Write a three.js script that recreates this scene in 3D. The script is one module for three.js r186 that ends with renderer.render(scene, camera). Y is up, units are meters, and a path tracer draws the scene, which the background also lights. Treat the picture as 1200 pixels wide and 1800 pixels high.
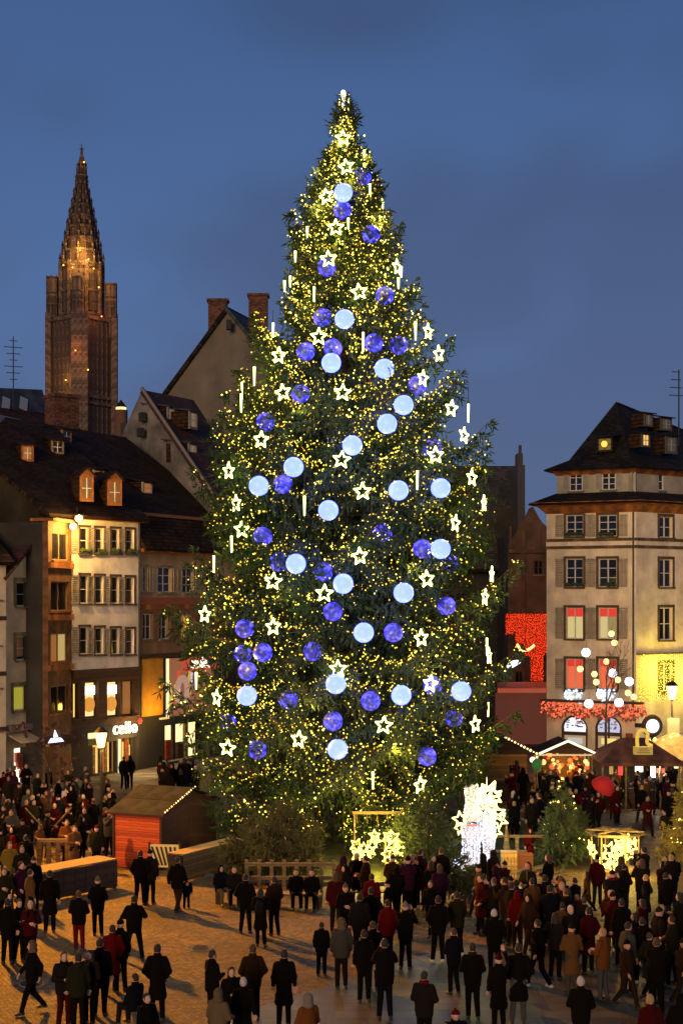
import * as THREE from 'three';
import { mergeGeometries, mergeVertices, toCreasedNormals } from 'three/addons/utils/BufferGeometryUtils.js';

// ---------------------------------------------------------------- camera, sky, sun, exposure
const scene = new THREE.Scene();
const EYE = 10, F = 2500, HORIZON = 1050;                 // camera height; focal length and horizon row for a 1200 x 1800 frame
const camera = new THREE.PerspectiveCamera(2 * Math.atan(900 / F) * 180 / Math.PI, 1200 / 1800, 0.5, 2500);
camera.position.set(0, EYE, 0);
camera.setViewOffset(1200, 1800, 0, -150, 1200, 1800);    // rising front: verticals stay parallel
camera.lookAt(0, EYE, -100);
scene.add(camera);
const renderer = new THREE.WebGLRenderer({ antialias: true });
renderer.setSize(682, 1024);
renderer.toneMapping = THREE.LinearToneMapping;
renderer.toneMappingExposure = 1;
renderer.shadowMap.enabled = true;

function rng(seed) { let s = seed >>> 0; return () => { s = (s + 0x6d2b79f5) | 0; let t = Math.imul(s ^ (s >>> 15), 1 | s); t = (t + Math.imul(t ^ (t >>> 7), 61 | t)) ^ t; return ((t ^ (t >>> 14)) >>> 0) / 4294967296; }; }
function hash(x, y, s) { let h = Math.imul(x | 0, 374761393) + Math.imul(y | 0, 668265263) + Math.imul(s | 0, 982451653); h = Math.imul(h ^ (h >>> 13), 1274126177); return ((h ^ (h >>> 16)) >>> 0) / 4294967296; }
function vnoise(x, y, per, s) {                            // periodic value noise
  const xi = Math.floor(x), yi = Math.floor(y), fx = x - xi, fy = y - yi, u = fx * fx * (3 - 2 * fx), v = fy * fy * (3 - 2 * fy), m = (a) => ((a % per) + per) % per;
  const a = hash(m(xi), m(yi), s), b = hash(m(xi + 1), m(yi), s), c = hash(m(xi), m(yi + 1), s), d = hash(m(xi + 1), m(yi + 1), s);
  return a + (b - a) * u + (c - a) * v + (a - b - c + d) * u * v;
}
function fbm(x, y, per, s, oct = 4) { let t = 0, a = 0.5, n = 0; for (let i = 0; i < oct; i++) { t += a * vnoise(x, y, per, s + i * 17); n += a; a *= 0.55; x *= 2; y *= 2; per *= 2; } return t / n; }
const lerp = THREE.MathUtils.lerp, clamp = THREE.MathUtils.clamp, smooth = THREE.MathUtils.smoothstep;

{ // blue-hour sky: even haze, a little paler and greyer in long soft cloud bands
  const W = 512, H = 256, d = new Float32Array(W * H * 4);
  const stops = [[-90, [0.02, 0.026, 0.04]], [-3, [0.04, 0.07, 0.14]], [0, [0.104, 0.172, 0.325]], [8, [0.088, 0.15, 0.308]], [16, [0.066, 0.121, 0.268]], [23, [0.05, 0.099, 0.232]], [50, [0.024, 0.055, 0.15]], [90, [0.014, 0.033, 0.095]]];
  for (let y = 0; y < H; y++) {
    const el = ((y + 0.5) / H - 0.5) * 180;
    let k = 0; while (k < stops.length - 2 && el > stops[k + 1][0]) k++;
    const t = clamp((el - stops[k][0]) / (stops[k + 1][0] - stops[k][0]), 0, 1);
    for (let x = 0; x < W; x++) {
      const n = fbm(x / W * 32, el * 0.16 + 20, 32, 5, 4), c = el > 0 ? smooth(n, 0.3, 0.7) : 0.5, i = (y * W + x) * 4;
      for (let j = 0; j < 3; j++) d[i + j] = lerp(stops[k][1][j], stops[k + 1][1][j], t) * (1.16 - 0.3 * c) * (j === 0 ? 0.93 + 0.18 * c : j === 1 ? 0.99 : 1.02 - 0.07 * c);
      d[i + 3] = 1;
    }
  }
  const sky = new THREE.DataTexture(d, W, H, THREE.RGBAFormat, THREE.FloatType);
  sky.mapping = THREE.EquirectangularReflectionMapping; sky.magFilter = sky.minFilter = THREE.LinearFilter; sky.needsUpdate = true;
  scene.background = sky; scene.environment = sky;
}
const sun = new THREE.DirectionalLight(new THREE.Color().setRGB(1, 0.64, 0.35), 1.9);   // last glow of the west, behind the camera
sun.position.set(-36, 21, 90); sun.target.position.set(0, 0, -30);
sun.shadow.radius = 40; sun.castShadow = true;
Object.assign(sun.shadow.camera, { left: -60, right: 60, top: 60, bottom: -60, near: 1, far: 400 });
scene.add(sun, sun.target);

// ---------------------------------------------------------------- helpers
const P = (px, py, d) => new THREE.Vector3((px - 600) / F * d, EYE + (HORIZON - py) / F * d, -d);   // the place seen at (px, py) at a distance of d metres
const groundD = (py) => EYE * F / (py - HORIZON);
const G0 = (px, py) => P(px, py, groundD(py)).setY(0);
const used = new Map();
function numbered(n) { const k = used.get(n) ?? 0; used.set(n, k + 1); return k ? n + '_' + String(k).padStart(3, '0') : n; }
function tag(o, label, category, group, kind) {
  if (label) o.userData.label = label; if (category) o.userData.category = category; if (group) o.userData.group = group; if (kind) o.userData.kind = kind; return o;
}
function thing(name, label, category, pos = [0, 0, 0], turn = 0, group) {
  const o = new THREE.Group(); o.name = numbered(name); o.position.set(...(pos.isVector3 ? pos.toArray() : pos)); o.rotation.y = turn; scene.add(o);
  return tag(o, label, category, group);
}
function mesh(name, geo, mat, parent = scene) {
  const m = new THREE.Mesh(geo, mat); m.name = parent === scene ? numbered(name) : name; m.castShadow = m.receiveShadow = true; parent.add(m); return m;
}
const M4 = (x, y, z, rx = 0, ry = 0, rz = 0, sx = 1, sy = 1, sz = 1) => new THREE.Matrix4().compose(new THREE.Vector3(x, y, z), new THREE.Quaternion().setFromEuler(new THREE.Euler(rx, ry, rz, 'YXZ')), new THREE.Vector3(sx, sy, sz));
function boxGeo(w, h, d) {                                  // box with uv in metres
  const g = new THREE.BoxGeometry(w, h, d), p = g.attributes.position, n = g.attributes.normal, uv = g.attributes.uv;
  for (let i = 0; i < p.count; i++) { const nx = Math.abs(n.getX(i)), ny = Math.abs(n.getY(i)); if (nx > 0.5) uv.setXY(i, p.getZ(i), p.getY(i)); else if (ny > 0.5) uv.setXY(i, p.getX(i), p.getZ(i)); else uv.setXY(i, p.getX(i), p.getY(i)); }
  return g;
}
class MB {                                                  // collects shapes into one geometry
  constructor() { this.l = []; }
  add(g, m) { if (g.index) g = g.toNonIndexed(); for (const k of Object.keys(g.attributes)) if (!['position', 'normal', 'uv'].includes(k)) g.deleteAttribute(k); if (m) g.applyMatrix4(m); this.l.push(g); return this; }
  box(x, y, z, w, h, d, ry = 0, rx = 0, rz = 0) { return this.add(boxGeo(w, h, d), M4(x, y, z, rx, ry, rz)); }
  span(x0, y0, z0, x1, y1, z1) { return this.box((x0 + x1) / 2, (y0 + y1) / 2, (z0 + z1) / 2, Math.abs(x1 - x0), Math.abs(y1 - y0), Math.abs(z1 - z0)); }
  cyl(x, y0, z, r0, r1, h, n = 10) { return this.add(new THREE.CylinderGeometry(r1, r0, h, n), M4(x, y0 + h / 2, z)); }
  rod(a, b, r0, r1 = r0, n = 6) {
    const v = new THREE.Vector3().subVectors(b, a), L = v.length(), q = new THREE.Quaternion().setFromUnitVectors(new THREE.Vector3(0, 1, 0), v.clone().normalize());
    return this.add(new THREE.CylinderGeometry(r1, r0, L, n), new THREE.Matrix4().compose(a.clone().add(b).multiplyScalar(0.5), q, new THREE.Vector3(1, 1, 1)));
  }
  ball(x, y, z, r, n = 8) { return this.add(new THREE.SphereGeometry(r, n, Math.max(4, n * 0.7 | 0)), M4(x, y, z)); }
  poly(pts, th = 0) {                                       // flat polygon through 3-D points (a fan), thickened downwards along its normal by th
    const a = pts.map((p) => p.isVector3 ? p : new THREE.Vector3(...p)), n = new THREE.Vector3();
    for (let i = 0; i < a.length; i++) n.add(a[i].clone().cross(a[(i + 1) % a.length])); n.normalize();
    const ux = new THREE.Vector3().subVectors(a[1], a[0]).normalize(), uy = n.clone().cross(ux), pos = [], uv = [];
    const put = (p, q, r) => { for (const v of [p, q, r]) { pos.push(v.x, v.y, v.z); uv.push(v.clone().sub(a[0]).dot(ux), v.clone().sub(a[0]).dot(uy)); } };
    for (let i = 1; i < a.length - 1; i++) put(a[0], a[i], a[i + 1]);
    if (th) { const b = a.map((p) => p.clone().addScaledVector(n, -th)); for (let i = 1; i < a.length - 1; i++) put(b[0], b[i + 1], b[i]); for (let i = 0; i < a.length; i++) { const j = (i + 1) % a.length; put(a[i], b[i], b[j]); put(a[i], b[j], a[j]); } }
    const g = new THREE.BufferGeometry(); g.setAttribute('position', new THREE.Float32BufferAttribute(pos, 3)); g.setAttribute('uv', new THREE.Float32BufferAttribute(uv, 2)); g.computeVertexNormals();
    this.l.push(g); return this;
  }
  geo() { return this.l.length === 1 ? this.l[0] : mergeGeometries(this.l); }
  build(name, mat, parent = scene) { return mesh(name, this.geo(), mat, parent); }
}
const mb = () => new MB();

// ---------------------------------------------------------------- textures and materials
function tex(size, f, srgb = true) {
  const d = new Uint8Array(size * size * 4);
  for (let y = 0; y < size; y++) for (let x = 0; x < size; x++) { const c = f(x / size, y / size), i = (y * size + x) * 4; for (let j = 0; j < 3; j++) d[i + j] = clamp(Array.isArray(c) ? c[j] : c, 0, 1) * 255; d[i + 3] = 255; }
  const t = new THREE.DataTexture(d, size, size); t.wrapS = t.wrapT = THREE.RepeatWrapping; t.magFilter = THREE.LinearFilter; t.minFilter = THREE.LinearMipmapLinearFilter; t.generateMipmaps = true; if (srgb) t.colorSpace = THREE.SRGBColorSpace; t.needsUpdate = true; return t;
}
const rep = (t, s) => { const c = t.clone(); c.repeat.set(1 / s, 1 / s); c.needsUpdate = true; return c; };
const T = {
  plaster: tex(256, (u, v) => { const n = fbm(u * 6, v * 6, 6, 3, 5), st = fbm(u * 16, v * 2, 16, 9, 3); return 0.88 + 0.2 * (n - 0.5) * 1.3 + 0.1 * (st - 0.5); }),
  grime: tex(256, (u, v) => { const n = fbm(u * 5, v * 5, 5, 31, 5); return 0.62 + 0.6 * (n - 0.3); }),
  rough: tex(256, (u, v) => fbm(u * 24, v * 24, 24, 11, 4), false),
  tiles: tex(256, (u, v) => { const r = Math.floor(v * 16), k = u * 16 + (r % 2) * 0.5, c = Math.floor(k), f = v * 16 - r; const t = hash(((c % 16) + 16) % 16, r, 4); return (0.62 + 0.38 * t) * (f < 0.16 ? 0.55 : 1) * (k - c < 0.08 ? 0.7 : 1) * (0.75 + 0.5 * fbm(u * 4, v * 4, 4, 8, 3)); }),
  tilesB: tex(256, (u, v) => { const r = Math.floor(v * 16), k = u * 16 + (r % 2) * 0.5, c = Math.floor(k), f = v * 16 - r; return (1 - f) * 0.8 * (k - c < 0.08 ? 0.6 : 1) + 0.2 * hash(((c % 16) + 16) % 16, r, 4); }, false),
  wood: tex(256, (u, v) => { const p = Math.floor(v * 8), f = v * 8 - p; return (0.66 + 0.25 * hash(p, 1, 3) + 0.25 * (fbm(u * 4 + p * 3, v * 64, 64, 7, 3) - 0.5)) * (f < 0.06 ? 0.45 : 1); }),
  stone: tex(256, (u, v) => { const r = Math.floor(v * 8), k = u * 4 + (r % 2) * 0.5, c = Math.floor(k); return (0.6 + 0.4 * hash(((c % 4) + 4) % 4, r, 14)) * (v * 8 - r < 0.07 || k - c < 0.04 ? 0.6 : 1) * (0.7 + 0.6 * fbm(u * 8, v * 8, 8, 2, 4)); }),
};
const rgb = (r, g, b) => new THREE.Color().setRGB(r, g, b);
function mat(r, g, b, o = {}) {
  const { map, s = 3, bump, bs = 0.01, rough = 0.85, spec, ...rest } = o;
  return new (spec === undefined ? THREE.MeshStandardMaterial : THREE.MeshPhysicalMaterial)({ ...(spec === undefined ? {} : { specularIntensity: spec }), color: rgb(r, g, b), roughness: rough, ...(map ? { map: rep(map, s) } : {}), ...(bump ? { bumpMap: rep(bump, s), bumpScale: bs } : {}), ...rest });
}
const glow = (r, g, b) => new THREE.MeshStandardMaterial({ color: rgb(0.02, 0.02, 0.02), emissive: rgb(r, g, b), roughness: 0.6 });
const M = {
  white: mat(0.95, 0.86, 0.74, { map: T.plaster, s: 4 }), cream: mat(0.95, 0.8, 0.58, { map: T.plaster, s: 4 }), greyWall: mat(0.7, 0.58, 0.45, { map: T.plaster, s: 4 }),
  ochre: mat(0.45, 0.2, 0.07, { map: T.plaster, s: 3 }), dimWall: mat(0.1, 0.085, 0.065, { map: T.grime, s: 6 }), darkWall: mat(0.05, 0.042, 0.035, { map: T.grime, s: 6 }), brownWall: mat(0.2, 0.12, 0.08, { map: T.grime, s: 6 }),
  stone: mat(0.36, 0.26, 0.17, { map: T.grime, s: 2 }), beigeStone: mat(0.4, 0.33, 0.24, { map: T.grime, s: 2 }), cornice: mat(0.5, 0.17, 0.04, { map: T.grime, s: 2 }),
  roof: mat(0.05, 0.026, 0.014, { spec: 0.3, map: T.tiles, s: 4, bump: T.tilesB, bs: 0.04 }), roofRed: mat(0.09, 0.026, 0.016, { map: T.tiles, s: 4, bump: T.tilesB, bs: 0.04 }), roofSlate: mat(0.032, 0.026, 0.022, { spec: 0.3, map: T.tiles, s: 4, bump: T.tilesB, bs: 0.03 }), zinc: mat(0.07, 0.08, 0.09, { map: T.grime, s: 3, rough: 0.45, metalness: 0.3 }),
  brick: mat(0.15, 0.06, 0.035, { map: T.stone, s: 1.2 }), frame: mat(0.66, 0.62, 0.56), frameDark: mat(0.07, 0.045, 0.03), shutter: mat(0.75, 0.64, 0.48, { map: T.grime, s: 2 }), shutterGrey: mat(0.3, 0.29, 0.27), shutterBrown: mat(0.2, 0.12, 0.07),
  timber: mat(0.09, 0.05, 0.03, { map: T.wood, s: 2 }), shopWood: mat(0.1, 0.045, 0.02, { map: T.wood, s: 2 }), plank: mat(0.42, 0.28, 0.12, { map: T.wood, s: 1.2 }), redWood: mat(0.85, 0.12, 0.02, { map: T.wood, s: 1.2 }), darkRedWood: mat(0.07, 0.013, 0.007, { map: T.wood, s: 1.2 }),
  glass: new THREE.MeshStandardMaterial({ color: rgb(0.012, 0.012, 0.014), roughness: 0.08 }), iron: mat(0.02, 0.02, 0.022, { rough: 0.5, metalness: 0.4 }), dark: mat(0.02, 0.018, 0.016), felt: mat(0.045, 0.045, 0.048, { spec: 0.1, map: T.grime, s: 2 }),
  sandstone: mat(0.1, 0.07, 0.06, { map: T.stone, s: 5 }), sandDark: mat(0.035, 0.025, 0.025), concrete: mat(0.3, 0.28, 0.25, { map: T.grime, s: 2 }),
  litWarm: glow(1.0, 0.62, 0.16), litYellow: glow(0.75, 0.62, 0.08), litWhite: glow(3.2, 2.6, 1.8), litCream: glow(1.1, 0.95, 0.5), litOrange: glow(0.75, 0.3, 0.04), litRed: glow(1.1, 0.05, 0.03), litDimOrange: glow(0.3, 0.11, 0.025), litDim: glow(0.14, 0.12, 0.03), litViolet: glow(0.3, 0.15, 0.42), litBlueWhite: glow(1.4, 1.6, 2.2), litAmber: glow(0.55, 0.25, 0.02),
  bark: mat(0.05, 0.035, 0.025, { map: T.grime, s: 0.5 }),
};
function lamp(color, cd, pos, radius = 6) { const l = new THREE.PointLight(color, cd); l.position.copy(pos); l.shadow.radius = radius; l.castShadow = true; scene.add(l); return l; }
function spot(color, cd, pos, to, angle, penumbra = 0.6, radius = 10) { const l = new THREE.SpotLight(color, cd, 0, angle, penumbra); l.position.copy(pos); l.target.position.copy(to); l.shadow.radius = radius; l.castShadow = true; scene.add(l, l.target); return l; }
// ---------------------------------------------------------------- ground
{
  const cobble = (u, v) => { // small irregular setts
    const n = 32, x = u * n, y = v * n; let d1 = 9, d2 = 9, id = 0;
    for (let j = -1; j <= 1; j++) for (let i = -1; i <= 1; i++) {
      const cx = Math.floor(x) + i, cy = Math.floor(y) + j, mx = ((cx % n) + n) % n, my = ((cy % n) + n) % n, ox = (my % 2) * 0.5;
      const dx = Math.abs(cx + 0.5 + ox - 0.25 + (hash(mx, my, 1) - 0.5) * 0.35 - x), dy = Math.abs(cy + 0.5 + (hash(mx, my, 2) - 0.5) * 0.3 - y), d = Math.max(dx, dy) * 0.7 + Math.hypot(dx, dy) * 0.3;
      if (d < d1) { d2 = d1; d1 = d; id = hash(mx, my, 3); } else if (d < d2) d2 = d;
    }
    return [smooth(d2 - d1, 0.02, 0.2), id];
  };
  const cT = tex(512, (u, v) => { const [e, id] = cobble(u, v), n = fbm(u * 5, v * 5, 5, 77, 4), k = (0.5 + 0.5 * e) * (0.68 + 0.34 * id) * (0.65 + 0.7 * n); return [k * 0.84, k * 0.79, k * 0.72]; });
  const cB = tex(512, (u, v) => { const [e, id] = cobble(u, v); return e * 0.75 + id * 0.25; }, false);
  const big = tex(256, (u, v) => 0.5 + 0.9 * (fbm(u * 4, v * 4, 4, 55, 5) - 0.5));
  const cobbles = new THREE.MeshStandardMaterial({ color: rgb(0.28, 0.19, 0.085), map: rep(cT, 4.2), bumpMap: rep(cB, 4.2), bumpScale: 0.02, roughness: 0.75 });
  const slabs = tex(512, (u, v) => { const r = Math.floor(v * 8), k = u * 5 + hash(r, 0, 8), c = Math.floor(k), n = fbm(u * 6, v * 6, 6, 70, 5), e = v * 8 - r < 0.035 || k - c < 0.02; return (e ? 0.3 : 0.62 + 0.2 * hash(((c % 5) + 5) % 5, r, 5)) * (0.62 + 0.75 * n); });
  const slabMat = new THREE.MeshStandardMaterial({ color: rgb(0.13, 0.118, 0.07), map: rep(slabs, 5), roughness: 0.5, bumpMap: rep(slabs, 5), bumpScale: 0.006 });
  const far = new THREE.MeshStandardMaterial({ color: rgb(0.08, 0.065, 0.045), map: rep(big, 30), roughness: 0.9 });
  const flat = (pts, y, m, name, label) => { let ar = 0; pts.forEach((p, i) => { const q = pts[(i + 1) % pts.length]; ar += p[0] * q[1] - q[0] * p[1]; }); if (ar > 0) pts = [...pts].reverse(); const g = mb().poly(pts.map((p) => [p[0], y, p[1]])).geo(), q = g.attributes.position, uv = g.attributes.uv; for (let i = 0; i < q.count; i++) uv.setXY(i, q.getX(i), q.getZ(i)); return tag(mesh(name, g, m), label, undefined, undefined, 'structure'); };
  flat([[-1500, 300], [1500, 300], [1500, -1800], [-1500, -1800]], 0, far, 'ground', 'dark ground of the city beyond the square');
  cobbles.vertexColors = true;
  { const g = new THREE.PlaneGeometry(120, 82, 120, 82); g.rotateX(-Math.PI / 2); g.translate(0, 0.004, -59); const q = g.attributes.position, uv = g.attributes.uv, col = new Float32Array(q.count * 3); for (let i = 0; i < q.count; i++) { const x = q.getX(i), z = q.getZ(i); uv.setXY(i, x, z); const n = fbm(x * 0.16 + 40, z * 0.16 + 40, 4096, 91, 4), m = fbm(x * 0.7 + 300, z * 0.7 + 300, 4096, 17, 3), v = 0.62 + 0.75 * (n - 0.2) * 0.9 + 0.35 * (m - 0.5); col.set([v, v * 0.99, v * 0.97], i * 3); } g.setAttribute('color', new THREE.BufferAttribute(col, 3)); tag(mesh('square_paving', g, cobbles), 'cobbled paving of the square lit orange by street lamps', undefined, undefined, 'structure'); }
  [[352, 1668, 'manhole cover in the lit paving right of the walking child'], [60, 1730, 'manhole cover in the paving at the lower left']].forEach(([x, y, l]) => { const t = thing('manhole_cover', 'round dark iron ' + l, 'manhole cover', G0(x, y).setY(0.012)), r = mb(); mb().cyl(0, 0, 0, 0.34, 0.34, 0.008, 28).build('lid', M.iron, t); for (let i = -3; i <= 3; i++) r.box(0, 0.012, i * 0.08, 0.5 - Math.abs(i) * 0.06, 0.008, 0.03); r.build('grip_ribs', M.iron, t); mesh('ring', new THREE.TorusGeometry(0.36, 0.02, 6, 28).rotateX(Math.PI / 2), M.concrete, t); });
  // smooth stone bands that cross the near part of the square
  const a = G0(440, 1800), b = G0(640, 1712), c = G0(770, 1672), d = G0(1200, 1612);
  const dir = new THREE.Vector3().subVectors(d, b).normalize(), s = [a.clone().addScaledVector(dir, -3), b, c, d, d.clone().addScaledVector(dir, 20)];
  flat([[s[0].x, s[0].z + 12], [s[4].x, s[4].z + 30], [s[4].x, s[4].z], [s[3].x, s[3].z], [s[2].x, s[2].z], [s[1].x, s[1].z], [s[0].x, s[0].z]], 0.008, slabMat, 'stone_path', 'smooth stone slabs crossing the near side of the square');
  // low round bed of grass below the tree
  const g = new THREE.CircleGeometry(9.2, 64); g.rotateX(-Math.PI / 2);
  const grass = new THREE.MeshStandardMaterial({ color: rgb(0.07, 0.085, 0.022), map: rep(T.grime, 1.4), roughness: 1, bumpMap: rep(T.rough, 0.7), bumpScale: 0.05 });
  const uv = g.attributes.uv, q = g.attributes.position; for (let i = 0; i < q.count; i++) uv.setXY(i, q.getX(i), q.getZ(i));
  const bed = tag(mesh('tree_bed', g, grass), 'round bed of short grass beneath the tall Christmas tree', undefined, undefined, 'structure'); bed.position.set(0.4, 0.05, -58.5);
  const kerb = mesh('kerb_stone', mb().add(new THREE.TorusGeometry(9.2, 0.09, 6, 80), M4(0, 0, 0, -Math.PI / 2)).geo(), M.concrete, bed);
  // raised pavement in front of the shops on the left
  const p = [P(-60, 1200, 70), P(130, 1200, 76), P(300, 1200, 79), P(380, 1200, 82), P(430, 1200, 92), P(-200, 1200, 92)];
  flat(p.map((v) => [v.x, v.z]), 0.012, new THREE.MeshStandardMaterial({ color: rgb(0.3, 0.28, 0.24), map: rep(slabs, 4), roughness: 0.7 }), 'pavement', 'pale pavement along the shop fronts at the left');
}
// ---------------------------------------------------------------- the Christmas tree
const TREE = new THREE.Vector3(0.12, 0, -58);
const profile = [[0.6, 5.3], [1.4, 5.8], [3, 6.3], [5.4, 6.5], [7.7, 6.45], [10, 6.4], [12.3, 6.3], [14.6, 6.1], [16.3, 5.7], [18.1, 5.0], [19.3, 4.4], [20.4, 3.95], [21.6, 3.6], [22.8, 3.1], [23.9, 2.75], [25.1, 2.1], [26.2, 1.65], [27.4, 1.15], [28.6, 0.6], [29.7, 0.2], [30.5, 0.05]];
function treeR(y) { for (let i = 0; i < profile.length - 1; i++) if (y < profile[i + 1][0]) return lerp(profile[i][1], profile[i + 1][1], clamp((y - profile[i][0]) / (profile[i + 1][0] - profile[i][0]), 0, 1)); return 0; }
function brush(list, p, dir, len, w, R) {                  // one needled shoot: two crossed tapered blades
  const side = new THREE.Vector3(R() - 0.5, R() - 0.5, R() - 0.5).cross(dir).normalize(), up = side.clone().cross(dir);
  for (const s of [side, up]) {
    const a = p, m = p.clone().addScaledVector(dir, len * 0.45), e = p.clone().addScaledVector(dir, len), l = m.clone().addScaledVector(s, w), r = m.clone().addScaledVector(s, -w);
    for (const v of [a, l, r, l, e, r]) list.push(v.x, v.y, v.z);
  }
}
function makeBough(L, seed, dense = 1, o = {}) {
  const R = rng(seed), limb = mb(), nd = [], chains = [], sag = o.sag ?? 0.2, lift = o.lift ?? 0.42, y = (t) => L * (0.06 * t - sag * Math.sin(t * Math.PI * 0.9) * t + lift * t * t * t * t * 0.55);
  const at = (t) => new THREE.Vector3(L * t, y(t), L * 0.03 * Math.sin(t * 5 + seed));
  const N = 5; for (let i = 0; i < N; i++) limb.rod(at(i / N), at((i + 1) / N), 0.012 + 0.011 * L * (1 - i / N), 0.012 + 0.011 * L * (1 - (i + 1) / N), 4);
  const step = 0.30 / dense;
  for (let x = Math.max(0.22 * L, 0.25); x < L; x += step * (0.8 + 0.4 * R())) {
    const t = x / L, len = Math.min(1.75, (0.40 * L * Math.pow(1 - t, 0.75) + 0.24) * (0.75 + 0.5 * R()));
    for (const sd of [-1, 1]) {
      const ang = 0.75 + 0.4 * R(), d0 = new THREE.Vector3(Math.cos(ang), (R() - 0.62) * 0.5, sd * Math.sin(ang)).normalize(), p0 = at(t), chain = [];
      const n = Math.max(1, Math.round(len / 0.2));
      for (let k = 0; k <= n; k++) {
        const u = k / n, p = p0.clone().addScaledVector(d0, len * u); p.y -= 0.22 * len * u * u - 0.05 * R();
        const dir = d0.clone().add(new THREE.Vector3(0.35 * (R() - 0.3), 0.9 * (R() - 0.5) + 0.1, (R() - 0.5) * 1.5)).normalize();
        for (let j = 0; j < 2; j++) brush(nd, p, j ? dir.clone().add(new THREE.Vector3(R() - 0.5, R() - 0.5, R() - 0.5)).normalize() : dir, 0.26 + 0.2 * R(), 0.022 + 0.016 * R(), R);
        if (R() < 0.85) brush(nd, p, new THREE.Vector3(R() - 0.5, -0.5 - R(), (R() - 0.5)).normalize(), 0.24 + 0.2 * R(), 0.036, R);
        if (R() < 0.35) brush(nd, p, new THREE.Vector3(R() - 0.3, 0.5 + R(), (R() - 0.5)).normalize(), 0.16 + 0.14 * R(), 0.045, R);
        chain.push(p.clone().add(new THREE.Vector3((R() - 0.5) * 0.2, 0.1 + 0.16 * R(), (R() - 0.5) * 0.2)));
      }
      chains.push(chain);
    }
  }
  for (let k = 0; k < 5; k++) brush(nd, at(1), new THREE.Vector3(1, R() - 0.3, R() - 0.5).normalize(), 0.32, 0.04, R);
  const g = new THREE.BufferGeometry(); g.setAttribute('position', new THREE.Float32BufferAttribute(nd, 3)); g.computeVertexNormals();
  for (const q of limb.l) q.deleteAttribute('uv');
  const lg = limb.geo(), all = mergeGeometries([g, lg], true);
  return { geo: all, chains, L };
}
const needleMats = [mat(0.026, 0.048, 0.012, { rough: 0.75, spec: 0.5 }), mat(0.04, 0.06, 0.014, { rough: 0.75 }), mat(0.02, 0.042, 0.018, { rough: 0.75 })];
const twigMat = mat(0.05, 0.033, 0.02);
const LED = { a: [], b: [], c: [] };                        // fairy light places: bright, plain, amber
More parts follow.
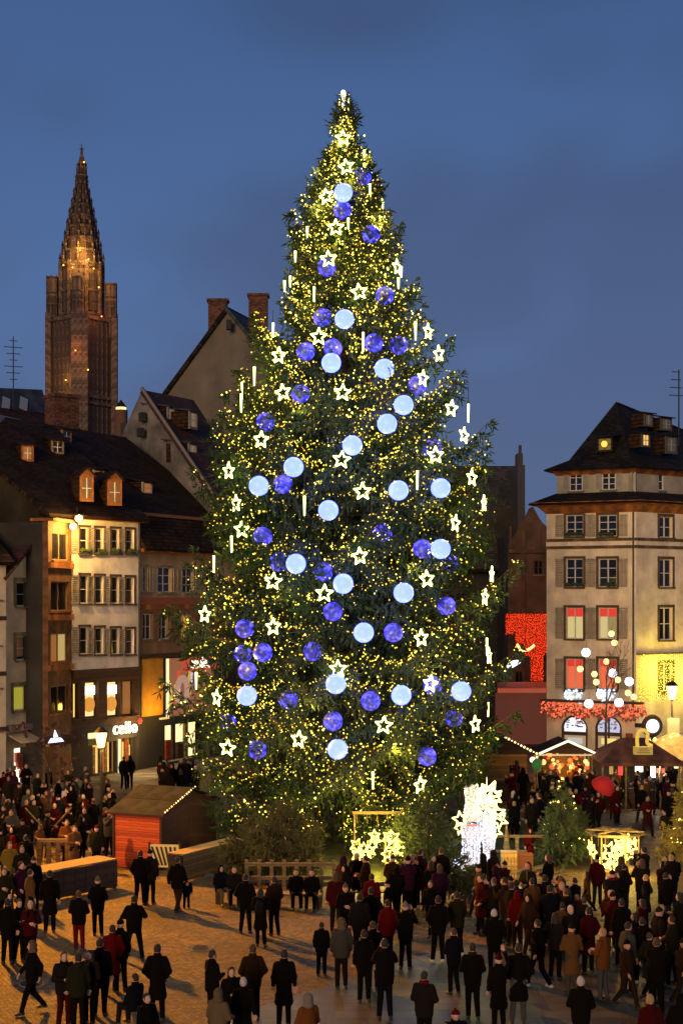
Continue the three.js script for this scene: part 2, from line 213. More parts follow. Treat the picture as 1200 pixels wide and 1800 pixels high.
{
  const root = thing('christmas_tree', 'very tall decorated Christmas fir standing in the middle of the square', 'Christmas tree', TREE);
  mesh('trunk', mb().cyl(0, 0, 0, 0.42, 0.3, 8, 12).cyl(0, 8, 0, 0.3, 0.17, 12, 10).cyl(0, 20, 0, 0.17, 0.03, 10.4, 8).geo(), M.bark, root);
  const crown = new THREE.Group(); crown.name = 'crown'; root.add(crown);
  const lens = [0.7, 1.2, 1.9, 2.8, 3.9, 5.2, 6.4], variants = lens.map((L, i) => [1, 2, 3].map((k) => makeBough(L, 100 + i * 10 + k, L < 1.5 ? 1.7 : L < 3 ? 1.3 : 1)));
  const R = rng(42); let az = 0, h = 1.5, count = 0;
  const v = new THREE.Vector3(), E = new THREE.Euler(), m = new THREE.Matrix4();
  while (h < 30.0) {
    const f = h / 30.5, gap = lerp(0.125, 0.062, Math.pow(f, 1.1));
    az += 2.39996 + (R() - 0.5) * 0.5; h += gap;
    const pitch = lerp(-0.20, 0.42, Math.pow(f, 1.3)) + (R() - 0.5) * 0.16;            // low boughs hang, top ones reach up
    let tipY = h; for (let q = 0; q < 3; q++) tipY = h + (Math.sin(pitch) + 0.22 * Math.cos(pitch)) * treeR(clamp(tipY, 0.6, 30)) / Math.cos(pitch); const top01 = smooth(h, 17, 24); let r = treeR(clamp(tipY, 0.6, 30)) * (0.9 + 0.16 * R()) * (lerp(1.14, 1.07, top01) - 0.33 * (((h / lerp(2.5, 1.7, top01) + 0.4 * Math.sin(az) + 0.25 * Math.sin(az * 2.7)) % 1 + 1) % 1));
    if (R() < 0.12) r *= 0.75; else if (R() < 0.1) r *= 1.07;
    const L = r / Math.cos(pitch); if (L < 0.25) continue;
    let k = 0; while (k < lens.length - 1 && Math.abs(lens[k + 1] - L) < Math.abs(lens[k] - L)) k++;
    const bv = variants[k][Math.floor(R() * 3)], s = L / bv.L;
    const b = mesh('bough', bv.geo, [needleMats[Math.floor(R() * 3)], twigMat], crown);
    b.position.set(0, h, 0); E.set((R() - 0.5) * 0.5, -az, pitch, 'YZX'); b.rotation.copy(E); b.scale.setScalar(s); b.updateMatrix(); count++;
    const dens = lerp(0.56, 1.3, smooth(h, 13, 25)) * (0.35 + 1.2 * R());
    for (const ch of bv.chains) {
      if (R() > dens) continue;
      const start = Math.floor(R() * 2);
      for (let i = start; i < ch.length; i++) {
        v.copy(ch[i]).applyMatrix4(b.matrix); if (Math.hypot(v.x, v.z) < treeR(v.y) * 0.35 || R() < 0.12) continue;
        const q = R(), top = smooth(h, 13, 26); for (let k = 0; k < (R() < top * 0.8 ? 2 : 1); k++) (q < lerp(0.16, 0.4, top) ? LED.a : q < 0.74 ? LED.b : LED.c).push(v.clone().add(TREE).add(k ? new THREE.Vector3(R() - 0.5, R() - 0.5, R() - 0.5).multiplyScalar(0.4) : new THREE.Vector3()));
      }
    }
  }
  // leader with short upright shoots
  for (let i = 0; i < 14; i++) { const y = 28.9 + i * 0.11, b = mesh('bough', variants[0][i % 3].geo, [needleMats[1], twigMat], crown); b.position.set(0, y, 0); b.rotation.set(0, i * 2.4, 0.75, 'YZX'); b.scale.setScalar(lerp(0.95, 0.3, i / 14)); for (let j = 0; j < 5; j++) LED[j % 2 ? 'a' : 'b'].push(new THREE.Vector3(TREE.x + (R() - 0.5) * 0.5, y + R() * 0.3, TREE.z + (R() - 0.5) * 0.5)); count++; }
  console.log('boughs', count, 'leds', LED.a.length, LED.b.length, LED.c.length, 'tris', crown.children.reduce((t, c) => t + c.geometry.attributes.position.count / 3, 0));
}
// ornaments: a place on the crown seen at (px, py)
function onTree(px, py, share) {
  let d = TREE.z * -1, p; for (let i = 0; i < 6; i++) { p = P(px, py, d); const r = treeR(clamp(p.y, 0.6, 30.4)) * share, x = p.x - TREE.x; d = -TREE.z - Math.sqrt(Math.max(0, r * r - x * x)); } p = P(px, py, d); const r = treeR(clamp(p.y, 0.6, 30.4)) * 0.9; p.x = TREE.x + clamp(p.x - TREE.x, -r, r); return p;
}
const ORD = ['first', 'second', 'third', 'fourth', 'fifth', 'sixth', 'seventh', 'eighth', 'ninth', 'tenth', 'eleventh', 'twelfth', 'thirteenth', 'fourteenth'];
function labelByBand(list, phrase, where) {                // unique labels: by height band, then counted from the left
  const bands = [['at the very top', 24.5], ['in the upper part', 19], ['just above the middle', 14.2], ['around the middle', 9.6], ['below the middle', 6], ['in the lowest part', -9]];
  const by = bands.map(() => []);
  for (const o of list) by[bands.findIndex((b) => o.position.y > b[1])].push(o);
  by.forEach((os, i) => { os.sort((a, b) => a.position.x / -a.position.z - b.position.x / -b.position.z); os.forEach((o, k) => { o.userData.label = (os.length === 1 ? 'only ' + phrase : ORD[k] + ' ' + phrase + ' from the left') + ' ' + bands[i][0] + ' of the tree'; }); });
}
{
  const bright = [[603, 339], [605, 561], [582, 638], [675, 648], [680, 745], [619, 783], [516, 821], [455, 854], [700, 862], [577, 897], [774, 965], [520, 991], [603, 1026], [709, 1042], [639, 1112], [434, 1223], [590, 1202], [705, 1222], [810, 1215], [709, 712], [774, 858], [593, 1317]];
  const dim = [[637, 310], [602, 370], [652, 412], [574, 470], [676, 520], [567, 558], [657, 603], [700, 607], [537, 618], [585, 612], [733, 677], [528, 692], [467, 742], [760, 788], [497, 851], [672, 938], [742, 965], [790, 990], [462, 943], [490, 988], [568, 1005], [585, 1075], [430, 1105], [784, 1065], [691, 1112], [427, 1150], [462, 1147], [550, 1145], [435, 1180], [507, 1230], [651, 1232], [400, 1270], [585, 1268], [797, 1262], [452, 1318], [750, 1330], [760, 1205]];
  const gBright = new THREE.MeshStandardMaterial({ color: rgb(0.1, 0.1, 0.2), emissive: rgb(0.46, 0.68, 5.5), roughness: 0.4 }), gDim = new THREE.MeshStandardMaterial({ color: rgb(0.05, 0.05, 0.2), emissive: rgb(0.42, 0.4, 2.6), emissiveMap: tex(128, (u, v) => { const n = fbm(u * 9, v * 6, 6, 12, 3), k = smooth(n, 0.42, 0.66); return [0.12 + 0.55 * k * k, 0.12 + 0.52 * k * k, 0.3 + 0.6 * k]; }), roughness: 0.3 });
  const sph = new THREE.SphereGeometry(0.365, 28, 20), cap = mb().cyl(0, 0.355, 0, 0.07, 0.06, 0.08, 10).add(new THREE.TorusGeometry(0.05, 0.01, 5, 12), M4(0, 0.47, 0)).geo();
  const make = (m, g) => { const o = thing('glowing_ball', '', 'ball ornament', [0, 0, 0], 0, g); mesh('globe', sph, m, o); mesh('cap', cap, M.iron, o); return o; };
  const put = (list, m, g, shares, phrase) => { const proto = make(m, g), all = []; list.forEach(([x, y], i) => { const o = i ? proto.clone() : proto; if (i) { o.name = numbered('glowing_ball'); scene.add(o); } o.position.copy(onTree(x, y, shares[i % shares.length])); o.rotation.set(i * 1.3, i * 2.1, 0); o.rotation.x *= 0; all.push(o); }); labelByBand(all, phrase, 'Christmas tree'); return all; };
  put(bright, gBright, 'bright pale blue balls on the Christmas tree', [1.03, 1.06, 1.0], 'bright pale blue ball');
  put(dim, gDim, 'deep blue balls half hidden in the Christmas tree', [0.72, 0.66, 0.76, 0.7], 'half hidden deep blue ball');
  for (const [x, y] of bright) { const p = onTree(x, y, 1.0); lamp(rgb(0.06, 0.09, 1), 5, p.lerp(new THREE.Vector3(TREE.x, p.y, TREE.z), 0.52 / Math.hypot(p.x - TREE.x, p.z - TREE.z)), 8); }
  // star outlines of light tube
  const stars = [[608, 293], [603, 243], [573, 345], [577, 455], [631, 513], [752, 583], [771, 622], [497, 690], [602, 690], [743, 665], [793, 718], [815, 765], [459, 773], [765, 800], [600, 808], [402, 828], [637, 864], [829, 840], [850, 885], [425, 931], [800, 920], [415, 885], [632, 978], [883, 1010], [480, 1022], [750, 1018], [570, 1043], [852, 1050], [360, 1080], [480, 1102], [740, 1122], [859, 1153], [594, 1176], [381, 1227], [756, 1202], [674, 1275], [525, 1300], [400, 1315], [835, 1273], [738, 1380], [893, 1393], [698, 470], [490, 625], [560, 592], [590, 400]];
  const gStar = glow(5, 5.4, 1.5);
  const pts = []; for (let i = 0; i < 10; i++) { const a = Math.PI / 2 + i * Math.PI / 5, r = i % 2 ? 0.19 : 0.42; pts.push(new THREE.Vector3(Math.cos(a) * r, Math.sin(a) * r, 0)); }
  const sg = mb(); for (let i = 0; i < 10; i++) sg.rod(pts[i], pts[(i + 1) % 10], 0.042, 0.042, 6), sg.ball(pts[i].x, pts[i].y, 0, 0.044, 6);
  const starGeo = sg.geo(), hook = mb().rod(new THREE.Vector3(0, 0.42, 0), new THREE.Vector3(0, 0.58, -0.03), 0.01).geo();
  globalThis.starParts = { starGeo, gStar, hook };
  const proto = thing('light_star', '', 'star light', [0, 0, 0], 0, 'glowing star outlines on the Christmas tree'), R = rng(9); mesh('star_tube', starGeo, gStar, proto); mesh('hook', hook, M.iron, proto);
  const all = stars.map(([x, y], i) => { const o = i ? proto.clone() : proto; if (i) { o.name = numbered('light_star'); scene.add(o); } o.position.copy(onTree(x, y, 1.05)); o.rotation.y = Math.atan2(o.position.x - TREE.x, o.position.z - TREE.z) * 0.85 + (R() - 0.5) * 0.9; o.rotation.z = (R() - 0.5) * 0.3; o.rotation.x = (R() - 0.5) * 0.3; if (y < 480) o.scale.setScalar(0.75); return o; });
  labelByBand(all, 'pale yellow star outline', 'Christmas tree');
  for (const o of all) { const p = o.position.clone(); lamp(rgb(0.75, 1, 0.2), 1.8, p.lerp(new THREE.Vector3(TREE.x, p.y, TREE.z), 0.22 / Math.hypot(p.x - TREE.x, p.z - TREE.z)), 8); }
  // glowing vertical tubes
  const tubes = [[640, 275], [540, 410], [612, 395], [519, 453], [510, 497], [552, 520], [705, 480], [480, 583], [638, 605], [730, 585], [447, 665], [424, 712], [834, 730], [733, 848], [535, 893], [407, 960], [376, 995], [898, 1140], [910, 1250], [655, 1375], [345, 1200], [690, 360], [650, 335], [500, 505], [700, 500], [425, 690]];
  const gTube = glow(4.4, 4.7, 1.4), tg = mb().cyl(0, -0.24, 0, 0.028, 0.045, 0.6, 8).ball(0, 0.36, 0, 0.045, 8).geo(), tcap = mb().cyl(0, 0.38, 0, 0.05, 0.03, 0.1, 8).rod(new THREE.Vector3(0, 0.45, 0), new THREE.Vector3(0, 0.95, -0.12), 0.012, 0.012, 4).geo();
  const tp = thing('light_tube', '', 'tube light', [0, 0, 0], 0, 'glowing icicle tubes on the Christmas tree'); mesh('tube', tg, gTube, tp); mesh('end_cap', tcap, M.iron, tp);
  const tl = tubes.map(([x, y], i) => { const o = i ? tp.clone() : tp; if (i) { o.name = numbered('light_tube'); scene.add(o); } o.position.copy(onTree(x, y, 1.04)); o.scale.set(1, y < 520 ? 0.7 : 0.9 + 0.3 * R(), 1); return o; });
  labelByBand(tl, 'glowing upright icicle tube', 'Christmas tree');
  const top = thing('tree_topper', 'white glowing rod forming the very tip of the Christmas tree', 'tree topper', [TREE.x - 0.05, 29.95, TREE.z]);
  mesh('rod', mb().cyl(0, 0, 0, 0.06, 0.1, 0.62, 8).ball(0, 0.64, 0, 0.1, 8).geo(), glow(3, 3.2, 2.6), top); mesh('socket', mb().cyl(0, -0.25, 0, 0.08, 0.06, 0.25, 8).geo(), M.iron, top);
}
{ const R = rng(515); for (let i = 0; i < 84; i++) { const y = lerp(1.5, 29, Math.pow((i + 0.5) / 84, 1.0)), a = i * 2.39996 * 1.0, r = treeR(y) * (0.8 + 0.16 * R()); if (Math.cos(a) < -0.35) continue; lamp(rgb(1, 0.74, 0.1), lerp(6.5, 5.2, y / 29), new THREE.Vector3(TREE.x + Math.sin(a) * r, y, TREE.z + Math.cos(a) * r), 8); } }   // the light that the strings give to the boughs round them
{ // thousands of fairy lights
  const root = thing('string_lights', 'thousands of warm white fairy lights strung over the whole Christmas tree', 'fairy lights'); root.userData.kind = 'stuff';
  const g = new THREE.OctahedronGeometry(1, 0), R = rng(77), m = new THREE.Matrix4();
  for (const [k, col, r] of [['a', [6, 4.9, 0.65], 0.034], ['b', [1.9, 1.5, 0.13], 0.033], ['c', [1.4, 0.75, 0.05], 0.033]]) {
    const im = new THREE.InstancedMesh(g, glow(...col), LED[k].length); im.name = 'bulb'; im.userData.kind = 'stuff';
    LED[k].forEach((p, i) => { const s = r * (0.6 + 0.7 * R()); im.setMatrixAt(i, m.makeScale(s, s, s).setPosition(p)); }); root.add(im);
  }
}
// ---------------------------------------------------------------- houses
// A facade runs from A to B (left to right as seen from the square); local x along it, y up, z outwards.
class Facade {
  constructor(ax, ad, bx, bd) {                             // columns of the frame and distances of the two ends
    this.A = P(ax, HORIZON, ad).setY(0); this.B = P(bx, HORIZON, bd).setY(0); const v = new THREE.Vector3().subVectors(this.B, this.A); this.L = v.length(); v.normalize();
    this.dir = v; this.turn = Math.atan2(-v.z, v.x); this.n = new THREE.Vector3(-v.z, 0, v.x);
  }
  u(px, off = 0) { const A = this.A.clone().addScaledVector(this.n, off), t = (px - 600) / F; return (-t * A.z - A.x) / (this.dir.x + t * this.dir.z); }
  d(px, off = 0) { return -(this.A.z + this.n.z * off + this.dir.z * this.u(px, off)); }
  y(py, px, off = 0) { return EYE + (HORIZON - py) / F * this.d(px, off); }
  rect(x0, y0, x1, y1, off = 0) { const xm = (x0 + x1) / 2; return [this.u(x0, off), this.y(y1, xm, off), this.u(x1, off), this.y(y0, xm, off)]; }
}
function wallGeo(outline, holes, t = 0.32) {                 // wall with real openings; outer face at z = 0
  const s = new THREE.Shape(outline.map((p) => new THREE.Vector2(...p)));
  for (const h of holes) { const p = new THREE.Path(); if (h.arch) { const [x0, y0, x1, y1] = h.r, r = (x1 - x0) / 2; p.moveTo(x0, y0); p.lineTo(x1, y0); p.lineTo(x1, y1 - r); p.absarc((x0 + x1) / 2, y1 - r, r, 0, Math.PI, false); p.lineTo(x0, y0); } else { const [x0, y0, x1, y1] = h.r ?? h; p.moveTo(x0, y0); p.lineTo(x1, y0); p.lineTo(x1, y1); p.lineTo(x0, y1); p.lineTo(x0, y0); } s.holes.push(p); }
  const g = new THREE.ExtrudeGeometry(s, { depth: t, bevelEnabled: false, curveSegments: 16 }); g.translate(0, 0, -t); return g;
}
function addWindow(root, r, o = {}) {                        // frame with casements, panes, sill, stone surround, shutters
  const [x0, y0, x1, y1] = r, w = x1 - x0, h = y1 - y0, z = -(o.deep ?? 0.16), t = o.bar ?? 0.07, f = mb(), fm = o.frame ?? M.frame;
  f.span(x0, y0, z - 0.03, x0 + t, y1, z + 0.03).span(x1 - t, y0, z - 0.03, x1, y1, z + 0.03).span(x0 + t, y1 - t, z - 0.03, x1 - t, y1, z + 0.03).span(x0 + t, y0, z - 0.03, x1 - t, y0 + t, z + 0.03);
  const cols = o.cols ?? 2, rows = o.rows ?? 3;
  for (let i = 1; i < cols; i++) { const x = x0 + w * i / cols; f.span(x - t * 0.6, y0 + t, z - 0.025, x + t * 0.6, y1 - t, z + 0.025); }
  for (let i = 1; i < rows; i++) { const y = y0 + h * i / rows; for (let c = 0; c < cols; c++) f.span(x0 + w * c / cols + t, y - 0.02, z - 0.02, x0 + w * (c + 1) / cols - t, y + 0.02, z + 0.02); }
  const win = f.build('window', fm, root);
  const pm = o.pane ?? M.glass, pw = (x1 - x0 - 2 * t) / cols;
  for (let c = 0; c < cols; c++) mb().span(x0 + t + pw * c + 0.004, y0 + t, z - 0.045, x0 + t + pw * (c + 1) - 0.004, y1 - t, z - 0.035).build('pane', Array.isArray(pm) ? pm[c % pm.length] : pm, win);
  if (o.curtain) for (let c = 0; c < cols; c++) mb().span(x0 + t + pw * c, y1 - t - h * (o.curtainH ?? 0.28), z - 0.028, x0 + t + pw * (c + 1) - 0.01, y1 - t, z - 0.022).build('curtain', o.curtain, win);
  if (o.sill !== null) mb().box((x0 + x1) / 2, y0 - 0.05, 0.05, w + 0.24, 0.1, 0.22).build('sill', o.sill ?? o.surround ?? M.beigeStone, win);
  if (o.surround) { const s = o.sw ?? 0.14; mb().span(x0 - s, y0, -0.1, x0 - 0.003, y1 + s, 0.035).span(x1 + 0.003, y0, -0.1, x1 + s, y1 + s, 0.035).span(x0 - 0.003, y1 + 0.003, -0.1, x1 + 0.003, y1 + s, 0.035).build('surround', o.surround, win); }
  if (o.shutter) {
    const sw = o.shutterW ?? w * 0.48, gap = (o.surround ? o.sw ?? 0.14 : 0) + 0.02;
    for (const sd of o.sides ?? [-1, 1]) {
      const cx = sd < 0 ? x0 - gap - sw / 2 : x1 + gap + sw / 2, s = mb(), zz = 0.045;
      s.span(cx - sw / 2, y0, zz - 0.015, cx - sw / 2 + 0.06, y1, zz + 0.02).span(cx + sw / 2 - 0.06, y0, zz - 0.015, cx + sw / 2, y1, zz + 0.02);
      for (const q of [0, 0.5, 1]) { const y = lerp(y0 + 0.05, y1 - 0.05, q); s.span(cx - sw / 2 + 0.06, y - 0.05, zz - 0.015, cx + sw / 2 - 0.06, y + 0.05, zz + 0.015); }
      for (let y = y0 + 0.13; y < y1 - 0.1; y += 0.12) s.box(cx, y, zz, sw - 0.12, 0.1, 0.012, 0, 0.5);
      s.build('shutter', o.shutter, win);
    }
  }
  if (o.flowers) { const R = rng((x0 * 100 | 0) + (y0 * 10 | 0)), b = mb(); for (let i = 0; i < 26; i++) b.add(new THREE.OctahedronGeometry(0.07 + 0.05 * R()), M4(lerp(x0, x1, R()), y0 + 0.06 + R() * 0.16, 0.1 + 0.08 * R())); b.build('window_plants', mat(0.04, 0.07, 0.02), win); }
  return win;
}
function roofPlane(root, pts, m, th = 0.18, name = 'roof') { return mb().poly(pts, th).build(name, m, root); }
function dormer(root, p, w, h, depth, dir, o = {}) {         // gabled or flat little house in a roof; p: centre of its sill, dir: facing
  const turn = Math.atan2(dir.x, dir.z), g = new THREE.Group(); g.name = 'dormer'; g.position.copy(p); g.rotation.y = turn; root.add(g);
  const wm = o.wall ?? M.cornice, b = mb().span(-w / 2, 0, -0.14, -w / 2 + 0.1, h, 0).span(w / 2 - 0.1, 0, -0.14, w / 2, h, 0).span(-w / 2 + 0.1, 0, -0.12, w / 2 - 0.1, h * 0.14, 0).span(-w / 2 + 0.1, h * 0.88, -0.12, w / 2 - 0.1, h, 0);
  if (o.gable) b.poly([[-w / 2, h, -0.01], [w / 2, h, -0.01], [0, h + w * 0.55, -0.01]], 0.1);
  b.build('dormer_wall', wm, g); mb().span(-w / 2, 0, -depth, -w / 2 + 0.08, h, -0.145).span(w / 2 - 0.08, 0, -depth, w / 2, h, -0.145).build('dormer_cheek', o.cheek ?? M.roof, g);
  const e = 0.14, rf = mb();
  if (o.gable) rf.poly([[-w / 2 - e, h - 0.08, 0.15], [0, h + w * 0.58, 0.15], [0, h + w * 0.58, -depth * 1.3], [-w / 2 - e, h - 0.08, -depth]], 0.07).poly([[0, h + w * 0.58, 0.15], [w / 2 + e, h - 0.08, 0.15], [w / 2 + e, h - 0.08, -depth], [0, h + w * 0.58, -depth * 1.3]], 0.07);
  else rf.poly([[-w / 2 - e, h + 0.02, 0.2], [w / 2 + e, h + 0.02, 0.2], [w / 2 + e, h + 0.35, -depth * 1.2], [-w / 2 - e, h + 0.35, -depth * 1.2]], 0.08);
  rf.build('dormer_roof', o.roof ?? M.roof, g);
  const wd = mb().span(-w / 2 + 0.12, h * 0.14, -0.1, w / 2 - 0.12, h * 0.88, -0.06).build('pane', o.pane ?? M.glass, g);
  mb().span(-0.025, h * 0.14, -0.058, 0.025, h * 0.88, -0.02).span(-w / 2 + 0.12, h * 0.5 - 0.02, -0.058, -0.027, h * 0.5 + 0.02, -0.025).span(0.027, h * 0.5 - 0.02, -0.058, w / 2 - 0.12, h * 0.5 + 0.02, -0.025).build('glazing_bar', o.frame ?? M.frame, g);
  return g;
}
// ---------------------------------------------------------------- left row
function textPlate(text, px, color, bg, font = 'bold 150px sans-serif') {
  const c = document.createElement('canvas'); c.width = 512; c.height = 192; const x = c.getContext('2d'); x.fillStyle = bg; x.fillRect(0, 0, 512, 192); x.fillStyle = color; x.font = font; x.textAlign = 'center'; x.textBaseline = 'middle'; x.fillText(text, 256, 100); if (px) px(x);
  const t = new THREE.CanvasTexture(c); t.colorSpace = THREE.SRGBColorSpace; return t;
}
const { FontLoader } = await import('three/addons/loaders/FontLoader.js'), { TextGeometry } = await import('three/addons/geometries/TextGeometry.js');
const boldFont = await new FontLoader().loadAsync('fonts/droid/droid_sans_bold.typeface.json');
function textGeo(s, size, depth = 0.06) { const g = new TextGeometry(s, { font: boldFont, size, depth, curveSegments: 4, bevelEnabled: false }); g.computeBoundingBox(); g.translate(-(g.boundingBox.max.x + g.boundingBox.min.x) / 2, 0, 0); return g; }
{ // (a) narrow grey house with a pointed gable
  const f = new Facade(10, 74, 84, 77.2), root = thing('gabled_house', 'narrow grey plastered house with a pointed gable and paired windows at the far left', 'house', f.A, f.turn), L = f.L;
  const yE = f.y(1005, 30), yP = f.y(948, 56), wins = [[29, 1023, 70, 1066], [29, 1118, 70, 1160], [24, 1205, 68, 1248]].map((r) => f.rect(...r)), attic = f.rect(53, 962, 63, 985), shop = f.rect(25, 1312, 80, 1392);
  const yB = f.y(1278, 45);
  mesh('wall', wallGeo([[0, 0], [L, 0], [L, f.y(990, 80)], [f.u(57), yP], [0, yE]], [...wins, attic, [shop[0], 0.15, shop[2], shop[3]]]), M.greyWall, root);
  mb().span(-0.05, 0, -9, 0.2, yE - 0.05, -0.33).span(L - 0.2, 0, -9, L, f.y(990, 80) - 0.2, -0.33).build('side_wall', M.dimWall, root);
  const olive = mat(0.3, 0.26, 0.12, { map: T.grime, s: 2 });
  addWindow(root, wins[0], { surround: olive, sw: 0.22, pane: [M.glass, M.litDim], cols: 2, rows: 2 }); addWindow(root, wins[1], { surround: olive, sw: 0.22, cols: 2, rows: 2, curtain: mat(0.5, 0.25, 0.18), curtainH: 0.8 }); addWindow(root, wins[2], { surround: olive, sw: 0.2, cols: 2, rows: 1, pane: [glow(0.34, 0.3, 0.03), M.glass] });
  addWindow(root, attic, { cols: 1, rows: 1, frame: M.frameDark });
  const pk = f.u(57); roofPlane(root, [[pk, yP + 0.12, 0.35], [pk, yP + 0.12, -10], [-0.45, yE - 0.35, -10], [-0.45, yE - 0.35, 0.35]], M.roofRed, 0.16); roofPlane(root, [[pk, yP + 0.12, 0.35], [L + 0.3, f.y(1000, 84), 0.35], [L + 0.3, f.y(1000, 84), -10], [pk, yP + 0.12, -10]], M.roofRed, 0.16);
  mb().span(0, yB - 0.12, 0.005, L, yB + 0.2, 0.4).build('cornice', mat(0.42, 0.3, 0.28, { map: T.grime, s: 2 }), root);
  mb().poly([[0, yB - 0.2, 0.02], [0, f.y(1300, 40), 1.1], [L, f.y(1300, 60), 1.1], [L, yB - 0.2, 0.02]], 0.05).build('awning', mat(0.45, 0.38, 0.26), root);
  const sw = mb().span(shop[0], 0.15, -0.45, (shop[0] + shop[2]) * 0.5 + 0.1, shop[3], -0.35).build('shop_window', glow(1.7, 1.5, 1.1), root), R = rng(3);
  mb().span((shop[0] + shop[2]) * 0.5 + 0.1, 0.15, -0.43, shop[2], shop[3], -0.33).build('violet_panel', M.litViolet, sw);
  const items = mb(); for (let i = 0; i < 16; i++) { const w = 0.12 + 0.25 * R(); items.box(lerp(shop[0] + 0.2, shop[2] - 1.2, R()), 0.5 + R() * 1.1, -0.24, w, 0.2 + 0.4 * R(), 0.15); } items.build('window_display', mat(0.6, 0.15, 0.1), sw);
  mb().span(shop[0] - 0.05, 0, -0.25, shop[0] + 0.07, shop[3], -0.05).span(shop[2] - 0.07, 0, -0.25, shop[2] + 0.05, shop[3], -0.05).build('shop_frame', M.frameDark, sw);
}
{ // half-timbered sliver at the very edge, going on outside the frame
  const f = new Facade(-180, 70, 11, 73.6), root = thing('half_timbered_house', 'dark half-timbered house with pale panels cut by the left edge', 'house', f.A, f.turn), L = f.L, y1 = f.y(985, 5), rows = [[985, 1060], [1085, 1140], [1160, 1215], [1230, 1290]];
  mesh('wall', wallGeo([[0, 0], [L, 0], [L, y1], [0, y1]], rows.map((r) => [L - 1.0, f.y(r[1] - 6, 0), L - 0.35, f.y(r[0] + 14, 0)])), M.greyWall, root);
  for (const r of rows) addWindow(root, [L - 1.0, f.y(r[1] - 6, 0), L - 0.35, f.y(r[0] + 14, 0)], { cols: 1, rows: 2, frame: M.frameDark, bar: 0.05 });
  for (const y of [0.02, 0.26, 0.5, 0.74, 0.985]) mb().span(0, y1 * y, 0.003, L, y1 * y + 0.22, 0.09).build('timber', M.timber, root);
  for (let x = 0.1; x < L; x += 0.98) mb().span(x - 0.1, 0.25, 0.003, x + 0.1, y1 - 0.1, 0.07).build('timber', M.timber, root);
  roofPlane(root, [[-0.5, y1 - 0.1, 0.5], [L + 0.3, y1 - 0.1, 0.5], [L - 0.2, f.y(893, 10), -3.4], [-0.5, f.y(893, 10), -3.4]], M.roof, 0.2); roofPlane(root, [[L + 0.3, y1 - 0.1, 0.5], [L + 1.2, y1 - 0.3, -5], [L - 0.2, f.y(893, 10), -3.4]], M.roof, 0.2);
  mb().span(0, 0, -8, L, y1 - 0.2, -0.33).build('house_core', M.darkWall, root);
}
